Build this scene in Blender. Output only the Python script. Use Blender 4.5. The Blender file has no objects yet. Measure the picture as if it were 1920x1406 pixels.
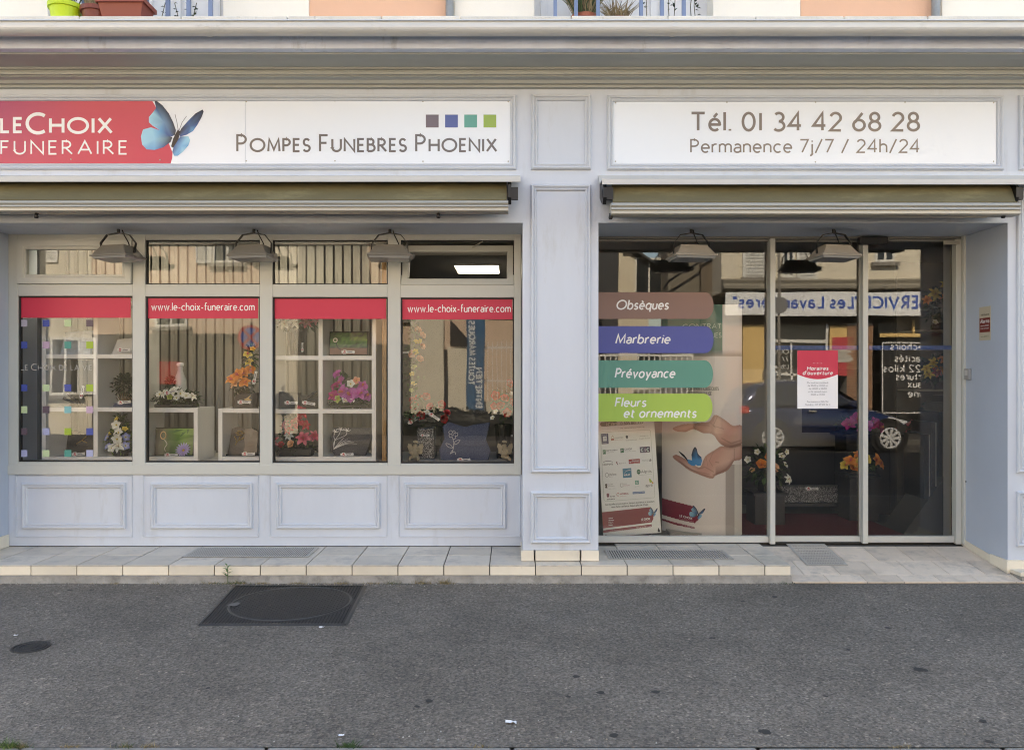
import bpy, math, random
from mathutils import Vector, Matrix, Euler, geometry
R = math.radians
sc = bpy.context.scene
# ------------------------------------------------------------------ camera, light, exposure
ZC = 1.52
S = 0.004            # metres per photograph pixel on the facade plane (y = 0)
cam = bpy.data.objects.new('camera', bpy.data.cameras.new('camera'))
sc.collection.objects.link(cam)
cam.location = (0, -6.0, ZC); cam.rotation_euler = (R(90), 0, 0)
cam.data.sensor_width = 36; cam.data.lens = 18 * 6 / 3.84
cam.data.clip_start = 0.05; cam.data.clip_end = 500
sc.camera = cam
SUN_EL, SUN_AZ = R(43), R(-10)       # azimuth from +Y (behind the shop) towards +X
w = bpy.data.worlds.new('World'); sc.world = w; w.use_nodes = True
nt = w.node_tree
sky = nt.nodes.new('ShaderNodeTexSky'); sky.sky_type = 'NISHITA'; sky.sun_disc = False
sky.sun_elevation = SUN_EL; sky.sun_rotation = SUN_AZ
nt.links.new(sky.outputs[0], nt.nodes['Background'].inputs[0])
nt.nodes['Background'].inputs[1].default_value = 0.13
sl = bpy.data.lights.new('sun', 'SUN'); sl.energy = 3.9; sl.angle = R(0.53); sl.color = (1, 0.93, 0.82)
sun = bpy.data.objects.new('sun', sl); sc.collection.objects.link(sun)
sdir = Vector((math.sin(SUN_AZ) * math.cos(SUN_EL), math.cos(SUN_AZ) * math.cos(SUN_EL), math.sin(SUN_EL)))
sun.rotation_euler = (-sdir).to_track_quat('-Z', 'Y').to_euler(); sun.location = (0, 20, 30)
vs = sc.view_settings; vs.view_transform = 'Standard'; vs.look = 'None'; vs.gamma = 1; vs.use_curve_mapping = False
vs.exposure = 2.4
vs.use_white_balance = True; vs.white_balance_temperature = 7900; vs.white_balance_tint = 10
sc.render.engine = 'CYCLES'
sc.cycles.use_denoising = True; sc.cycles.filter_width = 1.1; sc.cycles.use_adaptive_sampling = False
sc.cycles.max_bounces = 10; sc.cycles.diffuse_bounces = 4; sc.cycles.glossy_bounces = 6
sc.cycles.transparent_max_bounces = 24
sc.cycles.caustics_reflective = False; sc.cycles.caustics_refractive = False
# ------------------------------------------------------------------ helpers
def PX(px, y): return (px - 960) * S * (6 + y) / 6
def PZ(py, y): return ZC + (703 - py) * S * (6 + y) / 6
def P(px, py, y): return Vector((PX(px, y), y, PZ(py, y)))
def RX(px, y, g): return (px - 960) * S / 6 * (6 + 2 * g - y)          # seen mirrored in the glass at depth g
def RZ(py, y, g): return ZC + (703 - py) * S / 6 * (6 + 2 * g - y)
def GY(py, z=0.0): return -6 + (ZC - z) / ((py - 703) * S / 6)         # y of a point on the ground at photo row py
def lin(v):
    v /= 255.0
    return v / 12.92 if v <= 0.04045 else ((v + 0.055) / 1.055) ** 2.4
def C(r, g, b, k=1.0): return (lin(r) * k, lin(g) * k, lin(b) * k)
MATS = {}
def mat(name, col=(.5, .5, .5), rough=.6, metal=0., spec=.5, attr=False, var=0., vscale=3., bump=0., bscale=60., dirt=None, dirt_scale=1.5, dirt_lo=.5, dirt_hi=.75, stretch=(1, 1, 1), emit=0., trans=0.):
    if name in MATS: return MATS[name]
    m = bpy.data.materials.new(name); m.use_nodes = True; MATS[name] = m
    t = m.node_tree; N = t.nodes; L = t.links; b = N['Principled BSDF']
    b.inputs['Roughness'].default_value = rough; b.inputs['Metallic'].default_value = metal
    b.inputs['Specular IOR Level'].default_value = spec
    tc = N.new('ShaderNodeTexCoord'); mp = N.new('ShaderNodeMapping'); mp.inputs['Scale'].default_value = stretch
    L.new(tc.outputs['Object'], mp.inputs['Vector'])
    if attr:
        a = N.new('ShaderNodeAttribute'); a.attribute_name = 'Col'; out = a.outputs['Color']
    else:
        rgb = N.new('ShaderNodeRGB'); rgb.outputs[0].default_value = (*col, 1); out = rgb.outputs[0]
    if var:
        n = N.new('ShaderNodeTexNoise'); n.inputs['Scale'].default_value = vscale; n.inputs['Detail'].default_value = 6; n.inputs['Roughness'].default_value = .65
        L.new(mp.outputs[0], n.inputs['Vector'])
        mr = N.new('ShaderNodeMapRange'); mr.inputs['From Min'].default_value = .25; mr.inputs['From Max'].default_value = .75
        mr.inputs['To Min'].default_value = 1 - var; mr.inputs['To Max'].default_value = 1 + var
        L.new(n.outputs['Fac'], mr.inputs['Value'])
        mx = N.new('ShaderNodeVectorMath'); mx.operation = 'SCALE'
        L.new(out, mx.inputs[0]); L.new(mr.outputs[0], mx.inputs['Scale']); out = mx.outputs[0]
        rr = N.new('ShaderNodeMapRange'); rr.inputs['To Min'].default_value = max(0, rough - .1); rr.inputs['To Max'].default_value = min(1, rough + .12)
        L.new(n.outputs['Fac'], rr.inputs['Value']); L.new(rr.outputs[0], b.inputs['Roughness'])
    if name.startswith('tile') or name in ('far_brick', 'brick_red', 'ledge_stone', 'concrete'):      # every tile or stone a little different
        oi = N.new('ShaderNodeObjectInfo'); mr = N.new('ShaderNodeMapRange'); mr.inputs['To Min'].default_value = .86; mr.inputs['To Max'].default_value = 1.1
        L.new(oi.outputs['Random'], mr.inputs['Value']); mx = N.new('ShaderNodeVectorMath'); mx.operation = 'SCALE'; L.new(out, mx.inputs[0]); L.new(mr.outputs[0], mx.inputs['Scale']); out = mx.outputs[0]
    if dirt:
        n = N.new('ShaderNodeTexNoise'); n.inputs['Scale'].default_value = dirt_scale; n.inputs['Detail'].default_value = 8; n.inputs['Roughness'].default_value = .7
        L.new(mp.outputs[0], n.inputs['Vector'])
        mr = N.new('ShaderNodeMapRange'); mr.inputs['From Min'].default_value = dirt_lo; mr.inputs['From Max'].default_value = dirt_hi
        mr.clamp = True; L.new(n.outputs['Fac'], mr.inputs['Value'])
        mx = N.new('ShaderNodeMix'); mx.data_type = 'RGBA'; mx.inputs['B'].default_value = (*dirt, 1)
        L.new(mr.outputs[0], mx.inputs['Factor']); L.new(out, mx.inputs['A']); out = mx.outputs['Result']
    L.new(out, b.inputs['Base Color'])
    if bump:
        n = N.new('ShaderNodeTexNoise'); n.inputs['Scale'].default_value = bscale; n.inputs['Detail'].default_value = 4
        L.new(tc.outputs['Object'], n.inputs['Vector'])
        bp = N.new('ShaderNodeBump'); bp.inputs['Strength'].default_value = bump; bp.inputs['Distance'].default_value = .01
        L.new(n.outputs['Fac'], bp.inputs['Height']); L.new(bp.outputs[0], b.inputs['Normal'])
    if emit:
        L.new(out, b.inputs['Emission Color']); b.inputs['Emission Strength'].default_value = emit
    if trans:
        b.inputs['Transmission Weight'].default_value = trans
    return m
def glass_mat(name, base, k, tint=(.997, 1, .998)):
    m = bpy.data.materials.new(name); m.use_nodes = True; t = m.node_tree; N = t.nodes; L = t.links
    N.remove(N['Principled BSDF']); out = N['Material Output']
    tr = N.new('ShaderNodeBsdfTransparent'); tr.inputs[0].default_value = (*tint, 1)
    gl = N.new('ShaderNodeBsdfGlossy'); gl.inputs['Roughness'].default_value = 0.0
    fr = N.new('ShaderNodeFresnel'); fr.inputs[0].default_value = 1.5
    ma = N.new('ShaderNodeMath'); ma.operation = 'MULTIPLY_ADD'; ma.inputs[1].default_value = k; ma.inputs[2].default_value = base; ma.use_clamp = True
    mx = N.new('ShaderNodeMixShader')
    gc = N.new('ShaderNodeTexCoord'); gn = N.new('ShaderNodeTexNoise'); gn.inputs['Scale'].default_value = 1.7; gn.inputs['Detail'].default_value = 1
    oi = N.new('ShaderNodeObjectInfo'); av = N.new('ShaderNodeVectorMath'); L.new(gc.outputs['Object'], av.inputs[0]); L.new(oi.outputs['Random'], av.inputs[1])
    gb = N.new('ShaderNodeBump'); gb.inputs['Strength'].default_value = 1; gb.inputs['Distance'].default_value = .0005
    L.new(av.outputs[0], gn.inputs['Vector']); L.new(gn.outputs['Fac'], gb.inputs['Height']); L.new(gb.outputs[0], gl.inputs['Normal'])
    L.new(fr.outputs[0], ma.inputs[0]); L.new(ma.outputs[0], mx.inputs[0]); L.new(tr.outputs[0], mx.inputs[1]); L.new(gl.outputs[0], mx.inputs[2])
    L.new(mx.outputs[0], out.inputs[0]); MATS[name] = m
    return m
def front(y): return lambda u, v, n=0: (u, y - n, v)                  # a plane facing the street
def facing(y): return lambda u, v, n=0: (-u, y + n, v)                # a plane facing the shop (other side of the street)
class MB:
    def __init__(s): s.v = []; s.f = []; s.c = []; s.any = False
    def add(s, vs, fs, col=None):
        o = len(s.v); s.v += [tuple(p) for p in vs]
        for f in fs: s.f.append(tuple(i + o for i in f)); s.c.append(col)
        if col is not None: s.any = True
        return s
    def box(s, x0, x1, y0, y1, z0, z1, col=None):
        v = [(x, y, z) for z in (z0, z1) for y in (y0, y1) for x in (x0, x1)]
        return s.add(v, [(0, 2, 3, 1), (4, 5, 7, 6), (0, 1, 5, 4), (2, 6, 7, 3), (0, 4, 6, 2), (1, 3, 7, 5)], col)
    def pbox(s, p0, p1, q0, q1, y0, y1, col=None):       # box by the photo outline of its front face at depth y0
        return s.box(PX(p0, y0), PX(p1, y0), y0, y1, PZ(q1, y0), PZ(q0, y0), col)
    def poly(s, pts, pl, n=0, col=None):
        pts = [Vector((a, b, 0)) for a, b in pts]
        tr = geometry.tessellate_polygon([pts])
        return s.add([pl(p.x, p.y, n) for p in pts], tr, col)
    def prism(s, pts, pl, n0, n1, col=None, bev=0.):
        k = len(pts); v = [Vector((a, b, 0)) for a, b in pts]
        tr = [tuple(t) for t in geometry.tessellate_polygon([v])]
        vs = [pl(a, b, n0) for a, b in pts] + [pl(a, b, n1) for a, b in pts]
        fs = tr + [tuple(i + k for i in t) for t in tr] + [(i, (i + 1) % k, (i + 1) % k + k, i + k) for i in range(k)]
        return s.add(vs, fs, col)
    def grid(s, rows, col=None, closed=False, cols=None):
        m = len(rows[0]); vs = [p for r in rows for p in r]; fs = []
        o = len(s.v); s.v += [tuple(p) for p in vs]
        for i in range(len(rows) - 1):
            for j in range(m if closed else m - 1):
                a = i * m + j; b = i * m + (j + 1) % m
                s.f.append((o + a, o + b, o + b + m, o + a + m)); s.c.append(cols[i][j] if cols else col)
        if col is not None or cols: s.any = True
        return s
    def tube(s, pts, r, n=8, col=None, cap=True):
        pts = [Vector(p) for p in pts]; rows = []
        rr = r if isinstance(r, (list, tuple)) else [r] * len(pts)
        for i, p in enumerate(pts):
            d = (pts[min(i + 1, len(pts) - 1)] - pts[max(i - 1, 0)]).normalized()
            a = d.orthogonal().normalized() if i == 0 else (pa - d * pa.dot(d)).normalized()
            pa = a; b = d.cross(a)
            rows.append([p + (a * math.cos(2 * math.pi * k / n) + b * math.sin(2 * math.pi * k / n)) * rr[i] for k in range(n)])
        o = len(s.v); s.grid(rows, col, True)
        if cap:
            s.f.append(tuple(o + k for k in range(n))); s.c.append(col)
            e = o + (len(pts) - 1) * n; s.f.append(tuple(e + k for k in range(n))); s.c.append(col)
        return s
    def lathe(s, prof, c=(0, 0, 0), n=24, axis='z', col=None, cols=None):
        rows = []
        for r, h in prof:
            row = []
            for k in range(n):
                a = 2 * math.pi * k / n; u, v = r * math.cos(a), r * math.sin(a)
                row.append((c[0] + u, c[1] + v, c[2] + h) if axis == 'z' else ((c[0] + u, c[1] + h, c[2] + v) if axis == 'y' else (c[0] + h, c[1] + u, c[2] + v)))
            rows.append(row)
        return s.grid(rows, col, True, [[cc] * n for cc in cols] if cols else None)
    def stroke(s, pts, wd, pl, n=0, col=None, closed=False, taper=None):
        pts = [Vector(p) for p in pts]; k = len(pts); L = []; Rr = []
        for i, p in enumerate(pts):
            a = pts[i - 1] if (i > 0 or closed) else None
            b = pts[(i + 1) % k] if (i < k - 1 or closed) else None
            d1 = (p - a).normalized() if a is not None else None
            d2 = (b - p).normalized() if b is not None else None
            if d1 is None: d1 = d2
            if d2 is None: d2 = d1
            n1 = Vector((-d1.y, d1.x)); n2 = Vector((-d2.y, d2.x)); m = n1 + n2
            if m.length < 1e-4: m = n1
            m.normalize(); sc_ = 1 / max(.45, m.dot(n1))
            h = wd / 2 * sc_ * (taper(i / max(1, k - 1)) if taper else 1)
            L.append(p + m * h); Rr.append(p - m * h)
        vs = [pl(q.x, q.y, n + i * 2.5e-5) for i, q in enumerate(L)] + [pl(q.x, q.y, n + i * 2.5e-5) for i, q in enumerate(Rr)]
        fs = [(i, (i + 1) % k, (i + 1) % k + k, i + k) for i in range(k if closed else k - 1)]
        return s.add(vs, fs, col)
    def ring(s, x0, x1, z0, z1, prof, y, col=None):       # mitred picture-frame moulding; prof = (inset, proud)
        rows = [[(x0 + t, y - h, z0 + t), (x1 - t, y - h, z0 + t), (x1 - t, y - h, z1 - t), (x0 + t, y - h, z1 - t)] for t, h in prof]
        return s.grid(rows, col, True)
    def extrude_x(s, prof, x0, x1, col=None, seg=1, cap=True):    # prof = list of (y, z)
        rows = [[(x0 + (x1 - x0) * i / seg, y, z) for y, z in prof] for i in range(seg + 1)]
        s.grid(rows, col)
        if cap:
            for x in (x0, x1):
                p = [Vector((y, z, 0)) for y, z in prof]
                s.add([(x, q.x, q.y) for q in p], geometry.tessellate_polygon([p]), col)
        return s
    def data(s, name, m=None, smooth=False, off=(0, 0, 0)):
        me = bpy.data.meshes.new(name)
        me.from_pydata([(a - off[0], b - off[1], c - off[2]) for a, b, c in s.v], [], s.f)
        if s.any:
            ca = me.color_attributes.new('Col', 'FLOAT_COLOR', 'CORNER'); vals = []
            for f, c in zip(s.f, s.c):
                c = c if c is not None else (.5, .5, .5)
                if isinstance(c, list):
                    for q in c: vals += [q[0], q[1], q[2], 1]
                else: vals += [c[0], c[1], c[2], 1] * len(f)
            ca.data.foreach_set('color', vals)
        if m: me.materials.append(m)
        if smooth: me.polygons.foreach_set('use_smooth', [True] * len(me.polygons))
        me.update()
        return me
def finish(o, bevel, smooth):
    if bevel:
        md = o.modifiers.new('bevel', 'BEVEL'); md.width = bevel; md.segments = 2; md.limit_method = 'ANGLE'; md.angle_limit = R(40)
def link(o): sc.collection.objects.link(o); return o
def tag(o, label=None, cat=None, group=None, kind=None):
    if label: o['label'] = label
    if cat: o['category'] = cat
    if group: o['group'] = group
    if kind: o['kind'] = kind
    return o
def thing(name, label, cat, loc=(0, 0, 0), group=None, rot=None, kind=None):
    o = link(bpy.data.objects.new(name, None)); o.location = loc; o.empty_display_size = .1
    if rot: o.rotation_euler = rot
    return tag(o, label, cat, group, kind)
def top(o):
    while o.parent: o = o.parent
    return o
def part(name, mb, m, parent, bevel=0, smooth=False, label=None, kind=None, local=False):
    off = (0, 0, 0)
    if parent is not None and not local: off = top(parent).location
    o = link(bpy.data.objects.new(name, mb.data(name, m, smooth, off)))
    if parent is not None: o.parent = parent
    finish(o, bevel, smooth)
    if label: o['label'] = label
    if kind: o['kind'] = kind
    return o
def solo(name, mb, m, label, cat, loc=(0, 0, 0), group=None, bevel=0, smooth=False):
    o = link(bpy.data.objects.new(name, mb.data(name, m, smooth, loc))); o.location = loc
    finish(o, bevel, smooth); return tag(o, label, cat, group)
def struct(name, mb, m, label=None, bevel=0, smooth=False):
    o = link(bpy.data.objects.new(name, mb.data(name, m, smooth))); finish(o, bevel, smooth)
    return tag(o, label, None, None, 'structure')
def copy_tree(o, parent=None):
    c = link(o.copy())
    if parent is not None: c.parent = parent
    for ch in list(o.children): copy_tree(ch, c)
    return c
# ------------------------------------------------------------------ a monoline humanist lettering, drawn as strokes
def arc(cx, cy, rx, ry, a0, a1, n=None):
    n = n or max(3, int(abs(a1 - a0) / 15))
    return [(cx + rx * math.cos(R(a0 + (a1 - a0) * i / n)), cy + ry * math.sin(R(a0 + (a1 - a0) * i / n))) for i in range(n + 1)]
def circ(cx, cy, rx, ry): return arc(cx, cy, rx, ry, 0, 345, 23) + ['c']
XH = .65
O_ = lambda: circ(.25, XH / 2, .25, XH / 2)
E_ = lambda: [[(.0, .335), (.475, .335)] + arc(.24, XH / 2, .24, XH / 2, 3, 312)]
SS = lambda k, w: [[(x * w, y * k) for x, y in arc(.23, .74, .20, .26, 28, 270) + arc(.23, .24, .23, .24, 90, -155)[1:]]]
G = {
 'A': (.78, [[(0, 0), (.39, 1), (.78, 0)], [(.13, .33), (.65, .33)]]),
 'B': (.5, [[(0, 0), (0, 1), (.22, 1)] + arc(.22, .77, .2, .23, 90, -90) + [(0, .54)], [(.2, .54)] + arc(.24, .27, .26, .27, 90, -90) + [(0, 0)]]),
 'C': (.78, [arc(.5, .5, .5, .5, 52, 308)]),
 'D': (.72, [[(0, 0), (0, 1), (.25, 1)] + arc(.25, .5, .47, .5, 90, -90) + [(0, 0)]]),
 'E': (.42, [[(.42, 1), (0, 1), (0, 0), (.42, 0)], [(0, .52), (.38, .52)]]),
 'F': (.42, [[(.42, 1), (0, 1), (0, 0)], [(0, .52), (.36, .52)]]),
 'G': (.85, [arc(.5, .5, .5, .5, 52, 300) + [(.84, .14), (.84, .46), (.55, .46)]]),
 'H': (.66, [[(0, 0), (0, 1)], [(.66, 0), (.66, 1)], [(0, .52), (.66, .52)]]),
 'I': (0, [[(0, 0), (0, 1)]]), 'J': (.1, [[(.1, 1), (.1, -.05)] + arc(-.06, -.05, .16, .17, 0, -90)]),
 'K': (.58, [[(0, 0), (0, 1)], [(.54, 1), (.03, .52), (.58, 0)]]), 'L': (.42, [[(0, 1), (0, 0), (.42, 0)]]),
 'M': (.82, [[(0, 0), (.07, 1), (.41, .12), (.75, 1), (.82, 0)]]), 'N': (.7, [[(0, 0), (0, 1), (.7, 0), (.7, 1)]]),
 'O': (1., [circ(.5, .5, .5, .5)]), 'P': (.48, [[(0, 0), (0, 1), (.2, 1)] + arc(.2, .74, .27, .26, 90, -90) + [(0, .48)]]),
 'Q': (1., [circ(.5, .5, .5, .5), [(.55, .2), (.95, -.12)]]),
 'R': (.56, [[(0, 0), (0, 1), (.2, 1)] + arc(.2, .74, .26, .26, 90, -90) + [(0, .48)], [(.18, .48), (.56, 0)]]),
 'S': (.46, SS(1, 1)), 'T': (.62, [[(0, 1), (.62, 1)], [(.31, 1), (.31, 0)]]),
 'U': (.62, [[(0, 1), (0, .31)] + arc(.31, .31, .31, .31, 180, 360) + [(.62, 1)]]), 'V': (.7, [[(0, 1), (.35, 0), (.7, 1)]]),
 'W': (1.1, [[(0, 1), (.28, 0), (.55, 1), (.82, 0), (1.1, 1)]]), 'X': (.68, [[(.02, 1), (.68, 0)], [(0, 0), (.64, 1)]]),
 'Y': (.66, [[(0, 1), (.33, .5), (.66, 1)], [(.33, .5), (.33, 0)]]), 'Z': (.6, [[(0, 1), (.58, 1), (0, 0), (.6, 0)]]),
 'a': (.4, [arc(.21, .45, .19, .2, 150, 0) + [(.4, 0)], [(.4, .37), (.24, .37)] + arc(.2, .185, .2, .185, 80, 300) + [(.4, .12)]]),
 'b': (.5, [[(0, 0), (0, 1.05)], O_()]), 'c': (.44, [arc(.25, XH / 2, .25, XH / 2, 48, 312)]), 'd': (.5, [[(.5, 0), (.5, 1.05)], O_()]),
 'e': (.48, E_()), 'é': (.48, E_() + [[(.2, .76), (.36, .98)]]), 'è': (.48, E_() + [[(.3, .76), (.12, .98)]]),
 'f': (.3, [arc(.27, .86, .15, .18, 60, 180) + [(.12, 0)], [(0, .63), (.3, .63)]]),
 'g': (.5, [O_(), [(.5, .65), (.5, -.08)] + arc(.25, -.08, .25, .2, 0, -150)]),
 'h': (.42, [[(0, 0), (0, 1.05)], [(0, .38)] + arc(.21, .42, .21, .23, 180, 0) + [(.42, 0)]]),
 'i': (0, [[(0, 0), (0, XH)], [(0, .83), (0, .93)]]), 'j': (.06, [[(.06, XH), (.06, -.12)] + arc(-.06, -.12, .12, .13, 0, -100), [(.06, .83), (.06, .93)]]),
 'k': (.42, [[(0, 0), (0, 1.05)], [(.38, XH), (.03, .34), (.42, 0)]]), 'l': (0, [[(0, 0), (0, 1.05)]]),
 'm': (.74, [[(0, 0), (0, XH)], [(0, .38)] + arc(.185, .44, .185, .21, 180, 0) + [(.37, 0)], [(.37, .38)] + arc(.555, .44, .185, .21, 180, 0) + [(.74, 0)]]),
 'n': (.42, [[(0, 0), (0, XH)], [(0, .38)] + arc(.21, .42, .21, .23, 180, 0) + [(.42, 0)]]), 'o': (.5, [O_()]),
 'p': (.5, [[(0, -.32), (0, XH)], O_()]), 'q': (.5, [[(.5, -.32), (.5, XH)], O_()]),
 'r': (.26, [[(0, 0), (0, XH)], [(0, .38)] + arc(.22, .4, .22, .25, 180, 75)]), 's': (.34, SS(XH, .74)),
 't': (.3, [[(.1, .86), (.1, .14)] + arc(.24, .14, .14, .14, 180, 290), [(0, .63), (.28, .63)]]),
 'u': (.42, [[(0, XH), (0, .22)] + arc(.21, .22, .21, .22, 180, 360), [(.42, 0), (.42, XH)]]), 'v': (.44, [[(0, XH), (.22, 0), (.44, XH)]]),
 'w': (.72, [[(0, XH), (.19, 0), (.36, XH), (.53, 0), (.72, XH)]]), 'x': (.44, [[(.01, XH), (.44, 0)], [(0, 0), (.42, XH)]]),
 'y': (.46, [[(0, XH), (.24, .02)], [(.46, XH), (.13, -.32)]]), 'z': (.4, [[(0, XH), (.39, XH), (0, 0), (.4, 0)]]),
 '0': (.54, [circ(.27, .5, .27, .5)]), '1': (.12, [[(.06, 0), (.06, 1)]]),
 '2': (.5, [arc(.25, .72, .24, .28, 160, -25) + [(.0, 0), (.5, 0)]]),
 '3': (.46, [arc(.21, .76, .21, .24, 140, -85) , arc(.2, .26, .26, .27, 88, -140)]),
 '4': (.56, [[(.42, 0), (.42, 1), (0, .28), (.56, .28)]]), '5': (.46, [[(.44, 1), (.1, 1), (.06, .56)] + arc(.2, .3, .26, .3, 105, -140)]),
 '6': (.52, [[(.42, 1), (.06, .45)], circ(.26, .3, .26, .3)]), '7': (.5, [[(0, 1), (.5, 1), (.12, 0)]]),
 '8': (.5, [circ(.25, .76, .2, .24), circ(.25, .26, .25, .26)]), '9': (.52, [[(.1, 0), (.46, .55)], circ(.26, .7, .26, .3)]),
 '.': (.04, [[(.02, -.02), (.02, .08)]]), ',': (.04, [[(.04, .06), (0, -.12)]]), '/': (.42, [[(0, -.06), (.42, 1.05)]]), '-': (.26, [[(0, .32), (.26, .32)]]),
 '"': (.16, [[(0, 1.02), (0, .74)], [(.16, 1.02), (.16, .74)]]), "'": (.03, [[(.02, 1.02), (0, .76)]]), ':': (.04, [[(.02, 0), (.02, .1)], [(.02, .52), (.02, .62)]]),
 '+': (.4, [[(0, .4), (.4, .4)], [(.2, .2), (.2, .6)]]), '°': (.2, [circ(.1, .88, .1, .12)]), '•': (.14, [[(0, .32), (.14, .32)]]), '@': (.9, [circ(.45, .4, .45, .45), circ(.45, .4, .2, .22)]),
}
def text(mb, s, pl, u, v, h, col, wt=.1, width=None, align='l', slant=0., caps=None, sp=.2, n=0, xs=1., space=.36):
    # caps: small-capitals factor for lower-case letters; width: fit to this width
    pos = []; x = 0.
    for ch in s:
        if ch == ' ': x += space; continue
        k = 1.
        if caps and ch.islower(): ch = ch.upper(); k = caps
        wd, st = G.get(ch, G['-'])
        pos.append((x, k, st)); x += wd * k + sp * (k if caps else 1) + wt * .5
    x -= sp + wt * .5
    f = (width / h - wt) / x if width else xs
    tot = x * f * h
    u0 = u - (tot if align == 'r' else tot / 2 if align == 'c' else 0)
    q = 0
    for x, k, st in pos:
        for p in st:
            cl = p[-1] == 'c'; pts = p[:-1] if cl else p
            pp = []
            for a, b in pts:
                b2 = wt / 2 + b * k * (1 - wt)
                pp.append((u0 + ((x + a * k) * f + slant * b2 + wt / 2) * h, v + b2 * h))
            mb.stroke(pp, wt * h, pl, n + .0003 * (q % 3), col, cl); q += 1
    return mb
# ------------------------------------------------------------------ materials
M_paint = mat('paint_lilac', (.56, .612, .692), .42, var=.05, stretch=(1.6, 1.6, .4), vscale=1.6, bump=.05, bscale=35, dirt=(.36, .36, .35), dirt_scale=2.6, dirt_lo=.56, dirt_hi=.95)
M_reveal_shade = mat('reveal_shade_tone', (.455, .515, .61), .42, var=.05, vscale=1.6, bump=.05, bscale=35)  # front paint darkened, so the colour carries the shade of the recess sides
M_trim = mat('paint_trim', (.565, .605, .665), .45, var=.04, vscale=4, bump=.04, bscale=40)
M_grey = mat('paint_entablature', (.395, .415, .40), .5, var=.06, vscale=3, bump=.06, bscale=30, dirt=(.25, .235, .2), dirt_scale=3, dirt_lo=.58, dirt_hi=.9, stretch=(.3, 1, 2))
M_frame = mat('frame_beige', (.52, .53, .495), .38, var=.03, vscale=3)
M_gasket = mat('gasket_black', (.012, .012, .012), .6)
M_zinc = mat('gutter_zinc', (.60, .61, .60), .4, metal=.15, var=.08, vscale=2, stretch=(.5, 1, 1), dirt=(.2, .19, .16), dirt_scale=5, dirt_lo=.6, dirt_hi=.9)
M_ledge = mat('ledge_blue', (.70, .77, .90), .55, var=.12, vscale=3, stretch=(1, 1, .3), dirt=(.2, .2, .2), dirt_scale=3.5, dirt_lo=.58, dirt_hi=.8, bump=.1, bscale=20)
M_stone = mat('ledge_stone', (.70, .68, .62), .8, var=.12, vscale=5, dirt=(.25, .23, .2), dirt_scale=9, dirt_lo=.62, dirt_hi=.8, stretch=(1, 1, .4), bump=.3, bscale=60)
M_white = mat('wall_cream', (.84, .80, .71), .85, var=.04, vscale=2.5, bump=.1, bscale=80, dirt=(.45, .42, .37), dirt_scale=6, dirt_lo=.68, dirt_hi=.85)
M_peach = mat('wall_peach', (.76, .46, .31), .85, var=.04, vscale=2.5, bump=.1, bscale=80)
M_print = mat('print', attr=True, rough=.3, spec=.5)
M_vinyl = mat('vinyl', attr=True, rough=.45, spec=.3)
M_sign = mat('sign_board', attr=True, rough=.22, spec=.5)
M_fol = mat('foliage', attr=True, rough=.55, spec=.4, var=.25, vscale=30)
M_petal = mat('petal', attr=True, rough=.6, spec=.3)
M_attr = mat('coloured_solid', attr=True, rough=.5)
M_gloss = mat('coloured_gloss', attr=True, rough=.15)
M_black = mat('black_metal', (.015, .015, .016), .4, metal=.3)
M_alu = mat('aluminium', (.43, .41, .355), .4, metal=.25, var=.05, vscale=5, stretch=(.3, 1, 1))
M_flash = mat('flashing_white', (.56, .56, .54), .45, var=.07, vscale=5, stretch=(.4, 1, 1))
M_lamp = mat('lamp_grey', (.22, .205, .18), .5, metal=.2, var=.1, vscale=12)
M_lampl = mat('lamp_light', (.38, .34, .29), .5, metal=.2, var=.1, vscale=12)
M_lens = mat('lamp_lens', (.30, .30, .29), .25, spec=.6)
M_fabric = mat('awning_fabric', (.16, .14, .075), .85, var=.18, vscale=3, stretch=(.6, 1, 3), dirt=(.28, .25, .14), dirt_scale=3, dirt_lo=.55, dirt_hi=.8, bump=.25, bscale=14)
M_shelf = mat('shelf_white', (.92, .93, .92), .4)
M_slat = mat('blind_slat', (.235, .228, .205), .7, var=.06, vscale=8, stretch=(1, 1, .2))
M_tile = mat('tile_top', (.63, .565, .475), .35, var=.14, vscale=4, dirt=(.26, .25, .24), dirt_scale=6, dirt_lo=.5, dirt_hi=.85)
M_riser = mat('tile_riser', (.78, .71, .585), .4, var=.08, vscale=5, dirt=(.35, .30, .22), dirt_scale=8, dirt_lo=.62, dirt_hi=.85)
M_ramp = mat('tile_ramp', (.74, .63, .51), .5, var=.14, vscale=4, dirt=(.27, .25, .22), dirt_scale=5, dirt_lo=.5, dirt_hi=.85)
M_grout = mat('grout', (.10, .095, .085), .9)
M_conc = mat('concrete', (.30, .28, .25), .9, var=.3, vscale=8, bump=.5, bscale=40, dirt=(.07, .065, .05), dirt_scale=7, dirt_lo=.5, dirt_hi=.8)
M_iron = mat('cast_iron', (.028, .027, .026), .55, metal=.3, var=.3, vscale=14, bump=.3, bscale=150)
M_grate = mat('grate_steel', (.50, .48, .44), .5, metal=.2, var=.1, vscale=10)
M_black_int = mat('room_dark', (.10, .095, .085), .7, var=.1, vscale=2)
M_roomwall = mat('room_wall', (.22, .21, .19), .8, var=.05)
M_carpet = mat('carpet_red', (.11, .012, .02), .95, bump=.4, bscale=200)
M_glass = glass_mat('window_glass', .0, .95)
M_glass2 = glass_mat('door_glass', .008, 1.0, (.985, .99, .985))
M_emit = mat('light_panel', (1, .95, .80), .5, emit=2.2)
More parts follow.
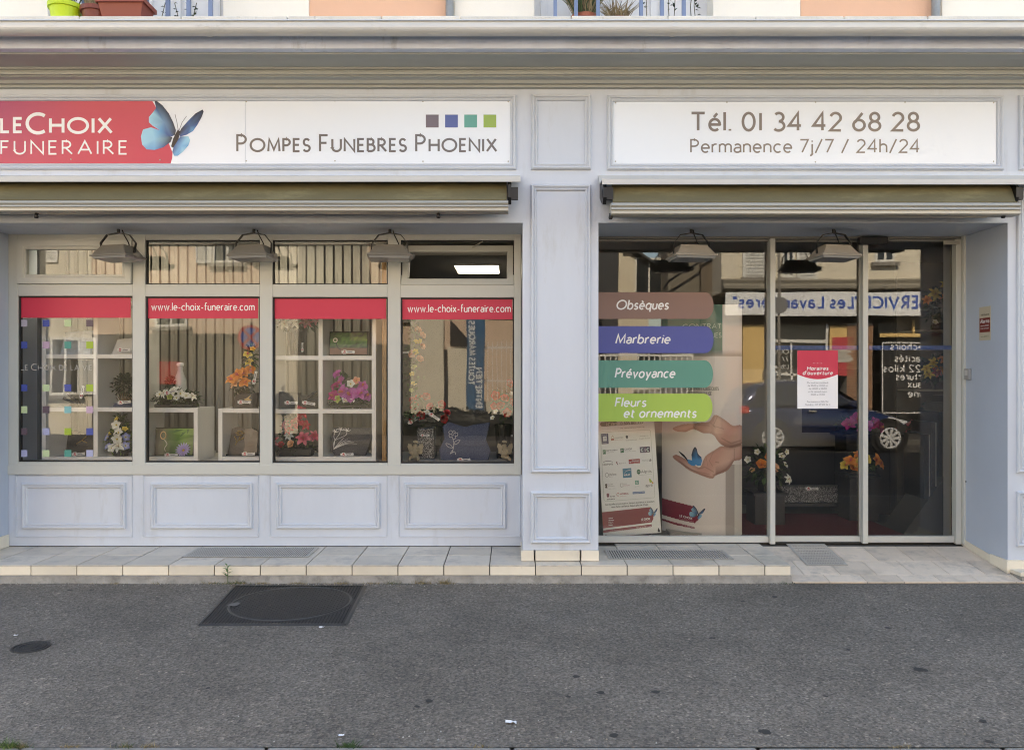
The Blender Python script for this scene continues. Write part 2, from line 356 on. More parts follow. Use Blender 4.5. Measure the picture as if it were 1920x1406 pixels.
def asphalt(name, base, k=1.):
    m = bpy.data.materials.new(name); m.use_nodes = True; t = m.node_tree; N = t.nodes; L = t.links; b = N['Principled BSDF']
    tc = N.new('ShaderNodeTexCoord')
    v1 = N.new('ShaderNodeTexVoronoi'); v1.inputs['Scale'].default_value = 95; L.new(tc.outputs['Object'], v1.inputs['Vector'])
    v2 = N.new('ShaderNodeTexVoronoi'); v2.inputs['Scale'].default_value = 42; L.new(tc.outputs['Object'], v2.inputs['Vector'])
    n1 = N.new('ShaderNodeTexNoise'); n1.inputs['Scale'].default_value = 1.1; n1.inputs['Detail'].default_value = 7; n1.inputs['Roughness'].default_value = .7; L.new(tc.outputs['Object'], n1.inputs['Vector'])
    n2 = N.new('ShaderNodeTexNoise'); n2.inputs['Scale'].default_value = 55; n2.inputs['Detail'].default_value = 6; n2.inputs['Roughness'].default_value = .75; L.new(tc.outputs['Object'], n2.inputs['Vector'])
    r1 = N.new('ShaderNodeValToRGB'); L.new(v1.outputs['Color'], r1.inputs[0])
    e = r1.color_ramp.elements
    e[0].position = 0.0; e[0].color = (.42, .42, .42, 1); e[1].position = 1; e[1].color = (2.5, 2.4, 2.25, 1)
    q = e.new(.25); q.color = (.68, .68, .68, 1); q = e.new(.7); q.color = (1.1, 1.1, 1.1, 1); q = e.new(.9); q.color = (1.35, 1.33, 1.3, 1)
    r2 = N.new('ShaderNodeValToRGB'); L.new(v2.outputs['Color'], r2.inputs[0])
    e = r2.color_ramp.elements; e[0].position = 0; e[0].color = (.85, .85, .85, 1); e[1].position = 1; e[1].color = (1.6, 1.55, 1.5, 1); q = e.new(.88); q.color = (1, 1, 1, 1)
    mr = N.new('ShaderNodeMapRange'); mr.inputs['From Min'].default_value = .3; mr.inputs['From Max'].default_value = .7; mr.inputs['To Min'].default_value = .72; mr.inputs['To Max'].default_value = 1.28; L.new(n1.outputs['Fac'], mr.inputs['Value'])
    m2 = N.new('ShaderNodeMapRange'); m2.inputs['From Min'].default_value = .25; m2.inputs['From Max'].default_value = .75; m2.inputs['To Min'].default_value = .45; m2.inputs['To Max'].default_value = 1.55; L.new(n2.outputs['Fac'], m2.inputs['Value'])
    def mul(a, b_):
        x = N.new('ShaderNodeMix'); x.data_type = 'RGBA'; x.blend_type = 'MULTIPLY'; x.inputs['Factor'].default_value = 1; x.clamp_result = False
        L.new(a, x.inputs['A']); L.new(b_, x.inputs['B']); return x.outputs['Result']
    rgb = N.new('ShaderNodeRGB'); rgb.outputs[0].default_value = (*base, 1)
    o = mul(mul(mul(mul(rgb.outputs[0], r1.outputs[0]), r2.outputs[0]), mr.outputs[0]), m2.outputs[0])
    L.new(o, b.inputs['Base Color']); b.inputs['Roughness'].default_value = .85
    bp = N.new('ShaderNodeBump'); bp.inputs['Strength'].default_value = .7; bp.inputs['Distance'].default_value = .006
    L.new(v1.outputs['Distance'], bp.inputs['Height']); L.new(bp.outputs[0], b.inputs['Normal'])
    MATS[name] = m; return m
M_asph = asphalt('asphalt_pavement', (.190, .164, .134))
M_road = asphalt('asphalt_road', (.05, .048, .045))
# ------------------------------------------------------------------ ground
ZS = .127                                     # top of the tiled step
m = MB(); m.add([(-60, -2.73, 0), (60, -2.73, 0), (60, .9, 0), (-60, .9, 0)], [(0, 1, 2, 3)])
pavement = struct('pavement', m, M_asph, 'grey asphalt pavement in front of the shop')
m = MB(); m.add([(-250, -300, -.13), (250, -300, -.13), (250, 200, -.13), (-250, 200, -.13)], [(0, 1, 2, 3)])
struct('ground', m, M_conc)
m = MB(); m.add([(-60, -11.35, -.115), (60, -11.35, -.115), (60, -2.86, -.115), (-60, -2.86, -.115)], [(0, 1, 2, 3)])
road = struct('road', m, M_road, 'dark asphalt road')
m = MB(); m.box(-60, 60, -13.5, -11.5, -.12, .0)
struct('far_pavement', m, M_road, 'asphalt pavement on the far side of the road')
kerb = tag(link(bpy.data.objects.new('kerb', None)), 'concrete kerb along the pavement edge', kind='structure')
rk = random.Random(4)
x = -8.
while x < 8:
    m = MB(); m.box(x + .004, x + .996, -2.858, -2.732, -.12, .002 + rk.uniform(-.002, .003)); part('kerb_stone', m, M_conc, kerb, bevel=.012); x += 1
fk = tag(link(bpy.data.objects.new('far_kerb', None)), 'concrete kerb on the far side', kind='structure')
for i in range(20):
    m = MB(); m.box(-10 + i + .004, -9 + i - .004, -11.498, -11.36, -.12, .003); part('kerb_stone', m, mat('far_kerb_stone', (.10, .095, .085), .9), fk, bevel=.012)
# dark spots trodden into the asphalt
rk = random.Random(7)
for px, py, r in [(1080, 1268, 9), (1126, 1298, 10), (1230, 1297, 9), (1150, 1378, 11), (1335, 1196, 7), (1664, 1177, 8), (1726, 1255, 15), (1452, 1119, 7), (1435, 1372, 13), (1843, 1352, 9), (805, 1314, 9), (782, 1324, 6), (132, 1106, 6), (172, 1106, 5), (1590, 1218, 5), (1548, 1305, 6), (1065, 1306, 6), (390, 1290, 6), (1855, 1390, 8), (1392, 1127, 5)]:
    y = GY(py); xx = PX(px, y); rr = r * S * (6 + y) / 6
    m = MB(); m.add([(xx + rr * rk.uniform(.6, 1.1) * math.cos(a * .524), y + rr * rk.uniform(.6, 1.1) * .9 * math.sin(a * .524), .0018) for a in range(12)], [tuple(range(12))])
    part('stain', m, mat('gum_stain', (.042, .039, .035), .8), pavement)
# ------------------------------------------------------------------ tiled step and entrance ramp
step = tag(link(bpy.data.objects.new('tiled_step', None)), 'tiled step under the shop front', kind='structure')
XE = PX(1483, -.135)
m = MB(); m.box(-7, XE - .004, -.118, .86, -.02, ZS - .012); m.box(XE - .004, 6, .56, .86, -.02, ZS - .012); part('step_core', m, M_grout, step)
m = MB(); rk = random.Random(2)
n_ = 60; rows = []
for i in range(n_ + 1):
    xx = -7 + (XE + 7) * i / n_; j = rk.uniform(-.006, .006)
    rows.append([(xx, -.119, .052), (xx, -.150 + j, .05), (xx, -.152 + j, .03), (xx, -.165 + j * 1.6, -.005)])
m.grid(rows); part('concrete_footing', m, M_conc, step)
pitch = .3363; x0 = PX(488, -.135)
rk = random.Random(3)
for k in range(-13, 12):
    a = x0 + k * pitch; b = min(a + pitch, XE)
    if b <= a + .02: continue
    g = .0035
    for (ya, yb) in ((-.139, .19), (.19, .52), (.52, .86)):
        if ya > .5 and a < .6: continue
        m = MB(); d = rk.uniform(-.001, .001)
        m.box(a + g, b - g, ya + g * .6, yb - g * .6, ZS - .010, ZS + d); part('tile', m, M_tile, step, bevel=.002)
    m = MB(); m.box(a + g, b - g, -.136, -.119, .053, ZS - .0115); part('riser_tile', m, M_riser, step, bevel=.002)
ramp = tag(link(bpy.data.objects.new('entrance_ramp', None)), 'sloping tiled ramp to the shop door', kind='structure')
XR = PX(1890, 0)
def rz(y): return .012 + (ZS - .008 - .012) * max(0, min(1, (y + .16) / .72))
m = MB(); m.add([(XE, -.17, rz(-.17) - .006), (XR + .05, -.17, rz(-.17) - .006), (XR + .05, .6, rz(.6) - .006), (XE, .6, rz(.6) - .006)], [(0, 1, 2, 3)]); part('ramp_bed', m, M_grout, ramp)
ys = [-.165, -.03, .245, .555]
for r_ in range(3):
    x = XE + .006 - (.14 if r_ == 1 else .0)
    while x < XR:
        a, b = max(x, XE + .004), min(x + .268, XR + .045); x += .2725
        if b - a < .02: continue
        ya, yb = ys[r_] + .003, ys[r_ + 1] - .003
        m = MB(); v = [(a, ya, rz(ya)), (b, ya, rz(ya)), (b, yb, rz(yb)), (a, yb, rz(yb))]
        m.add(v + [(p[0], p[1], p[2] - .012) for p in v], [(0, 1, 2, 3), (0, 4, 5, 1), (1, 5, 6, 2), (2, 6, 7, 3), (3, 7, 4, 0)])
        part('tile', m, M_ramp, ramp, bevel=.0015)
# ------------------------------------------------------------------ the shop building
B = thing('shop_building', 'pale lilac painted shop front with cream and peach upper storey', 'building')
XL0, XL1 = -9., PX(15, .5); XM0, XM1 = PX(980, 0), PX(1122, 0); XR0, XR1 = PX(1890, 0), 9.
ZL = PZ(418, 0); ZF = PZ(166, 0)
MOULD = [(0, 0), (.002, .018), (.010, .026), (.018, .024), (.026, .012), (.034, .019), (.042, .014), (.046, -.001)]
def moulding(p0, p1, q0, q1, parent, y=0, k=1., mm=None):
    m = MB(); m.ring(PX(p0, y), PX(p1, y), PZ(q1, y), PZ(q0, y), [(t * k, h * k) for t, h in MOULD], y); return part('moulding', m, mm or M_trim, parent)
m = MB(); m.box(XL0, XL1, 0, .9, .02, ZL); pl_ = part('pilaster', m, M_paint, B)
m = MB(); m.box(XM0, XM1, 0, .9, PZ(1031, 0), ZL); pm_ = part('pilaster', m, M_paint, B)
m = MB(); m.box(XR0, XR1, 0, .9, PZ(1049, 0), ZL); pr_ = part('pilaster', m, M_paint, B)
moulding(995, 1108, 347, 886, pm_); moulding(995, 1108, 921, 1018, pm_)
moulding(1905, 2018, 350, 886, pr_); moulding(1905, 2018, 921, 1024, pr_)
m = MB(); m.box(-9, 9, 0, .9, ZL, ZF); fa = part('fascia', m, M_paint, B)
moulding(-160, 968, 179, 319, fa, k=1.05); moulding(996, 1108, 178, 319, fa, k=1.05); moulding(1138, 1880, 180, 320, fa, k=1.05); moulding(1909, 2020, 180, 320, fa, k=1.05)
for a, b in ((977, 1001), (1004, 1087), (1090, 1123)):      # plinth tiles
    m = MB(); m.box(PX(a, -.015), PX(b, -.015), -.016, .3, ZS + .0025, PZ(1031, 0) - .001); part('plinth_tile', m, M_riser, B, bevel=.003)
m = MB(); m.box(XR0 - .018, XR0 + .6, -.016, .2, PZ(1070, 0) + .004, PZ(1050, -.015)); part('plinth_tile', m, M_riser, B, bevel=.003)
m = MB(); m.box(XR0 + .006, XR0 + .5, -.139, -.1, .045, PZ(1073, -.13)); m.box(XR0 + .006, XR0 + .6, -.1, .2, .045, PZ(1073, -.13)-.001); part('plinth_tile', m, M_riser, B, bevel=.003)
m = MB(); m.box(XR0 + .01, 6, -.15, .2, -.01, .043); part('footing', m, M_conc, B)
m = MB(); m.box(XL1 - .35, XL1 + .012, -.012, .5, ZS + .002, ZS + .10); part('plinth_tile', m, M_riser, B, bevel=.003)
m = MB()
v = [(XR0 - .012, -.01, rz(0)), (XR0 - .012, .6, rz(.6)), (XR0 - .012, .6, rz(.6) + .055), (XR0 - .012, -.01, rz(0) + .065)]
m.add(v + [(p[0] + .02, p[1], p[2]) for p in v], [(0, 1, 2, 3), (2, 6, 7, 3), (0, 3, 7, 4)]); part('skirting_tile', m, M_riser, B)
# cornice, ledge, gutter
prof = [(0, 168), (-.03, 164), (-.03, 158.5), (-.055, 157), (-.07, 150), (-.115, 144), (-.115, 141), (-.135, 140), (-.14, 136), (-.135, 131), (-.155, 129.5), (-.155, 126), (-.19, 121), (-.25, 112), (-.31, 105.5), (-.35, 102), (-.35, 95)]
pz = [(y, PZ(q, y)) for y, q in prof]
m = MB(); m.extrude_x(pz + [(.3, pz[-1][1])], -9, 9); part('cornice', m, M_grey, B)
lz0, lz1 = PZ(91.5, -.42), PZ(66, -.42)
m = MB(); m.box(-9, 9, -.42, .3, max(lz0, pz[-1][1] - .02), lz1); part('ledge', m, M_ledge, B, bevel=.006)
gy = -.545; gz = PZ(54, gy); gr = .052
m = MB()
pr = [(gy + gr * math.cos(R(a)), gz + gr * .95 * math.sin(R(a))) for a in range(-180, 1, 15)]
pr = pr + [(gy + gr, gz + .035), (gy + gr - .004, gz + .035)] + [(gy + (gr - .004) * math.cos(R(a)), gz + (gr - .004) * .95 * math.sin(R(a))) for a in range(0, -181, -15)] + [(gy - gr + .004, gz + .03), (gy - gr - .006, gz + .037), (gy - gr - .008, gz + .028)]
m.extrude_x(pr, -9, 9); gut = part('gutter', m, M_zinc, B, smooth=False)
for px in (389, 1258):
    m = MB(); xx = PX(px, gy); m.extrude_x([(gy + (gr + .003) * math.cos(R(a)), gz + (gr + .003) * .95 * math.sin(R(a))) for a in range(-190, 11, 20)], xx - .004, xx + .03, cap=False); part('gutter_joint', m, M_zinc, gut)
zt = PZ(30, -.47)
x = -9.; rk = random.Random(9)
while x < 9:
    wd = rk.uniform(.5, .9); m = MB(); m.box(x + .002, x + wd - .002, -.47 + rk.uniform(-.004, .004), .3, lz1 + .002, zt); part('slab_stone', m, M_stone, B, bevel=.008); x += wd
# upper wall
Zu0, Zu1 = zt, 8.6
def upper(p0, p1, mm, y=.02, z0=Zu0, z1=Zu1, nm='wall_panel'):
    m = MB(); m.box(PX(p0, y), PX(p1, y), y, y + .3, z0, z1); return part(nm, m, mm, B, bevel=.004)
upper(-1300, -330, M_white); upper(-330, 90, M_white); upper(418, 579, M_white); upper(579, 836, M_peach, .035); upper(852, 1002, M_white, .025); upper(836, 852, M_white, .06)
upper(1337, 1501, M_white); upper(1501, 1748, M_peach, .035); upper(1748, 1766, M_white, .06); upper(1766, 3300, M_white)
for a, b in ((90, 418), (1002, 1337)):                       # French windows above the shop
    upper(a, b, M_white, z0=6.4); 
    m = MB(); yy = .2
    m.box(PX(a, .02), PX(b, .02), yy, yy + .05, Zu0, 6.4); uw = part('upper_window', m, mat('window_paint', (.72, .73, .74), .5, var=.05), B)
    for k in range(4):
        xa = PX(a, .02) + .05 + k * (PX(b, .02) - PX(a, .02) - .1) / 4; xb = xa + (PX(b, .02) - PX(a, .02) - .1) / 4 - .03
        m = MB(); m.ring(xa, xb, Zu0 + .04, 5.3, [(0, 0), (.002, .02), (.05, .02), (.052, 0)], yy); part('window_panel', m, mat('window_paint', (.72, .73, .74)), uw)
        m = MB(); m.box(xa + .05, xb - .05, yy - .008, yy - .002, 5.4, 6.3); part('pane', m, mat('dark_pane', (.03, .035, .04), .08), uw)
for px in (843, 1756):
    m = MB(); m.tube([(PX(px, -.03), -.02, Zu0 - .01), (PX(px, -.03), -.02, 8.4)], .03, 10); part('drainpipe', m, mat('pipe_grey', (.30, .30, .28), .6, var=.3, vscale=6), B, smooth=True)
m = MB(); m.extrude_x([(-.35, 8.6), (5, 12.2), (10.4, 8.6), (10.3, 8.5), (-.25, 8.5)], -9, 9); part('roof', m, mat('roof_tile', (.16, .07, .045), .8, var=.2, vscale=4), B)
# railings of the upper windows
M_rail = mat('rail_blue', (.16, .22, .36), .45, var=.1)
for xs_, lab in (([158, 275, 315, 354, 395], 'blue railing above the left shop sign, behind pots'), ([1041, 1080, 1121, 1202, 1241, 1282], 'blue railing above the middle pilaster with grass pots behind it')):
    t = thing('balcony_railing', lab, 'railing', (PX(sum(xs_) / len(xs_), -.2), -.2, zt), 'railings of the upper windows')
    for px in xs_:
        m = MB(); xx = PX(px, -.2); m.box(xx - .013, xx + .013, -.213, -.187, zt, zt + .95); part('bar', m, M_rail, t)
    m = MB(); m.box(PX(min(xs_) - 70, -.2), PX(max(xs_) + 40, -.2), -.225, -.175, zt + .951, zt + 1.0); part('handrail', m, M_rail, t)
# room behind the windows
YB = 6.
m = MB(); m.box(-5.2, 5.2, .9, YB, 2.76, 2.85); m.box(-5.2, 5.2, .9, YB, 2.86, 8.4); part('ceiling', m, mat('ceiling_grey', (.30, .29, .27), .8), B)
m = MB(); m.box(-5.2, 5.2, .861, YB, ZS - .1, ZS); part('shop_floor', m, M_black_int, B)
m = MB(); m.box(-5.2, 5.2, YB, YB + .2, 0, 8.4); part('back_wall', m, M_roomwall, B)
m = MB(); m.box(-5.4, -5.2, .9, YB + .2, 0, 8.4); m.box(5.2, 5.4, .9, YB + .2, 0, 8.4); part('side_wall', m, M_roomwall, B)
m = MB(); m.box(.2, .3, .9, YB, ZS, 2.76); part('partition', m, M_roomwall, B)
YW = .5
m = MB(); m.box(XL1 - .6, XM0 + .02, .62, 1.75, ZS, PZ(868, .62)); part('window_platform', m, mat('platform', (.72, .71, .68), .6), B)
# ------------------------------------------------------------------ display window (frame, panes, films)
def W(p): return PX(p, YW)
def H(q): return PZ(q, YW)
m = MB(); D1 = .07
# outer stiles, mullions, transoms: butted bars
zb = H(890); ztop = H(437)
vx = [(15.2, 33), (248, 272), (487, 510.5), (727, 751), (964, 977)]
for a, b in vx: m.box(W(a), W(b), YW, YW + D1, zb, ztop)
ops = [(33, 248), (272, 487), (510.5, 727), (751, 964)]
for i, (a, b) in enumerate(ops):
    m.box(W(a), W(b), YW, YW + D1, zb, H(866 + i)); m.box(W(a), W(b), YW, YW + D1, H(555 + i), H(533)); m.box(W(a), W(b), YW, YW + D1, H(450), ztop)
dw = part('display_window', m, M_frame, B, bevel=.004)
m = MB(); m.box(W(15.2), W(977), YW - .012, YW - .001, H(889), H(872)); part('sill', m, M_frame, dw, bevel=.003)
for i, (a, b) in enumerate(ops):
    top_, bot = 555 + i, 866 + i
    m = MB(); m.ring(W(a), W(b), H(bot), H(top_), [(0, 0), (.011, 0), (.011, -.03)], YW + .02); m.ring(W(a), W(b), H(533), H(450), [(0, 0), (.009, 0), (.009, -.03)], YW + .02)
    part('gasket', m, M_gasket, dw)
    m = MB(); m.box(W(a) + .006, W(b) - .006, YW + .032, YW + .038, H(bot) + .006, H(top_) - .006); part('pane', m, M_glass, dw)
    if i in (1, 2): m = MB(); m.box(W(a) + .006, W(b) - .006, YW + .032, YW + .038, H(533) + .006, H(450) - .006); part('pane', m, M_glass, dw)
# left transom: fixed opening sash; right transom: sash tilted open
m = MB(); m.ring(W(33.5), W(247.5), H(532.5), H(450.5), [(0, 0), (0, .022), (.05, .022), (.055, .012), (.075, .012), (.077, -.02)], YW); sa = part('sash', m, M_frame, dw, bevel=.002)
m = MB(); m.box(W(44), W(238.5), YW + .008, YW + .014, H(521), H(461)); part('pane', m, M_glass, dw)
m = MB(); m.ring(W(47), W(236.5), H(519), H(463), [(-.006, 0), (.004, 0), (.004, -.02)], YW + .003); part('gasket', m, M_gasket, dw)
def tilt(mb, z0, y0, ang):
    c, s_ = math.cos(ang), math.sin(ang)
    mb.v = [(x, y0 + (y - y0) * c + (z - z0) * s_, z0 + (z - z0) * c - (y - y0) * s_) for x, y, z in mb.v]; return mb
m = MB(); m.ring(W(752), W(963.5), H(534.5), H(452), [(0, -.05), (0, .01), (.052, .01), (.056, 0), (.058, -.05)], YW); tilt(m, H(534.5), YW, R(20)); part('sash', m, M_frame, dw, bevel=.002)
m = MB(); m.box(W(764), W(951), YW + .01, YW + .016, H(523), H(463)); tilt(m, H(534.5), YW, R(20)); part('pane', m, M_glass, dw)
m = MB(); m.tube([(W(905), YW + .02, H(452)), (W(880), YW + .13, H(462))], .006, 6); part('stay', m, M_alu, dw)
# stall riser panels
m = MB(); m.box(W(15.2), W(979.5), YW + .004, YW + .06, ZS + .006, zb - .0005)
part('stall_riser', m, M_paint, B); 
base = B.children[-1]
for i, (a, b, c, d) in enumerate([(30, 247, 42, 236), (269, 484, 283, 474), (506, 725, 518, 713), (748, 975, 758, 949)]):
    m = MB(); m.ring(W(a), W(b), H(1006), H(891.5), [(-.004, 0), (-.002, .008), (0, .008), (.004, -.001)], YW + .004); part('panel_edge', m, M_trim, base)
    m = MB(); m.ring(W(c), W(d), H(991), H(905), [(t * .95, h * .9) for t, h in MOULD], YW + .004); part('moulding', m, M_trim, base)
m = MB(); m.box(W(15.2), W(979.5), YW + .004, YW + .05, ZS + .001, ZS + .0055); part('shadow_gap', m, M_gasket, base)
# red films with the web address, inside the glass
RED = C(206, 60, 84); WH = (.82, .82, .82)
YI = YW + .029
wi = lambda p: PX(p, YI); hi = lambda q: PZ(q, YI)
for i, (a, b) in enumerate(ops):
    m = MB(); m.box(wi(a) + .014, wi(b) - .014, YI + .0015, YI + .0022, hi(596 + i), hi(557 + i), RED); part('vinyl_band', m, M_vinyl, dw)
    if i in (1, 3):
        m = MB(); x_ = {1: 283.5, 3: 764}[i]
        text(m, 'www.le-choix-funeraire.com', front(YI + .0012), wi(x_), hi(581 + i * 1.6), hi(566) - hi(581), WH, .115, width=wi(x_ + 194) - wi(x_), sp=.17); part('lettering', m, M_vinyl, dw)
SQ = {'g': C(190, 210, 165), 'b': C(70, 85, 160), 'm': C(175, 170, 185), 't': C(75, 150, 140), 'l': C(160, 185, 70), 'p': C(100, 85, 95), 'v': C(165, 170, 205), 'c': C(125, 185, 190), 'q': C(185, 160, 185)}
rows_ = [(606, 'mbgp'), (647, 'bqtl'), (727, 'bg l'.replace(' ', 'b')[0:4]), (768, 'gpcq'), (809, 'pvlb'), (850, 'vgtv')]
for py, ks in rows_:
    for k, px in zip(ks, (44.5, 86, 127, 168)):
        m = MB(); u, v = wi(px), hi(py); m.box(u - .028, u + .028, YI + .0015, YI + .0022, v - .028, v + .028, SQ[k]); part('square_decal', m, M_vinyl, dw)
m = MB(); text(m, 'Le Choix de la vie', front(YI + .0012), wi(38), hi(694.5), hi(682) - hi(694.5), (.42, .42, .41), .1, width=wi(172) - wi(38), caps=.8, sp=.18); part('lettering', m, M_vinyl, dw)
# ------------------------------------------------------------------ sliding door front
YD = .58; YG = .64
def U(p): return PX(p, YD)
def V(q): return PZ(q, YD)
zd0, zd1 = V(1022), ZL - .002
m = MB()
m.box(U(1793), U(1803), YD, YD + .1, ZS + .001, V(448)); m.box(U(1803), XR0 - .001, YD + .02, YD + .12, ZS + .001, zd1)
sd = part('sliding_door', m, M_frame, B, bevel=.003)
m = MB(); m.box(XM1 + .001, U(1803), YD + .005, YD + .14, V(447.5), zd1); part('header', m, mat('header_grey', (.20, .20, .185), .5), sd)
m = MB(); m.box(XR0 - .004, XR0 - .0005, .004, YD + .018, rz(.0) + .066, ZL - .003); part('reveal_shade_sheet', m, M_reveal_shade, B)  # thin sheets added over both recess sides to hold the darker shade tone
m = MB(); m.box(XL0 + 4.4, XL1 + .004, .004, YW - .002, ZS + .101, ZL - .003); part('reveal_shade_sheet', m, M_reveal_shade, B)
m = MB(); m.box(U(1443.5), U(1453), YD - .012, YD + .09, ZS + .004, V(448)); part('mullion', m, M_frame, sd, bevel=.003)
m = MB(); m.box(U(1803.5), U(1811), YD - .03, YD + .019, ZS + .004, zd1); part('door_post', m, M_frame, sd, bevel=.003)
leafs = [(XM1 + .001, U(1443), 0, YD + .02), (U(1453.5), U(1618), 0, YD + .045), (U(1628.5), U(1792.5), 0, YD + .02)]
for i, (a, b, _, yy) in enumerate(leafs):
    zf = lambda q: PZ(q, yy)
    m = MB(); m.box(a, b, yy, yy + .04, ZS + .012, zf(1005)); part('door_rail', m, M_frame, sd, bevel=.003); m = MB(); m.box(a, b, yy, yy + .04, V(452), V(448) - .001); part('door_rail', m, mat('header_grey'), sd)
    if i == 1: m = MB(); m.box(PX(1612, yy), b, yy + .002, yy + .04, zf(1005) + .001, V(452) - .001); part('inner_stile', m, M_frame, sd, bevel=.003)
    m = MB(); m.box(a + .002, b - .002, YG, YG + .008, zf(1005) + .001, V(452)); part('pane', m, M_glass2, sd)
m = MB(); m.box(U(1618.2), U(1628), YD, YD + .08, ZS + .006, V(455)); part('door_stile', m, M_frame, sd, bevel=.003)
m = MB(); m.box(U(1122.5), U(1792), YD + .03, YD + .06, ZS + .001, ZS + .0115); part('shadow_gap', m, M_gasket, sd)
m = MB()   # dotted blue safety band on the sliding leaves
for a, b in ((1454, 1610), (1629, 1791)):
    m.box(PX(a, YG + .01), PX(b, YG + .01), YG + .0105, YG + .0115, PZ(656, YG), PZ(648, YG), (.03, .09, .30))
part('safety_band', m, M_vinyl, sd)
m = MB(); k0 = -1
for a, b in ((1454, 1610), (1629, 1791)):
    xx = a + 4
    while xx < b - 4: m.poly([(PX(xx, YG) + .011 * math.cos(q * .785), PZ(652, YG) + .011 * math.sin(q * .785)) for q in range(8)], front(YG + .0098), 0, C(60, 90, 160)); xx += 12
part('safety_dots', m, M_vinyl, sd, kind='stuff')
m = MB(); m.box(U(1606), U(1659), YD - .07, YD - .001, V(460), V(446)); part('door_sensor', m, M_gasket, sd, bevel=.012)
m = MB(); m.box(U(1768), U(1798), YD - .012, YD - .001, V(459), V(452)); part('door_lock', m, M_alu, sd, bevel=.002)
# ------------------------------------------------------------------ shop signs
def fan(mb, pl, pts, c, cc, cols, n):
    k = len(pts)
    for i in range(k):
        j = (i + 1) % k
        mb.add([pl(*c, n), pl(*pts[i], n), pl(*pts[j], n)], [(0, 1, 2)], [cc, cols[i], cols[j]])
BD, BL, BC, BM = C(32, 36, 50), C(150, 205, 225), C(95, 160, 205), C(50, 85, 140)
def butterfly(parent, pl, m, n=0.):
    # outline in units of the printed emblem; pl maps those units to the surface
    k = lambda s: [{'d': BD, 'l': BL, 'c': BC, 'm': BM}[q] for q in s]
    mb = MB()
    fan(mb, pl, [(870, 568), (885, 572), (915, 595), (950, 640), (975, 690), (990, 735), (985, 760), (965, 770), (940, 760), (900, 735), (860, 710), (838, 690), (838, 660), (860, 635), (878, 610)], (925, 690), C(100, 140, 175), k('dddddddmmcllllm'), n)
    fan(mb, pl, [(850, 718), (900, 735), (945, 760), (970, 775), (960, 800), (920, 830), (870, 845), (825, 842), (800, 815), (793, 770), (805, 730)], (870, 785), C(140, 195, 220), k('lcmddmcclll'), n + .0002)
    part('wing', mb, m, parent)
    mb = MB()
    fan(mb, pl, [(1140, 618), (1146, 630), (1135, 660), (1110, 705), (1085, 740), (1050, 760), (1015, 770), (1005, 755), (1020, 725), (1060, 680), (1100, 640)], (1070, 710), C(55, 95, 140), k('dddmcmmddmd'), n)
    fan(mb, pl, [(1015, 770), (1060, 768), (1070, 790), (1060, 820), (1030, 855), (1000, 878), (980, 878), (970, 855), (980, 820), (1000, 790)], (1020, 820), C(115, 175, 215), k('mllclccmmm'), n + .0002)
    part('wing', mb, m, parent)
    mb = MB(); mb.poly([(1000, 732), (1013, 740), (1005, 785), (975, 832), (963, 826), (975, 780)], pl, n + .0004, C(22, 22, 28))
    mb.stroke([(1003, 735), (996, 690), (985, 645)], 2.5, pl, n + .0004, C(70, 70, 80)); mb.stroke([(1008, 735), (1025, 690), (1050, 655)], 2.5, pl, n + .0004, C(70, 70, 80))
    part('body', mb, m, parent)
ys_ = -.004
fs = lambda n0: (lambda u, v, n=0: (PX(u, ys_), ys_ - n0 - n, PZ(v, ys_)))      # photo units on the sign plane
TXT = C(112, 104, 100)
sg = thing('shop_sign', 'long white and red fascia sign with butterfly and shop name', 'sign', (PX(470, 0), ys_, PZ(307, 0)))
WHT = (.795, .835, .885)
for a, b in ((-150, 459.6), (460.4, 957)):
    m = MB(); m.box(PX(a, ys_), PX(b, ys_), ys_, .004, PZ(307.5, ys_), PZ(187 - (2 if b < 460 else 0), ys_), WHT); part('board', m, M_sign, sg)
m = MB(); N_ = 16     # printed red field
edge = [(283, 186), (292, 200), (300, 222), (307, 245), (316, 268), (325, 290), (320, 307)]
def edge_x(v):
    for (x0_, y0_), (x1_, y1_) in zip(edge, edge[1:]):
        if y0_ <= v <= y1_: return x0_ + (x1_ - x0_) * (v - y0_) / (y1_ - y0_)
    return edge[-1][0]
rows = []; 
for i in range(13):
    v = 186 + (307 - 186) * i / 12; ex = edge_x(v); rows.append([(-150 + (ex + 150) * j / N_, v) for j in range(N_ + 1)])
def redc(x, v):
    t = max(0, min(1, (170 - x) / 260)); s_ = (v - 186) / 121
    a = Vector(C(200, 78, 88)).lerp(Vector(C(196, 45, 78)), s_); return tuple(a.lerp(Vector(C(135, 55, 115)), t * (1 - s_ * .7) * .8))
pf = fs(.0004)
for i in range(12):
    for j in range(N_):
        q = [rows[i][j], rows[i][j + 1], rows[i + 1][j + 1], rows[i + 1][j]]
        m.add([pf(*p) for p in q], [(0, 1, 2, 3)], [redc(*p) for p in q])
part('red_field', m, M_sign, sg)
fz = front(ys_)
def stxt(parent, s, px, base, cap, col, wt, width, caps=None, n=.0010, sp=.2, nm='lettering', pl=None, align='l', slant=0, y=ys_, mm=None):
    m = MB(); text(m, s, pl or front(y), PX(px, y), PZ(base, y), PZ(cap, y) - PZ(base, y), col, wt, width=(PX(px + width, y) - PX(px, y)) if width else None, caps=caps, n=n, sp=sp, slant=slant); return part(nm, m, mm or M_sign, parent)
stxt(sg, 'LE', 0.5, 250.5, 220, WH, .17, 43, sp=.22)
stxt(sg, 'C', 48, 253, 211, WH, .15, 38)
stxt(sg, 'HOIX', 92, 252, 220, WH, .17, 120, sp=.2)
stxt(sg, 'FUNERAIRE', 1, 290.5, 263.5, WH, .115, 238, sp=.3)
butterfly(sg, lambda u, v, n=0: fs(.0016)(u / 3, v / 3, n), M_sign)
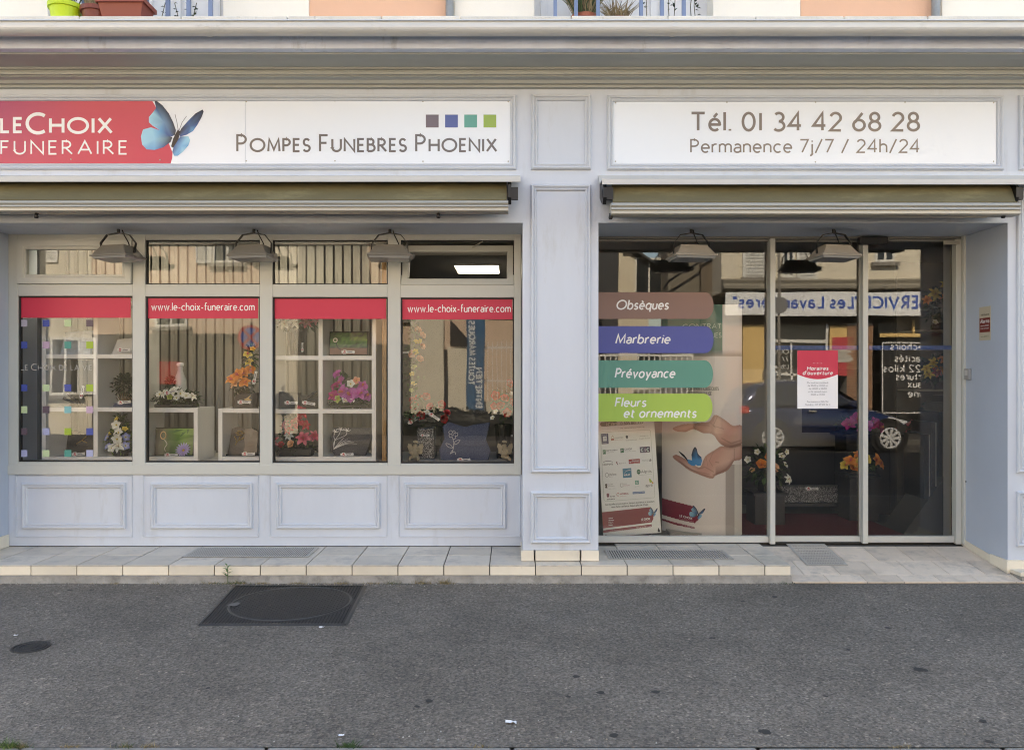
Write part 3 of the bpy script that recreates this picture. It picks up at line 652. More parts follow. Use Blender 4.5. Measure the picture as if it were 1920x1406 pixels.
stxt(sg, 'Pompes Funebres Phoenix', 443, 286, 252, TXT, .12, 488, caps=.76, sp=.2)
for px, c_ in ((810.5, C(112, 96, 100)), (846.5, C(82, 92, 152)), (882.5, C(92, 158, 142)), (918.5, C(146, 172, 62))):
    m = MB(); m.box(PX(px - 12, ys_), PX(px + 12, ys_), ys_ - .0010, ys_ - .0002, PZ(239.5, ys_), PZ(215.5, ys_), c_); part('colour_square', m, M_sign, sg)
def screws(parent, pts):
    for px, py in pts:
        m = MB(); m.lathe([(0, -.004), (.004, -.0035), (.006, -.0005)], (PX(px, ys_), ys_, PZ(py, ys_)), 8, 'y'); part('screw', m, M_alu, parent)
screws(sg, [(133, 299), (300, 300), (461.8, 191), (461.8, 302), (628, 189.5), (628, 302), (793, 190.5), (793, 303), (953, 191), (953, 303)])
s2 = thing('shop_sign', 'white sign over the door with telephone number and opening promise', 'sign', (PX(1509, 0), ys_, PZ(307, 0)))
m = MB(); m.box(PX(1150, ys_), PX(1868, ys_), ys_, .004, PZ(307.5, ys_), PZ(189, ys_), WHT); part('board', m, M_sign, s2)
TX2 = C(124, 112, 104)
stxt(s2, 'Tél. 01 34 42 68 28', 1294, 247.5, 210, TX2, .135, 431, sp=.16)
stxt(s2, 'Permanence 7j/7 / 24h/24', 1294, 287.5, 261, TX2, .112, 431, sp=.15)
screws(s2, [(1154, 193), (1363, 192), (1529, 192), (1697, 192), (1863, 193), (1154, 303), (1529, 304), (1863, 303)])
# ------------------------------------------------------------------ awnings, rolled in
def awning(label, xl, xr, pf0, pf1, fr0, fr1, bl0, bl1, brackets):
    t = thing('awning', label, 'awning', (PX((xl + xr) / 2, 0), -.1, PZ(380, 0)))
    yb = -.26
    z0, z1 = PZ(pf1, yb), PZ(pf0, yb)
    m = MB(); m.extrude_x([(0, PZ(329, 0)), (-.10, z1 + .012), (yb, z1), (yb, z0), (yb + .006, z0), (yb + .006, z1 - .008), (-.1, z1 + .002), (0, PZ(331.5, 0) - .002)], PX(xl, yb), PX(xr, yb)); part('hood', m, M_flash, t)
    # rolled cloth
    m = MB(); rows = []; x0_, x1_ = PX(fr0, -.2), PX(fr1, -.2); rk = random.Random(int(fr0))
    zc_ = PZ(352, -.12); n_ = 48
    for i in range(n_ + 1):
        xx = x0_ + (x1_ - x0_) * i / n_; e = rk.uniform(-.003, .003)
        rows.append([(xx, -.06 + .075 * math.cos(R(a)), zc_ + .075 * math.sin(R(a))) for a in (60, 100, 140)] + [(xx, -.15 + e, zc_ + .02), (xx, -.185 + e, zc_ - .028 + e), (xx, -.225 + e * .5, PZ(bl0, -.235) + .012), (xx, -.245, PZ(bl0, -.235) + .002), (xx, -.20, PZ(bl0, -.235) - .006)])
    m.grid(rows); part('cloth', m, M_fabric, t, smooth=True)
    yy = -.25
    za, zb_ = PZ(bl0, yy), PZ(bl1, yy); hh = za - zb_
    pr = [(-.12, za), (yy, za), (yy - .012, za - hh * .1), (yy - .016, za - hh * .25), (yy - .008, za - hh * .36), (yy - .003, za - hh * .40), (yy - .012, za - hh * .44), (yy - .016, za - hh * .58), (yy - .003, za - hh * .66), (yy - .003, za - hh * .70), (yy - .012, za - hh * .76), (yy - .012, za - hh * .92), (yy, zb_), (-.15, zb_)]
    m = MB(); m.extrude_x(pr, PX(bl_[0], yy), PX(bl_[1], yy)); part('front_bar', m, M_alu, t)
    for a, b in brackets:
        m = MB(); xx0, xx1 = PX(a, -.2), PX(b, -.2)
        m.extrude_x([(0, PZ(345, 0)), (-.12, z1 - .012), (-.20, z1 - .016), (-.235, z1 - .05), (-.235, PZ(372, -.2)), (-.2, PZ(384, -.2)), (-.1, PZ(380, -.1)), (0, PZ(372, 0))], xx0, xx0 + (xx1 - xx0) * .3)
        m.tube([(xx0, -.17, PZ(364, -.17)), (xx1 - .02, -.17, PZ(364, -.17))], .03, 10); m.box(xx0 + .02, xx1 - .01, -.22, -.2, PZ(376, -.2), PZ(352, -.2)); part('end_bracket', m, M_black, t, bevel=.003)
    return t
bl_ = (-260, 953)
aw = awning('rolled khaki awning above the wide display window', -260, 976, 330.5, 341, -250, 950, 376, 397, [(952, 974)])
def knob(t, px, py):
    m = MB(); c = P(px, py - 6, -.2); m.tube([c + Vector((0, .02, .012)), c + Vector((0, 0, .004))], .01, 8); m.lathe([(0, -.03), (.012, -.028), (.016, -.016), (.012, 0), (.008, .01)], tuple(c), 12); part('arm_joint', m, M_black, t, smooth=True)
knob(aw, 68, 408); knob(aw, 822, 408)
m = MB(); m.tube([P(270, 399, -.16), P(90, 400, -.18)], .012, 8); part('folding_arm', m, M_alu, aw); m = MB(); m.tube([P(640, 399, -.16), P(800, 400, -.18)], .012, 8); part('folding_arm', m, M_alu, aw)
bl_ = (1146, 1912)
aw2 = awning('rolled khaki awning above the glass shop door', 1129, 2050, 336, 346, 1148, 1900, 380, 403, [(1130, 1152), (1900, 1918)])
knob(aw2, 1145, 410); knob(aw2, 1881, 408)
m = MB(); m.tube([P(1460, 405, -.16), P(1200, 404, -.18)], .012, 8); part('folding_arm', m, M_alu, aw2); m = MB(); m.tube([P(1530, 405, -.16), P(1850, 406, -.18)], .012, 8); part('folding_arm', m, M_alu, aw2)
# ------------------------------------------------------------------ floodlights under the soffits
def flood(label, px, yaw, light=False):
    y = .26
    t = thing('floodlight', label, 'floodlight', (PX(px, y), y, ZL), 'floodlights under the soffits')
    f = S * (6 + y) / 6
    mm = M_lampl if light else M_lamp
    rot = Matrix.Rotation(yaw, 3, 'Z') @ Matrix.Rotation(R(-3), 3, 'X')
    def frus(secs):
        b = MB(); rows = []
        for w_, d_, z_, dy in secs: rows.append([(-w_, -d_ + dy, z_), (w_, -d_ + dy, z_), (w_, d_ + dy, z_), (-w_, d_ + dy, z_)])
        b.grid(rows, None, True); b.f.append((0, 1, 2, 3)); b.c.append(None); e = (len(rows) - 1) * 4; b.f.append((e, e + 1, e + 2, e + 3)); b.c.append(None)
        b.v = [tuple(rot @ Vector(v) + Vector((0, 0, -.18))) for v in b.v]; return b
    h = frus([(.105, .065, .045, .0), (.110, .07, .038, 0), (.155, .105, -.028, 0), (.172, .115, -.034, 0), (.172, .115, -.046, 0)]); part('housing', h, mm, t, bevel=.006, local=True)
    l = frus([(.16, .105, -.0465, 0), (.15, .095, -.062, 0)]); part('lens', l, M_lens, t, local=True)
    m = MB(); kx = rot @ Vector((.14, 0, -.012)); m.tube([tuple(kx + Vector((0, 0, -.2))), tuple(rot @ Vector((.19, 0, -.012)) + Vector((0, 0, -.2)))], .02, 10); part('end_cap', m, mm, t, local=True)
    m = MB(); q = .145
    pth = [rot @ Vector((-q, .0, -.01)) + Vector((0, 0, -.2)), Vector((-q * .95, .0, -.11)), Vector((-q * .6, .0, -.045)), Vector((0, .0, -.03)), Vector((q * .6, .0, -.045)), Vector((q * .95, .0, -.11)), rot @ Vector((q, .0, -.01)) + Vector((0, 0, -.2))]
    for a, b in zip(pth, pth[1:]):
        d = Vector((0, .014, 0)); n_ = Vector((-(b - a).z, 0, (b - a).x)).normalized() * .003
        m.add([a - d - n_, a + d - n_, a + d + n_, a - d + n_, b - d - n_, b + d - n_, b + d + n_, b - d + n_], [(0, 4, 5, 1), (1, 5, 6, 2), (2, 6, 7, 3), (3, 7, 4, 0)])
    m.tube([(0, 0, -.033), (0, 0, -.001)], .012, 8); part('bracket', m, M_black, t, local=True)
    m = MB(); m.tube([(.02, .02, -.002), (.03, .03, -.04), (.06, .04, -.1), (.08, .03, -.16)], .005, 6); part('cable', m, M_black, t, local=True)
flood('grey floodlight above the opening pane at the left end of the window', 222, R(-16)); flood('grey floodlight above the second and third window panes', 476, R(-10)); flood('grey floodlight above the tilted open pane at the right end of the window', 731, R(6))
flood('floodlight over the fixed door pane with the coloured tabs', 1296, R(10), True); flood('floodlight over the sliding door leaf beside the door sensor', 1563, R(12), True)
# ------------------------------------------------------------------ coloured tabs on the fixed door pane
YT = YG - .0018
for lab, c_, q0, q1, x1_, lines in [
    ('brown rounded tab on the door glass reading Obsèques', C(140, 112, 104), 548, 598, 1338, [('Obsèques', 1154, 581, 562, 99)]),
    ('blue rounded tab on the door glass reading Marbrerie', C(84, 92, 160), 611.5, 662, 1338, [('Marbrerie', 1153, 645, 626, 103)]),
    ('teal rounded tab on the door glass reading Prévoyance', C(92, 150, 135), 675.5, 727, 1337, [('Prévoyance', 1152, 709, 690, 113)]),
    ('green rounded tab on the door glass reading Fleurs et ornements', C(166, 196, 92), 738, 790, 1336, [('Fleurs', 1152, 763, 745, 59), ('et ornements', 1168, 783.5, 765, 137)])]:
    t = thing('window_tab', lab, 'window sticker', (PX(1230, YT), YT, PZ(q1, YT)), 'coloured tabs on the door glass')
    px = lambda p: PX(p, YT); pz_ = lambda q: PZ(q, YT)
    r = (pz_(q0) - pz_(q1)) * .5; xe = px(x1_) - r * .62
    pts = [(px(1122), pz_(q1)), (xe, pz_(q1))] + [(xe + r * .62 * math.sin(R(a)), pz_((q0 + q1) / 2) - r * math.cos(R(a))) for a in range(15, 180, 15)] + [(xe, pz_(q0)), (px(1122), pz_(q0))]
    m = MB(); m.prism(pts, front(YT), -.001, 0, c_); part('film', m, M_vinyl, t)
    for s_, x_, b_, c0, w_ in lines: stxt(t, s_, x_, b_, c0, WH, .15, w_, slant=.2, y=YT, n=.0008, sp=.15, mm=M_vinyl)
# opening hours notice
YN = YG - .0018
t = thing('hours_notice', 'red and white opening hours notice stuck on the sliding door', 'notice', (PX(1533, YN), YN, PZ(766, YN)))
q = lambda p, r_: (PX(p, YN), PZ(r_, YN))
m = MB(); m.prism([q(1495, 766), q(1571, 766), q(1571, 657), q(1495, 657)], front(YN), -.001, 0, C(240, 240, 243)); part('sheet', m, M_vinyl, t)
m = MB(); pts = [q(1495, 657), q(1495, 702)] + [q(1495 + 76 * i / 10, 702 + 9 * math.sin(math.pi * i / 10)) for i in range(1, 10)] + [q(1571, 702), q(1571, 657)]; m.poly(pts, front(YN), .0004, RED); part('red_field', m, M_vinyl, t)
for s_, c_, b_, k, col in [('Horaires', 1532, 694.5, 8, WH), ("d'ouverture", 1532, 703, 8, WH)]:
    m = MB(); text(m, s_, front(YN), *q(c_, b_), k * .0044, col, .17, align='c', slant=.2, n=.0008); part('lettering', m, M_vinyl, t)
for k, s_ in enumerate(['Du lundi au vendredi', 'de 9h00 à 12h00 et', 'de 14h00 à 18h00', 'et le samedi matin', '9h00 à 12h00', '• • •', 'Permanence 24h/24', 'Numéro : 07 49 89 24 11']):
    s_ = s_.replace('à', 'a'); py = 719 + k * 5.6 + (2 if k > 5 else 0)
    m = MB(); text(m, s_, front(YN), *q(1533, py), .0148, C(140, 140, 150), .12, align='c', n=.0008); part('lettering', m, M_vinyl, t)
m = MB()
for px in (1526, 1533, 1540): m.poly([(q(px, 681)[0] + .004 * math.cos(a * 1.05), q(px, 681)[1] + .004 * math.sin(a * 1.05)) for a in range(6)], front(YN), .0008, WH)
part('dots', m, M_vinyl, t)
# alarm sticker, intercom and keyhole on the reveal at the right of the door
rv = lambda u, v, n=0: (XR0 - n, u, v)     # plane of the reveal, facing the door
Yr = lambda px: 6 * ((XR0) / (S * (px - 960)) - 1)     # depth on the reveal seen at photo column px
ya, yb = Yr(1838), Yr(1859)
def rbox(name, y0, y1, z0, z1, th, col, parent, n0=.0005, mm=None, bevel=0):
    n0 += .0045
    m = MB(); m.box(XR0 - n0 - th, XR0 - n0, min(y0, y1), max(y0, y1), z0, z1, col); return part(name, m, mm or M_vinyl, parent, bevel=bevel)
zz = lambda py: PZ(py, (ya + yb) / 2)
t = thing('alarm_sign', 'small alarm warning plate on the reveal right of the door', 'sign', (XR0, (ya + yb) / 2, zz(638)))
rbox('plate', ya, yb, zz(638), zz(575), .003, C(190, 180, 160), t); rbox('red_field', ya - .004, yb + .004, zz(623), zz(596), .0008, C(120, 45, 38), t, .0035)
tp = lambda y0: (lambda u, v, n=0: (XR0 - .0096 - n, y0 - u, v))
for s_, py, h_, c_, w_ in [('Alarma', 606, 8, WH, .9), ('VERISURE', 592, 5, C(60, 50, 45), .8), ('securite 24h/24', 612, 3, WH, .8), ('intervention', 617, 3, WH, .8), ('www.alarma.fr', 632, 3, C(70, 90, 70), .8)]:
    if s_ == 'VERISURE': s_ = 'versure'
    m = MB(); text(m, s_, tp((ya + yb) / 2), 0, zz(py), h_ * .0042, c_, .14, width=(ya - yb) * w_ * .9, align='c'); part('lettering', m, M_vinyl, t)
t = thing('door_button', 'small grey push button box on the reveal beside the door frame', 'button', (XR0, Yr(1818), PZ(700, .45)))
rbox('box', Yr(1814), Yr(1823), PZ(712, .45), PZ(691, .45), .025, C(150, 150, 150), t, mm=M_attr, bevel=.004); rbox('key', Yr(1816), Yr(1821), PZ(704, .45), PZ(694, .45), .003, C(190, 190, 190), t, .0257, M_attr)
m = MB(); m.lathe([(0, -.006), (.008, -.005), (.009, 0)], (XR0 - .002, Yr(1806 + 6), PZ(904, .5)), 10, 'x'); part('keyhole', m, M_black, B)
# ------------------------------------------------------------------ floor gratings, manholes, litter
def grate(label, p0, p1, q0, q1, z, slope=False, nb=46):
    yf, yk = GY(q1, z), GY(q0, z); x0_, x1_ = PX(p0, yf), PX(p1, yf)
    t = thing('floor_grate', label, 'grate', ((x0_ + x1_) / 2, yf, z), 'ventilation grates in the tiles')
    zz_ = (lambda y: rz(y) + .004) if slope else (lambda y: z + .003)
    def slab(mb, a, b, c, d, h=.004):
        v = [(a, c, zz_(c)), (b, c, zz_(c)), (b, d, zz_(d)), (a, d, zz_(d))]
        mb.add(v + [(p[0], p[1], p[2] + h) for p in v], [(4, 5, 6, 7), (0, 1, 5, 4), (1, 2, 6, 5), (2, 3, 7, 6), (3, 0, 4, 7)])
    m = MB(); slab(m, x0_, x1_, yf, yk, .001); part('dark_bed', m, mat('grate_bed', (.05, .048, .044), .8), t)
    e = .018
    m = MB(); slab(m, x0_, x1_, yf, yf + e); slab(m, x0_, x1_, yk - e, yk); slab(m, x0_, x0_ + e, yf + e, yk - e); slab(m, x1_ - e, x1_, yf + e, yk - e); part('frame', m, M_grate, t)
    m = MB(); wd = (x1_ - x0_ - 2 * e) / nb
    for k in range(nb): slab(m, x0_ + e + k * wd + wd * .2, x0_ + e + k * wd + wd * .8, yf + e, yk - e, .0035)
    if slope:
        n2 = 12; w2 = (yk - yf - 2 * e) / n2
        for k in range(1, n2): slab(m, x0_ + e, x1_ - e, yf + e + k * w2 - .003, yf + e + k * w2 + .003, .0042)
    part('bars', m, M_grate, t, kind='stuff')
grate('long floor grate in the tiled step under the third window pane', 340, 578, 1027, 1045, ZS, nb=52)
grate('floor grate in the step below the fixed door pane with posters', 1142, 1376, 1031.5, 1049, ZS, nb=48)
grate('small square floor grate on the ramp before the sliding door', 1513, 1590, 1031, 1056, .075, True, 22)
y0_, y1_ = GY(1172), GY(1099)
t = thing('manhole_cover', 'square dark cast iron manhole cover with a round lid', 'manhole cover', (-1.5, (y0_ + y1_) / 2, 0))
q4 = [(PX(373, y0_), y0_), (PX(648, y0_), y0_), (PX(685, y1_), y1_), (PX(440, y1_), y1_)]
m = MB(); m.add([(x, y, .004) for x, y in q4] + [(x, y, -.02) for x, y in q4], [(0, 1, 2, 3), (0, 4, 5, 1), (1, 5, 6, 2), (2, 6, 7, 3), (3, 7, 4, 0)])
part('frame_plate', m, M_iron, t)
lc = ((q4[0][0] + q4[1][0] + q4[2][0] + q4[3][0]) / 4 + .02, (y0_ + y1_) / 2 + .02)
m = MB(); m.lathe([(0, .0062), (.37, .0062), (.372, .0042)], (lc[0], lc[1], 0), 64); part('lid', m, M_iron, t)
m = MB(); m.lathe([(.383, .0042), (.386, .0085), (.396, .0085), (.40, .004)], (lc[0], lc[1], 0), 64); part('lid_ring', m, mat('worn_iron', (.06, .058, .054), .45, metal=.4, var=.3, vscale=10), t)
m = MB()
for a_, b_ in zip(q4, q4[1:] + q4[:1]):
    e_ = Vector(b_) - Vector(a_); n_ = Vector((e_.y, -e_.x)).normalized() * .012
    A_, B_ = Vector(a_), Vector(b_); m.add([(A_.x, A_.y, .0085), (B_.x, B_.y, .0085), (B_.x + n_.x, B_.y + n_.y, .001), (A_.x + n_.x, A_.y + n_.y, .001), (A_.x - n_.x, A_.y - n_.y, .0085), (B_.x - n_.x, B_.y - n_.y, .0085)], [(0, 1, 2, 3), (0, 1, 5, 4)])
part('rim', m, mat('worn_iron'), t)
m = MB(); rk = random.Random(5)
nx = 44
for i in range(nx):
    for j in range(nx):
        u = (i + .5) / nx; v = (j + .5) / nx
        a = Vector(q4[0]).lerp(Vector(q4[1]), u); b = Vector(q4[3]).lerp(Vector(q4[2]), u); p = a.lerp(b, v)
        rr_ = math.hypot(p.x - lc[0], p.y - lc[1])
        if .36 < rr_ < .41 or (rr_ < .36 and (i + j) % 2): continue
        z = .0062 if rr_ <= .36 else .004; s_ = .0062
        m.add([(p.x - s_, p.y, z), (p.x, p.y - s_, z), (p.x + s_, p.y, z), (p.x, p.y + s_, z), (p.x, p.y, z + .004)], [(0, 1, 4), (1, 2, 4), (2, 3, 4), (3, 0, 4)])
part('tread_studs', m, M_iron, t, kind='stuff')
m = MB(); m.add([(lc[0] - .36 + .034 * math.cos(a * .7) * (1 + .3 * (a % 2)), lc[1] - .06 + .03 * math.sin(a * .7) * (1 + .4 * (a % 3)), .0108) for a in range(9)], [tuple(range(9))]); part('worn_patch', m, mat('worn_patch', (.17, .16, .15), .8), t)
yc_ = GY(1213); xc_ = PX(58, yc_)
t = thing('valve_cover', 'small round cast iron valve cover in the asphalt', 'manhole cover', (xc_, yc_, 0))
m = MB(); m.lathe([(0, .005), (.035, .005), (.037, .003), (.055, .003), (.057, .0055), (.075, .0055), (.079, .002), (.084, .002), (.086, .005), (.098, .005), (.1, -.001)], (xc_, yc_, 0), 40); part('lid', m, M_iron, t)
rk = random.Random(12)
for px, py, r_, lab in [(958, 1356, .016, 'crumpled scrap of white paper near the road edge, largest on the asphalt'), (640, 1380, .009, 'small scrap of white paper near the kerb, left of the larger scrap'), (30, 1192, .008, 'tiny white scrap of paper just above the round valve cover'), (603, 1177, .012, 'thin white scrap below the square manhole cover')]:
    y = GY(py); c = Vector((PX(px, y), y, 0)); m = MB(); rows = []
    for i in range(5):
        rows.append([(c.x + (i - 2) * r_ * .7 + rk.uniform(-.2, .2) * r_, c.y + (j - 1) * r_ * .8 + rk.uniform(-.3, .3) * r_, .004 + rk.uniform(0, r_ * .6)) for j in range(3)])
    m.grid(rows); solo('paper_scrap', m, mat('paper_white', (.85, .85, .85), .7), lab, 'litter', (c.x, c.y, 0), 'paper scraps on the asphalt')
# ------------------------------------------------------------------ plants and flowers
def leaf(mb, b, d, up, L, Wd, col, droop=.25):
    d = d.normalized(); sdv = d.cross(up)
    sdv = sdv.normalized() if sdv.length > 1e-4 else d.orthogonal().normalized()
    nn = sdv.cross(d)
    m1 = b + d * L * .5 + nn * L * .08; tip = b + d * L - nn * L * droop * .5
    c2 = tuple(min(1, q * 1.15) for q in col)
    mb.add([b, m1 + sdv * Wd - nn * Wd * .0, tip, m1 - sdv * Wd, m1 - nn * Wd * .35], [(0, 1, 4), (1, 2, 4)], col); 
    o = len(mb.v) - 5; mb.f += [(o + 0, o + 4, o + 3), (o + 4, o + 2, o + 3)]; mb.c += [c2, c2]
def foliage(mb, c, rad, n, L, Wd, cols, rk, up=0.3):
    for _ in range(int(n * (1.8 if n < 500 else 1))):
        d = Vector((rk.gauss(0, 1), rk.gauss(0, 1), rk.gauss(0, 1) + up)).normalized()
        p = Vector(c) + Vector((d.x * rad[0], d.y * rad[1], d.z * rad[2])) * rk.uniform(.35, .95)
        dd = (d + Vector((rk.gauss(0, .4), rk.gauss(0, .4), rk.gauss(0, .4)))).normalized()
        k = rk.uniform(.6, 1.3); col = rk.choice(cols); f = rk.uniform(.7, 1.3)
        leaf(mb, p, dd, Vector((rk.gauss(0, .3), rk.gauss(0, .3), 1)), L * k, Wd * k, tuple(q * f for q in col))
GR = [(.035, .075, .02), (.05, .10, .03), (.025, .055, .02)]
GRD = [(.018, .04, .015), (.03, .055, .02), (.012, .03, .012)]
GRL = [(.12, .2, .04), (.16, .24, .06), (.08, .14, .03)]
FM = {}
def petal(mb, ang, L, Wd, lift, curl, c0, c1, base=.05, prof=None):
    rows = []; cols = []
    for i in range(5):
        t = i / 4; r_ = base + L * t
        wv = Wd * (math.sin(math.pi * min(1, .12 + t * .86)) ** .8)
        z = lift * t + curl * t * t
        row = []
        for j in (-1, -.5, 0, .5, 1):
            x, y = r_, j * wv
            row.append((x * math.cos(ang) - y * math.sin(ang), x * math.sin(ang) + y * math.cos(ang), z + abs(j) ** 2 * wv * .35))
        rows.append(row)
    def cc(t): return tuple(a + (b - a) * t for a, b in zip(c0, c1))
    for i in range(4):
        for j in range(4):
            a, b = cc(i / 4), cc((i + 1) / 4)
            if j in (1, 2): a = tuple(q * .93 for q in a)
            mb.add([rows[i][j], rows[i][j + 1], rows[i + 1][j + 1], rows[i + 1][j]], [(0, 1, 2, 3)], [a, a, b, b])
def flower_mesh(kind, ck):
    if (kind, ck) in FM: return FM[(kind, ck)]
    c0, c1 = FC[ck]; m = MB()
    if kind == 'rose':
        for ring, (n, L, Wd, lf, cu, ba) in enumerate([(5, .8, .55, .25, .05, .2), (5, .6, .5, .65, .0, .15), (4, .4, .42, .75, -.1, .1), (3, .22, .3, .8, -.15, .04)]):
            for k in range(n): petal(m, (k + ring * .5) * 2 * math.pi / n, L, Wd, lf, cu, c0, c1, ba)
    elif kind == 'lily':
        for k in range(6): petal(m, k * math.pi / 3, 1.0, .25 if k % 2 else .32, .75, -.75, c0, c1, .05)
        for k in range(5): m.tube([(0, 0, .1), (.25 * math.cos(k * 1.25), .25 * math.sin(k * 1.25), .6)], .02, 4, (.3, .12, .03))
    elif kind == 'orchid':
        for k in range(5): petal(m, math.pi / 2 + k * 2 * math.pi / 5, .95, .5 if k in (1, 4) else .33, .25, -.2, c0, c1, .05)
        petal(m, -math.pi / 2, .45, .22, .5, -.1, (.5, .05, .12), (.6, .2, .05), .0)
    elif kind == 'daisy':
        for k in range(16): petal(m, k * math.pi / 8, .95, .13, .3, -.05, c0, c1, .1)
        m.lathe([(0, .16), (.15, .12), (.2, .0)], n=8, col=(.5, .35, .03))
    else:                                        # small blossom
        for k in range(5): petal(m, k * 2 * math.pi / 5, .9, .42, .35, -.1, c0, c1, .0)
        m.lathe([(0, .25), (.14, .18), (.18, .0)], n=6, col=(.5, .4, .08))
    me = m.data(kind + '_flower', M_petal, True); FM[(kind, ck)] = me
    return me
FC = {'white': ((.72, .74, .6), (.82, .82, .80)), 'yellow': ((.55, .38, .03), (.80, .66, .16)), 'orange': ((.60, .16, .02), (.82, .34, .08)), 'red': ((.22, .006, .01), (.48, .015, .02)),
      'pink': ((.72, .40, .42), (.62, .10, .17)), 'salmon': ((.72, .28, .16), (.82, .46, .32)), 'purple': ((.50, .05, .30), (.52, .16, .46)), 'blue': ((.55, .60, .75), (.16, .20, .55)), 'stargazer': ((.45, .02, .07), (.70, .22, .28)),
      'peach': ((.80, .42, .18), (.85, .55, .35)), 'magenta': ((.35, .01, .12), (.50, .04, .22)), 'lotus': ((.4, .3, .6), (.6, .55, .8)), 'green': ((.25, .35, .05), (.5, .55, .2)), 'hot': ((.40, .01, .03), (.6, .05, .08))}
def flowers(root, lst, f, rk):
    for kind, ck, dx, dy, size, dz in lst:
        o = link(bpy.data.objects.new('flower', flower_mesh(kind, ck))); o.parent = root
        d = Vector((dx * .02 + rk.uniform(-.5, .5), -1 + rk.uniform(-.2, .5), .35 + rk.uniform(-.3, .6))).normalized()
        q = d.to_track_quat('Z', 'Y')
        o.matrix_basis = Matrix.Translation((dx * f, dz, dy * f)) @ (q @ Euler((0, 0, rk.uniform(0, 6))).to_quaternion()).to_matrix().to_4x4() @ Matrix.Scale(size * f * 1.14, 4)
def arrangement(label, px, py, y, fol, fl, base=None, cat='flower arrangement', name='flower_arrangement', group='silk flower arrangements on display', seed=1, z=None):
    rk = random.Random(seed + int(px)); f = S * (6 + y) / 6
    t = thing(name, label, cat, (PX(px, y), y, PZ(py, y) if z is None else z), group)
    if base: base(t, f)
    for cx, cy, rx, ry, n, L, Wd, cols in fol:
        m = MB(); foliage(m, (cx * f, 0, cy * f), (rx * f, min(rx, ry) * f * .8, ry * f), n, L * f, Wd * f, cols, rk); part('foliage', m, M_fol, t, local=True)
    flowers(t, fl, f, rk); return t
def pot_base(r0, r1, h, col, mm=None):
    def b(t, f):
        m = MB(); m.lathe([(0, 0), (r0 * f, 0), (r1 * f, h * f * .9), (r1 * f * 1.06, h * f * .9), (r1 * f * 1.06, h * f), (r1 * f * .92, h * f), (r1 * f * .9, h * f * .85), (0, h * f * .85)], n=24, col=col); part('pot', m, mm or M_attr, t, local=True, smooth=False)
    return b
def tray_base(w_, h, col=(.02, .022, .02)):
    def b(t, f):
        m = MB(); m.box(-w_ * f, w_ * f, -w_ * f * .45, w_ * f * .45, 0, h * f, col); part('tray', m, M_attr, t, bevel=.006, local=True)
    return b
# ------------------------------------------------------------------ shelves and blinds in the display window
YS0, YS1 = .76, 1.14
def shelf(label, xs, rows, y0=YS0):
    z = [PZ(r_, y0) for r_ in rows]; x_ = [PX(p, y0) for p in xs]; th = .018
    zb_ = PZ(868, .62) + .001
    t = thing('cube_shelf', label, 'shelf', ((x_[0] + x_[-1]) / 2, (YS0 + YS1) / 2, zb_), 'white cube shelves in the window')
    zlow = zb_; ztop = z[-1] + th
    for x in (x_[0], x_[-1]): m = MB(); m.box(x - th, x + th, y0, YS1, zlow, ztop); part('side_panel', m, M_shelf, t, bevel=.002)
    for i, zz_ in enumerate([zlow + th] + z[1:]):
        m = MB(); m.box(x_[0] + th, x_[-1] - th, y0 + .001, YS1 - .001, zz_ - th, zz_ + th); part('shelf_board', m, M_shelf, t, bevel=.002)
    zs_ = [zlow + th] + z[1:]
    for x in x_[1:-1]:
        for a, b in zip(zs_, zs_[1:]):
            m = MB(); m.box(x - th, x + th, y0 + .002, YS1 - .002, a + th, b - th); part('divider', m, M_shelf, t)
    return t
shelf('tall white cube shelf at the left end of the display window', [82, 179, 258], [868, 768, 668, 570])
shelf('low white cube with a picture plaque inside, under the green wreath', [268, 367], [868, 769])
shelf('low white cube with a book shaped plaque inside', [413, 498], [868, 770])
shelf('tall white cube shelf with six compartments in the third window pane', [508, 601, 701], [868, 771, 671, 573])
t = thing('vertical_blind', 'beige vertical slat blind hanging behind the window shelves', 'blind', (-2.6, 1.4, 2.66))
rk = random.Random(8)
for k in range(40):
    x = PX(52, 1.4) + k * .0845
    a = R(5 + rk.uniform(-5, 5)); c_, s_ = math.cos(a) * .0325, math.sin(a) * .0325
    m = MB(); z0_, z1_ = .80, 2.715
    rows = [[(x + c_ * j, 1.4 + s_ * j + .006 * (1 - j * j), zz_) for j in (-1, 0, 1)] for zz_ in (z0_, z1_)]
    m.grid(rows); m.grid([[(p[0], p[1] + .0015, p[2]) for p in r_] for r_ in rows]); part('slat', m, M_slat, t)
m = MB(); m.box(PX(40, 1.4), PX(722, 1.4), 1.37, 1.43, 2.72, 2.757); part('head_rail', m, M_lamp, t)
m = MB(); m.box(PX(-60, .9), PX(74, .9), .9, 1.3, PZ(868, .62), 2.66); part('side_partition', m, mat('partition_grey', (.13, .125, .115), .7), B)
m = MB(); m.box(PX(716, .8), PX(724, .8), .8, 1.12, PZ(868, .62) + .001, 2.6); solo('wooden_board', m, mat('wood_pine', (.45, .27, .11), .5, var=.15, vscale=9, stretch=(1, 1, .1)), 'upright pine board beside the right end of the shelves', 'board', (PX(720, .8), .95, PZ(868, .62)), bevel=.003)
m = MB(); m.box(PX(735, 1.6), PX(1000, 1.6), 1.62, 1.66, ZS, PZ(580, 1.62)); solo('back_screen', m, mat('screen_dark', (.045, .042, .038), .6), 'dark screen behind the rose plaque in the right window pane', 'screen', (PX(870, 1.6), 1.64, ZS))
t = thing('ceiling_light', 'lit rectangular ceiling light seen through the tilted window', 'ceiling light', (-.38, 3.2, 2.76))
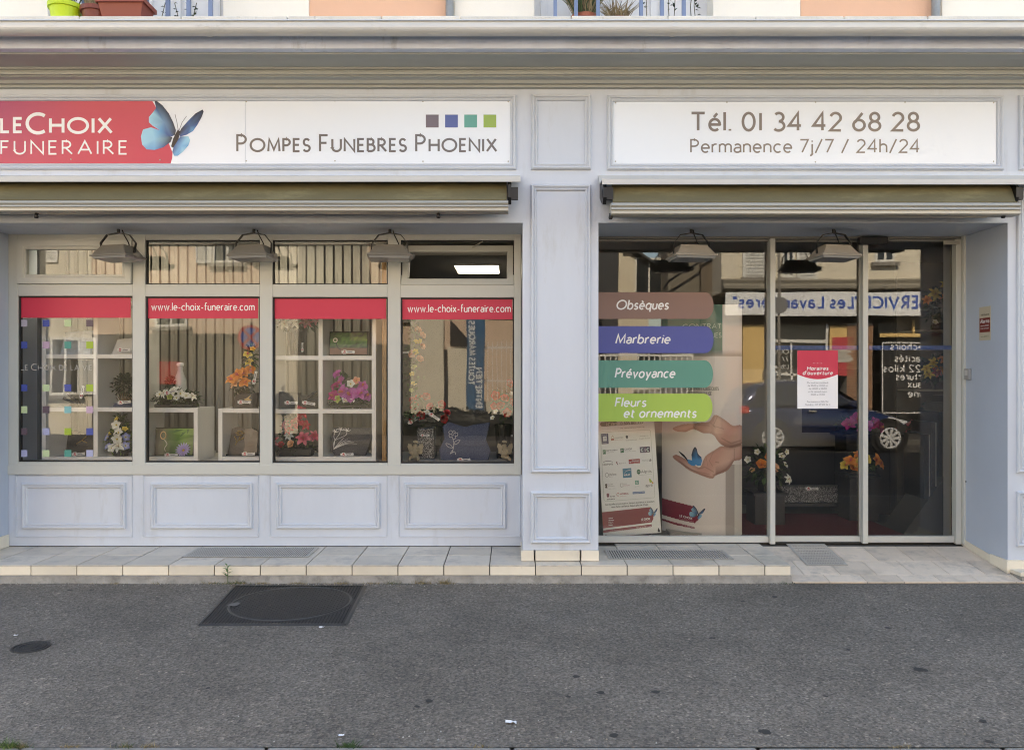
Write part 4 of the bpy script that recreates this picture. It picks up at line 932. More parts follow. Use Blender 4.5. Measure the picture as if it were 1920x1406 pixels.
yl = 3.2; m = MB(); m.box(PX(855, yl), PX(936, yl), yl - .3, yl + .35, 2.735, 2.758); part('frame', m, M_flash, t); m = MB(); m.box(PX(856, yl) , PX(935, yl), yl - .29, yl + .34, 2.729, 2.7345); part('diffuser', m, M_emit, t)
for k_, (x_, lab) in enumerate(((-3.35, 'added unseen light panel brightening the left half of the window shelves'), (-1.75, 'added unseen light panel brightening the right half of the window shelves'), (1.75, 'added unseen light panel brightening the displays inside the glass door'))):  # glowing panels added out of sight behind the lintel to brighten the displays
    t = thing('ceiling_light', lab, 'ceiling light', (x_, .88, 2.76)); m = MB(); m.box(x_ - .5, x_ + .5, .74, 1.0, 2.735, 2.758); part('frame', m, M_flash, t); m = MB(); m.box(x_ - .48, x_ + .48, .76, .98, 2.729, 2.7345); part('diffuser', m, mat('added_fill_panel', (1, .95, .80), .5, emit=4.8), t)
# ------------------------------------------------------------------ plaques
def granite(name, a, b, sc_=140, rough=.18):
    if name in MATS: return MATS[name]
    m = mat(name, a, rough, spec=.25); t = m.node_tree; N = t.nodes; L = t.links; bs = N['Principled BSDF']
    tc = N.new('ShaderNodeTexCoord'); v = N.new('ShaderNodeTexVoronoi'); v.inputs['Scale'].default_value = sc_; L.new(tc.outputs['Object'], v.inputs['Vector'])
    r_ = N.new('ShaderNodeValToRGB'); r_.color_ramp.elements[0].color = (*a, 1); r_.color_ramp.elements[1].color = (*b, 1); r_.color_ramp.elements[0].position = .35; r_.color_ramp.elements[1].position = .9
    L.new(v.outputs['Color'], r_.inputs[0]); L.new(r_.outputs[0], bs.inputs['Base Color']); return m
G_black = granite('granite_black', (.010, .010, .011), (.024, .024, .026), 200, .35)
G_grey = granite('granite_grey', (.045, .045, .05), (.09, .09, .10), 260, .5)
G_blue = granite('granite_blue', (.045, .062, .125), (.085, .115, .20), 200, .5)
G_speck = granite('granite_speckled', (.02, .02, .022), (.42, .42, .42), 150, .3)
G_brown = granite('granite_brown', (.07, .06, .052), (.10, .085, .07), 200, .3)
def plaque(label, px, py, y, outline, mm, th=.03, lean=-.14, z=None, cat='memorial plaque', name='memorial_plaque', foot=None):
    """outline in photo pixels relative to (px, py), y up"""
    f = S * (6 + y) / 6
    t = thing(name, label, cat, (PX(px, y), y, PZ(py, y) if z is None else z), 'memorial plaques in the window', rot=(lean, 0, 0))
    m = MB(); m.prism([(a * f, b * f) for a, b in outline], front(0), -th, 0); part('stone', m, mm, t, bevel=.004, local=True)
    if foot:
        m = MB(); m.box(-foot * f, foot * f, -.02, th + .03, -.004, .012); part('foot', m, G_black, t, local=True)
    pl = lambda u, v, n=0: (u * f, -.0012 - n, v * f)
    return t, pl, f
def smooth_path(pts, n=6):
    out = []
    for i in range(len(pts) - 1):
        p0 = Vector(pts[max(0, i - 1)]); p1 = Vector(pts[i]); p2 = Vector(pts[i + 1]); p3 = Vector(pts[min(len(pts) - 1, i + 2)])
        for k in range(n):
            s_ = k / n; out.append(tuple(.5 * ((2 * p1) + (-p0 + p2) * s_ + (2 * p0 - 5 * p1 + 4 * p2 - p3) * s_ * s_ + (-p0 + 3 * p1 - 3 * p2 + p3) * s_ ** 3)))
    return out + [tuple(pts[-1])]
def rose_engrave(t, pl, cx, cy, k, col, mm, wd=1.3):
    m = MB()
    for a0, r_ in ((0, 9), (70, 7), (140, 9), (210, 8), (290, 9)):
        m.stroke(smooth_path([(cx + k * r_ * math.cos(R(a0 + d)) * s_, cy + k * r_ * math.sin(R(a0 + d)) * s_) for d, s_ in ((-40, .55), (-20, 1), (15, 1.05), (45, .5))]), wd, pl, .0002, col)
    m.stroke(smooth_path([(cx + k * r_ * math.cos(a), cy + k * r_ * math.sin(a)) for a, r_ in [(q * .7, 4.5 - q * .4) for q in range(11)]], 3), wd, pl, .0004, col)
    m.stroke(smooth_path([(cx, cy - 9 * k), (cx + 2 * k, cy - 20 * k), (cx - 1 * k, cy - 36 * k)]), wd, pl, .0002, col)
    for sx, yy in ((1, -20), (-1, -27)):
        m.stroke(smooth_path([(cx + k, cy + yy * k), (cx + sx * 9 * k, cy + (yy + 2) * k), (cx + sx * 14 * k, cy + (yy + 9) * k), (cx + sx * 6 * k, cy + (yy + 7) * k), (cx + k, cy + yy * k)]), wd * .9, pl, .0004, col)
    m.stroke(smooth_path([(cx, cy - 30 * k), (cx - 5 * k, cy - 38 * k), (cx + 3 * k, cy - 34 * k), (cx + 6 * k, cy - 40 * k)]), wd, pl, .0006, col)
    part('engraving', m, mm, t, local=True)
M_gold = mat('gilt', (.50, .34, .12), .3, metal=.8)
M_bronze = mat('bronze_dark', (.16, .10, .045), .35, metal=.7)
ZP = PZ(868, .62) + .0015; ZS1 = ZP + .038
zrow = {0: ZP + .036, 1: PZ(769, YS0) + .0185, 2: PZ(669, YS0) + .0185}
YI_ = .86
def rowpy(y, row): return 703 + (ZC - zrow[row]) / (S * (6 + y) / 6)
# first pane
t, pl, f = plaque('black granite plaque with small gilt ornament, left compartment by the colour squares', 150, 0, YI_, [(-28, 0), (30, 0), (30, 38), (22, 45), (2, 40), (-14, 47), (-26, 40)], G_black, z=zrow[0])
m = MB(); m.tube([pl(-8, 22, .004), pl(2, 28, .006), pl(12, 24, .004)], .005, 6); m.tube([pl(2, 28, .006), pl(10, 36, .004)], .004, 6); part('ornament', m, M_gold, t, local=True)
t = thing('candle_ornament', 'black branch shaped candle ornament with crossed stems in the left shelf', 'ornament', (PX(147, YI_), YI_, zrow[1])); f = S * (6 + YI_) / 6
m = MB(); m.box(-22 * f, 20 * f, -.04, .04, 0, .012); part('base', m, G_black, t, local=True, bevel=.003)
for a, b in (((8, 4), (-18, 26)), ((2, 4), (-26, 18)), ((16, 2), (16, 22))):
    m = MB(); m.tube([(a[0] * f, 0, a[1] * f), (b[0] * f, -.02, b[1] * f)], [.008, .012], 8); part('stem', m, M_black, t, local=True)
plaque('pale blue picture plaque high on the left shelf behind colour squares', 142, 0, .95, [(-30, 0), (26, 0), (30, 48), (-24, 44)], mat('pale_picture', (.45, .52, .60), .3, var=.4, vscale=12), z=zrow[2])
plaque('white sloping plaque at the top of the left shelf, right compartment', 232, 0, .9, [(-24, 0), (26, 0), (26, 34), (-14, 30)], mat('plaque_white', (.6, .6, .58), .4), z=zrow[2])
t, pl, f = plaque('dark low plaque carrying a gilt twig ornament, right compartment of left shelf', 234, 0, YI_, [(-24, 0), (24, 0), (22, 9), (-20, 9)], G_blue, th=.06, z=zrow[1])
m = MB(); rk = random.Random(3)
for k in range(9):
    a = R(20 + k * 17); m.tube([(0, -.02, 9 * f), (math.cos(a) * 10 * f, -.03, (9 + math.sin(a) * 8) * f), (math.cos(a) * 17 * f, -.02, (11 + math.sin(a) * 17) * f)], [.005, .004, .002], 5)
part('twig_ornament', m, M_bronze, t, local=True)
arrangement('round dark green leafy ball behind the twig plaque', 236, 0, .98, [(0, 38, 24, 24, 240, 7, 2.5, GRD)], [], pot_base(8, 10, 14, (.02, .02, .02)), 'plant', 'leafy_ball', seed=2, z=zrow[1])
arrangement('white, yellow and blue bouquet in the lower right compartment of the left shelf', 227, 0, YI_, [(0, 28, 24, 26, 200, 12, 4, GR + GRL), (0, 60, 12, 14, 40, 10, 3, GR)],
    [('blossom', 'white', -2, 58, 9, -.06), ('blossom', 'white', 4, 44, 9, -.08), ('blossom', 'yellow', -4, 68, 6, -.03), ('blossom', 'white', 2, 32, 10, -.09), ('blossom', 'blue', -17, 34, 8, -.07), ('blossom', 'blue', 16, 36, 8, -.07), ('blossom', 'yellow', -12, 42, 7, -.06), ('blossom', 'blue', -14, 18, 8, -.08), ('lily', 'white', 6, 18, 11, -.1), ('blossom', 'white', -6, 16, 8, -.1), ('blossom', 'blue', 17, 20, 8, -.08), ('blossom', 'yellow', 12, 50, 6, -.05)], pot_base(12, 14, 10, (.02, .025, .02)), z=zrow[0])
# second pane
arrangement('green fir wreath with white flowers on the low cube in the second pane', 332, 0, .93, [(0, 14, 46, 15, 420, 11, 2.2, GRD + GR), (-12, 40, 8, 18, 70, 9, 2.5, GRD)],
    [('lily', 'white', -14, 26, 9, -.09), ('lily', 'white', 2, 30, 10, -.08), ('blossom', 'white', 14, 26, 8, -.09), ('blossom', 'white', 24, 22, 7, -.08), ('lily', 'white', 34, 20, 8, -.07), ('blossom', 'white', -26, 24, 7, -.07), ('blossom', 'green', -4, 20, 6, -.1), ('blossom', 'white', 8, 18, 6, -.1)], tray_base(36, 6), seed=5, z=zrow[1])
t = thing('glass_dome', 'pale glass bottle standing in the white flowered wreath', 'glass bottle', (PX(338, .99), .99, zrow[1] + .02))
m = MB(); m.lathe([(0, 0), (.052, 0), (.056, .06), (.058, .15), (.05, .22), (.03, .27), (.022, .30), (.024, .33), (.02, .335)], n=24); part('bottle', m, mat('frosted_glass', (.55, .58, .55), .25), t, smooth=True, local=True)
m = MB(); m.lathe([(.026, .336), (.03, .342), (.03, .362), (.0, .368)], n=16); part('stopper', m, M_shelf, t, local=True)
t, pl, f = plaque('picture plaque of green bamboo with lotus flower in the low cube', 326, 0, YI_, [(-37, 0), (36, 0), (36, 52), (-37, 52)], G_black, th=.015, z=zrow[0])
m = MB(); rk = random.Random(11); nx, ny = 14, 10
def gcol(i, j): 
    u = i / nx; v = j / ny; k = max(0, 1 - abs(u - .75) * 1.6) * (.35 + v * .65)
    return (0.015 + .20 * k, .03 + .42 * k, .01 + .05 * k)
for i in range(nx):
    for j in range(ny):
        q_ = [(i, j), (i + 1, j), (i + 1, j + 1), (i, j + 1)]
        m.add([pl(-36 + 71 * a / nx, 1 + 50 * b / ny, .0006) for a, b in q_], [(0, 1, 2, 3)], [gcol(a, b) for a, b in q_])
for x_, y_, a, L in ((14, 48, -150, 26), (20, 44, -120, 20), (-2, 46, -140, 22), (26, 50, -100, 18)):
    e = (x_ + L * math.cos(R(a)), y_ + L * math.sin(R(a)) * .5); m.stroke([(x_, y_), ((x_ + e[0]) / 2, (y_ + e[1]) / 2 + 2), e], 4, pl, .0010, (.05, .16, .02), taper=lambda s_: .15 + math.sin(math.pi * s_))
part('picture', m, M_print, t, local=True)
m = MB(); m.stroke(arc(-22, 38, 5, 7, 0, 360, 20), 1.6, pl, .0014, C(200, 170, 110)); m.stroke(smooth_path([(-20, 30), (-14, 22), (-18, 14), (-16, 8)]), 1.4, pl, .0014, C(190, 190, 180)); part('ring_ornament', m, M_print, t, local=True)
o = link(bpy.data.objects.new('lotus', flower_mesh('daisy', 'lotus'))); o.parent = t; o.matrix_basis = Matrix.Translation((18 * f, -.006, 10 * f)) @ Matrix.Rotation(R(75), 4, 'X') @ Matrix.Scale(14 * f, 4)
t, pl, f = plaque('black plaque with small gilt bird on the right low cube', 458, 0, YI_, [(-22, 0), (24, 0), (24, 28), (-18, 24)], G_black, z=zrow[1])
m = MB(); m.poly([(-2, 15), (4, 18), (12, 24), (8, 17), (14, 14), (6, 13)], pl, .001, C(190, 160, 100)); part('gilt_bird', m, M_print, t, local=True)
arrangement('orange and yellow orchid bouquet above the black bird plaque', 462, 0, .97, [(-6, 44, 22, 18, 90, 12, 3.5, GRD), (8, 90, 10, 26, 60, 12, 2.5, GR)],
    [('orchid', 'orange', -20, 52, 12, -.09), ('orchid', 'orange', -8, 60, 12, -.1), ('orchid', 'peach', -12, 44, 11, -.11), ('orchid', 'orange', 4, 46, 11, -.11), ('orchid', 'orange', 0, 64, 10, -.08), ('orchid', 'yellow', 10, 84, 8, -.06), ('orchid', 'yellow', 6, 98, 8, -.05), ('orchid', 'orange', 12, 70, 9, -.07), ('blossom', 'yellow', 14, 108, 6, -.04)], pot_base(14, 12, 26, (.015, .015, .016)), z=zrow[1])
t, pl, f = plaque('open book shaped brown and black plaque with gilt rose', 448, 0, YI_, [(-22, 2), (-16, 50), (-4, 55), (8, 49), (20, 53), (34, 46), (34, 2)], G_brown, z=zrow[0], foot=30)
m = MB(); m.poly([(10, 2.5), (9, 48), (20, 52), (33.5, 45.5), (33.5, 2.5)], pl, .0006, (.02, .02, .022)); part('black_page', m, M_gloss, t, local=True)
m = MB(); 
for a, b in (((-8, 20), (2, 40)), ((-2, 28), (8, 34)), ((-6, 24), (-10, 36))): m.tube([pl(*a, .003), pl((a[0] + b[0]) / 2 + 2, (a[1] + b[1]) / 2, .006), pl(*b, .004)], .004, 6)
for k in range(6): m.lathe([(0, 0), (.014, .004), (.016, .01), (.006, .014)], (pl(1 + 5 * math.cos(k), 40 + 4 * math.sin(k))[0], -.012, pl(0, 40 + 4 * math.sin(k))[2]), 8)
part('gilt_rose', m, M_gold, t, local=True)
# third pane
arrangement('black vase with white and pink lilies at the top of the third pane', 558, 0, .92, [(-2, 62, 34, 16, 160, 14, 5, GRD)], [('lily', 'white', -18, 56, 11, -.09), ('lily', 'white', 4, 60, 11, -.1), ('lily', 'pink', 20, 58, 11, -.09), ('lily', 'white', -34, 62, 9, -.06), ('lily', 'pink', 34, 66, 9, -.05)], pot_base(14, 18, 48, (.012, .012, .012), M_gloss), z=zrow[2])
t, pl, f = plaque('landscape picture plaque of green trees in the third pane', 653, 0, YI_, [(-36, 0), (36, 0), (36, 44), (-36, 44)], G_black, th=.015, z=zrow[2])
m = MB(); rk = random.Random(21); nx, ny = 18, 12
gc = {}
for i in range(nx + 1):
    for j in range(ny + 1):
        v = j / ny; k = rk.uniform(.3, 1.) * (.3 + max(0, 1 - abs(v - .62) * 2.2)); u = i / nx
        gc[i, j] = (.09 * k, .22 * k, .04 * k) if v > .28 else (.22, .10, .06)
        if u > .55 and v > .6: gc[i, j] = (.18 * k + .04, .34 * k, .06)
for i in range(nx):
    for j in range(ny):
        q_ = [(i, j), (i + 1, j), (i + 1, j + 1), (i, j + 1)]; m.add([pl(-35 + 70 * a / nx, 1 + 42 * b / ny, .0006) for a, b in q_], [(0, 1, 2, 3)], [gc[a] for a in q_])
part('picture', m, M_print, t, local=True)
m = MB(); m.stroke(arc(-25, 28, 3.5, 3.5, 0, 360, 14), 2, pl, .0012, C(210, 205, 190)); m.stroke(smooth_path([(-24, 24), (-20, 14), (-14, 10)]), 1.6, pl, .0012, C(30, 25, 22)); part('ring_ornament', m, M_print, t, local=True)
plaque('long black plaque at the left of the middle compartment in the third pane', 540, 0, YI_, [(-18, 0), (22, 0), (22, 28), (-18, 30)], G_black, z=zrow[1])
t, pl, f = plaque('black plaque with sculpted branch in the middle compartment of the third pane', 578, 0, .83, [(-16, 0), (20, 0), (20, 22), (-16, 24)], G_black, z=zrow[1])
m = MB(); m.tube([pl(-10, 10, .004), pl(0, 16, .012), pl(8, 26, .01), pl(16, 30, .006)], [.006, .012, .014, .006], 7); m.tube([pl(0, 16, .01), pl(12, 14, .01)], [.01, .004], 7); part('branch_relief', m, M_black, t, local=True)
arrangement('purple and white orchid arrangement on the middle shelf', 656, 0, .9, [(0, 10, 38, 10, 200, 10, 3, GR + GRD), (-14, 40, 10, 26, 50, 9, 2.5, GR)],
    [('orchid', 'purple', -22, 62, 9, -.04), ('orchid', 'purple', -14, 50, 10, -.05), ('orchid', 'magenta', -24, 40, 10, -.06), ('orchid', 'purple', -8, 30, 13, -.1), ('orchid', 'purple', 6, 24, 14, -.12), ('orchid', 'purple', 22, 26, 14, -.11), ('orchid', 'magenta', -26, 22, 11, -.09), ('blossom', 'green', -16, 16, 8, -.12), ('blossom', 'white', 4, 44, 8, -.06), ('orchid', 'purple', 26, 40, 10, -.06), ('blossom', 'salmon', 14, 50, 8, -.04), ('orchid', 'purple', 34, 22, 10, -.08), ('blossom', 'white', -2, 12, 7, -.12)], tray_base(34, 5), z=zrow[1])
arrangement('red and pink stargazer lily arrangement in a black tray', 556, 0, YI_, [(0, 16, 36, 14, 170, 12, 4.5, GR + GRD), (-8, 52, 18, 30, 60, 14, 4.5, GRD)],
    [('lily', 'hot', 12, 82, 13, -.03), ('lily', 'hot', 4, 62, 13, -.06), ('lily', 'hot', 18, 58, 10, -.05), ('lily', 'pink', -18, 58, 9, -.04), ('lily', 'stargazer', 20, 34, 13, -.12), ('lily', 'stargazer', -34, 28, 12, -.1), ('lily', 'stargazer', 36, 38, 10, -.07), ('rose', 'peach', -2, 24, 7, -.13), ('lily', 'white', -8, 38, 8, -.1), ('rose', 'hot', -22, 22, 6, -.11), ('lily', 'hot', -10, 48, 9, -.07)], tray_base(30, 14), z=zrow[0])
t, pl, f = plaque('grey slate plaque engraved with white lilies, lower compartment of the third pane', 657, 0, YI_, [(-36, 8), (-28, 0), (28, 0), (38, 30), (37, 52), (-34, 52), (-38, 30)], G_grey, z=zrow[0])
m = MB()
for e in ((-30, 44), (-20, 48), (-8, 46)):
    m.stroke(smooth_path([(-32, 14), (-30, 28), (e[0] - 2, e[1] - 8), e]), 1.0, pl, .0004, (.5, .5, .5))
    for a in (20, 70, 120, 170): m.stroke(smooth_path([e, (e[0] + 4 * math.cos(R(a - 15)), e[1] + 4 * math.sin(R(a - 15))), (e[0] + 8 * math.cos(R(a)), e[1] + 6 * math.sin(R(a)))]), 1.8, pl, .0006, (.62, .62, .62), taper=lambda s_: 1 - s_ * .7)
for k in range(5): m.stroke(smooth_path([(-32, 12), (-20 + k * 3, 26 - k), (-12 + k * 6, 34 - k * 3)]), 1.2, pl, .0008, (.55, .55, .55), taper=lambda s_: 1 - .6 * s_)
part('engraving', m, M_print, t, local=True)
# fourth pane
t, pl, f = plaque('large blue granite plaque with engraved white rose', 871, 0, .84, [(-44, 0), (44, 0), (49, 16), (40, 38), (47, 70), (18, 66), (0, 62), (-14, 66), (-30, 71), (-42, 63), (-38, 40), (-48, 18)], G_blue, th=.04, z=ZP, lean=-.1)
rose_engrave(t, pl, -22, 48, .95, (.42, .45, .50), M_print, 1.0)
t, pl, f = plaque('upright speckled granite block beside the left angel', 798, 0, .92, [(-17, 0), (17, 0), (15, 58), (-16, 56)], G_speck, th=.1, z=ZP, lean=0, cat='granite block', name='granite_block')
def angel(label, px, flip):
    y = .78; f = S * (6 + y) / 6; k = -1 if flip else 1
    t = thing('angel_figurine', label, 'figurine', (PX(px, y), y, ZP), 'stone angels in the right pane')
    ms = mat('angel_stone', (.50, .43, .30), .7, var=.25, vscale=25, bump=.3, bscale=90)
    me = bpy.data.meshes.new('body')
    J = [(0, 0, 10), (0, 0, 16), (0, -2, 22), (1 * k, -3, 27), (1.5 * k, -4, 32), (-4 * k, -4, 20), (-7 * k, -8, 14), (-2 * k, -10, 13), (5 * k, -4, 20), (7 * k, -8, 24), (3 * k, -9, 27), (-4, -2, 8), (-8 * k, -9, 7), (-9 * k, -10, 1), (4, -2, 8), (7, -9, 6), (8, -10, 1), (0, 0, 3)]
    Ed = [(0, 1), (1, 2), (2, 3), (3, 4), (2, 5), (5, 6), (6, 7), (2, 8), (8, 9), (9, 10), (0, 11), (11, 12), (12, 13), (0, 14), (14, 15), (15, 16), (0, 17)]
    Rd = [6.5, 5.5, 4.5, 3, 5.8, 2.4, 2, 1.6, 2.4, 2, 1.6, 3.6, 2.8, 2.2, 3.6, 2.8, 2.2, 7]
    me.from_pydata([(a * f, b * f, c * f) for a, b, c in J], Ed, []); o = link(bpy.data.objects.new('body', me)); o.parent = t
    sk = o.modifiers.new('skin', 'SKIN'); 
    for v_, r_ in zip(me.skin_vertices[0].data, Rd): v_.radius = (r_ * f, r_ * f)
    if not me.skin_vertices:
        bpy.context.view_layer.objects.active = o
    sb = o.modifiers.new('sub', 'SUBSURF'); sb.levels = sb.render_levels = 2
    me.materials.append(ms)
    for sgn in (-1, 1):
        m = MB(); w_ = [(2, 22), (8, 30), (13, 31), (15, 26), (13, 20), (12, 14), (8, 12), (4, 14)]
        m.prism([(sgn * a * f, b * f) for a, b in w_], front(.03), -.012, 0); part('wing', m, ms, t, bevel=.004, local=True)
    m = MB(); rk = random.Random(4)
    for _ in range(26):
        a, b = rk.uniform(0, 6.28), rk.uniform(.1, 1.3); c = Vector((1.5 * k + 4.8 * math.cos(a) * math.sin(b), -3.2 + 4.8 * math.sin(a) * math.sin(b), 33 + 4.8 * math.cos(b))) * f
        m.lathe([(0, -1.3 * f), (1.2 * f, -.6 * f), (1.4 * f, .2 * f), (.8 * f, 1.2 * f), (0, 1.4 * f)], tuple(c), 6)
    part('curls', m, ms, t, smooth=True, local=True)
angel('cream stone angel resting its head, left of the blue plaque', 778, False); angel('cream stone angel at the right edge of the window', 947, True)
# hanging garland and roses
rk = random.Random(31); y = .86; f = S * (6 + y) / 6
gl = [('rose', 'salmon', 14, 70, 7, -.03), ('rose', 'salmon', 22, 60, 7, -.04), ('blossom', 'yellow', 12, 48, 6, -.05), ('blossom', 'yellow', 10, 30, 6, -.05), ('rose', 'salmon', 4, 26, 7, -.04), ('rose', 'salmon', 18, 16, 7, -.04), ('blossom', 'green', 8, 2, 6, -.04), ('blossom', 'yellow', 4, -12, 6, -.03), ('blossom', 'yellow', 6, -30, 6, -.03), ('blossom', 'green', 2, -42, 5, -.03), ('rose', 'red', 4, -60, 6, -.03), ('rose', 'salmon', 22, 40, 6, -.03), ('blossom', 'yellow', 18, 50, 5, -.05)]
t = thing('flower_garland', 'hanging garland of salmon roses and yellow blossoms at the left of the right pane', 'garland', (PX(770, y), y, PZ(690, y)))
m = MB()
for k in range(150):
    vv = rk.uniform(-95, 95); leaf(m, Vector((rk.gauss(4, 6) * f, rk.uniform(-.05, .05), vv * f)), Vector((rk.gauss(.2, 1), rk.gauss(-.4, .5), rk.gauss(-.3, .6))), Vector((0, -1, .3)), 10 * f, 2.6 * f, rk.choice(GR + GRD))
part('leaves', m, M_fol, t, local=True)
m = MB(); m.tube([(4 * f, 0, 100 * f), (8 * f, 0, 50 * f), (2 * f, 0, 0), (6 * f, 0, -50 * f), (2 * f, 0, -95 * f)], .006, 6, (.05, .08, .03)); part('stem', m, M_fol, t, local=True)
flowers(t, gl, f, rk)
arrangement('loose red roses behind the speckled granite block', 806, 0, 1.1, [(0, 66, 32, 48, 60, 9, 2.4, GRD)], [('rose', 'red', -28, 96, 8, -.05), ('rose', 'red', -6, 112, 8, -.05), ('rose', 'red', -30, 72, 8, -.05), ('rose', 'red', -14, 78, 8, -.06), ('rose', 'red', 22, 98, 8, -.05), ('rose', 'hot', 2, 94, 7, -.05), ('rose', 'red', 26, 72, 8, -.05), ('blossom', 'white', -4, 84, 5, -.06), ('rose', 'hot', 32, 82, 7, -.04), ('rose', 'red', -20, 110, 7, -.05)], pot_base(12, 16, 22, (.015, .015, .015)), z=ZP)
arrangement('red roses in a tall black vase at the right edge of the window', 944, 0, .98, [(0, 96, 24, 38, 80, 9, 2.4, GRD)], [('rose', 'red', -14, 118, 8, -.06), ('rose', 'red', 2, 112, 8, -.07), ('rose', 'red', 10, 140, 8, -.04), ('rose', 'red', -4, 98, 8, -.07), ('rose', 'red', 16, 104, 8, -.05), ('rose', 'red', 8, 86, 8, -.07), ('blossom', 'white', -14, 88, 5, -.06), ('blossom', 'white', -20, 76, 5, -.05), ('rose', 'red', -16, 98, 7, -.05), ('blossom', 'white', 14, 122, 4, -.05)], pot_base(13, 16, 64, (.012, .012, .012), M_gloss), z=ZP)
# price tags: one design, many copies
tg = thing('price_tag', 'white price tag with red emblem', 'price tag', (0, 0, 0), 'price tags on display pieces')
m = MB(); m.prism([(-.052, -.018), (-.02, -.018), (-.018, -.012), (.05, -.012), (.056, -.02), (.064, 0), (.056, .018), (.05, .012), (-.018, .012), (-.02, .02), (-.052, .02), (-.054, .012), (-.066, .014), (-.064, -.012), (-.054, -.01)], front(0), -.002, 0, (.78, .78, .76)); part('card', m, M_vinyl, tg, local=True)
m = MB(); m.poly([(-.048, -.013), (-.026, -.013), (-.024, .013), (-.044, .014)], front(0), .0006, C(190, 45, 60)); m.stroke([(-.046, 0), (-.036, -.006), (-.026, .008)], .005, front(0), .001, (.8, .8, .8)); part('emblem', m, M_vinyl, tg, local=True)
m = MB(); m.stroke([(-.012, 0), (-.004, .005), (.002, -.005), (.008, .005), (.014, -.004), (.02, .005), (.026, -.005), (.032, .004), (.04, -.003)], .004, front(0), .0006, C(70, 70, 80)); part('handwriting', m, M_vinyl, tg, local=True)
first = True
for px, py, y, a, lab in [
    (232, 656, .85, 0, 'price tag on the white plaque at the top of the left shelf'), (147, 851, .82, 4, 'price tag on the black plaque at the bottom of the left shelf'), (154, 735, .82, 80, 'price tag standing upright on the black candle ornament'), (233, 754, .80, 6, 'price tag under the gilt twig ornament'),
    (320, 735, .80, 15, 'price tag stuck in the green wreath with white flowers'), (321, 853, .82, 2, 'price tag on the lotus picture plaque'), (478, 708, .80, 78, 'price tag hanging upright among the orange orchids'), (458, 754, .82, 0, 'price tag on the black bird plaque'), (466, 851, .82, 0, 'price tag on the open book plaque'),
    (567, 651, .84, 90, 'price tag on the black vase at the top of the third pane'), (653, 660, .82, 0, 'price tag on the green landscape plaque'), (546, 755, .82, 0, 'price tag on the long black plaque'), (579, 756, .79, -8, 'price tag on the black plaque with the branch'), (653, 749, .76, -12, 'price tag on the purple orchid arrangement'), (651, 852, .82, 2, 'price tag on the grey slate plaque with lilies'),
    (758, 661, .80, 5, 'price tag on the hanging rose garland'), (814, 781, .82, -33, 'tilted price tag hanging before the dark screen'), (797, 816, .90, 0, 'price tag on the speckled granite block'), (870, 862, .80, 0, 'price tag on the blue rose plaque'), (956, 817, .95, 0, 'price tag on the tall black vase of red roses'), (776, 788, .9, 30, 'price tag at the foot of the rose garland')]:
    o = tg if first else copy_tree(tg); first = False
    o.location = P(px, py, y); o.rotation_euler = (R(-8), R(-a), 0); o['label'] = lab
    k = .62 if px in (567, 797, 956, 758) else .88; o.scale = (k, k, k)
# ------------------------------------------------------------------ pots on the ledge above
f = S * 5.67 / 6
def ledge_pot(label, px, y, r0, r1, h, col, leaves, name='flower_pot', square=0):
    t = thing(name, label, 'flower pot', (PX(px, y), y, zt), 'pots on the ledge above the shop'); m = MB()
    if square: 
        rows = [[(-r0, -.07, 0), (r0, -.07, 0), (r0, .07, 0), (-r0, .07, 0)], [(-r1, -.09, h - .03), (r1, -.09, h - .03), (r1, .09, h - .03), (-r1, .09, h - .03)], [(-r1 - .015, -.105, h - .03), (r1 + .015, -.105, h - .03), (r1 + .015, .105, h - .03), (-r1 - .015, .105, h - .03)], [(-r1 - .015, -.105, h), (r1 + .015, -.105, h), (r1 + .015, .105, h), (-r1 - .015, .105, h)], [(-r1 + .01, -.08, h), (r1 - .01, -.08, h), (r1 - .01, .08, h), (-r1 + .01, .08, h)], [(-r1 + .01, -.07, h - .04), (r1 - .01, -.07, h - .04), (r1 - .01, .07, h - .04), (-r1 + .01, .07, h - .04)]]
        m.grid(rows, col, True); o = len(m.v); m.f.append((o - 4, o - 3, o - 2, o - 1)); m.c.append((.03, .02, .015))
    else: m.lathe([(0, 0), (r0, 0), (r1, h - .03), (r1 + .012, h - .03), (r1 + .014, h), (r1 - .008, h), (r1 - .01, h - .03), (0, h - .03)], n=28, col=col)
    part('pot', m, M_attr, t, local=True, smooth=False)
    m = MB(); rk = random.Random(int(px)); n, L, spread, cols = leaves
    for _ in range(n):
        a = rk.uniform(0, 6.28); d = Vector((math.cos(a) * spread, math.sin(a) * spread * .6, 1)).normalized(); b = Vector((rk.uniform(-.6, .6) * r1, rk.uniform(-.5, .5) * min(r1, .07), h - .03)); l = L * rk.uniform(.5, 1.1); w_ = .003
        p1 = b + d * l * .6; p2 = b + d * l + Vector((math.cos(a), math.sin(a) * .5, -.35)) * l * .25 * spread
        c_ = rk.choice(cols); m.add([b - Vector((w_, 0, 0)), b + Vector((w_, 0, 0)), p1 + Vector((w_, 0, 0)), p1 - Vector((w_, 0, 0)), p2], [(0, 1, 2, 3), (3, 2, 4)], c_)
    part('plant', m, M_fol, t, local=True); return t
DRY = [(.22, .17, .09), (.30, .24, .13), (.16, .12, .06)]
ledge_pot('bright green plastic pot on the ledge', 124, -.32, .09, .105, .135, C(190, 215, 40), (60, .3, .5, GR))
ledge_pot('small round terracotta pot between green pot and long planter', 180, -.33, .08, .09, .105, C(120, 55, 42), (120, .35, .35, DRY))
ledge_pot('long terracotta planter with dry grass on the ledge', 237, -.33, .13, .155, .145, C(140, 68, 52), (170, .35, .5, DRY + GR), square=1, name='planter')
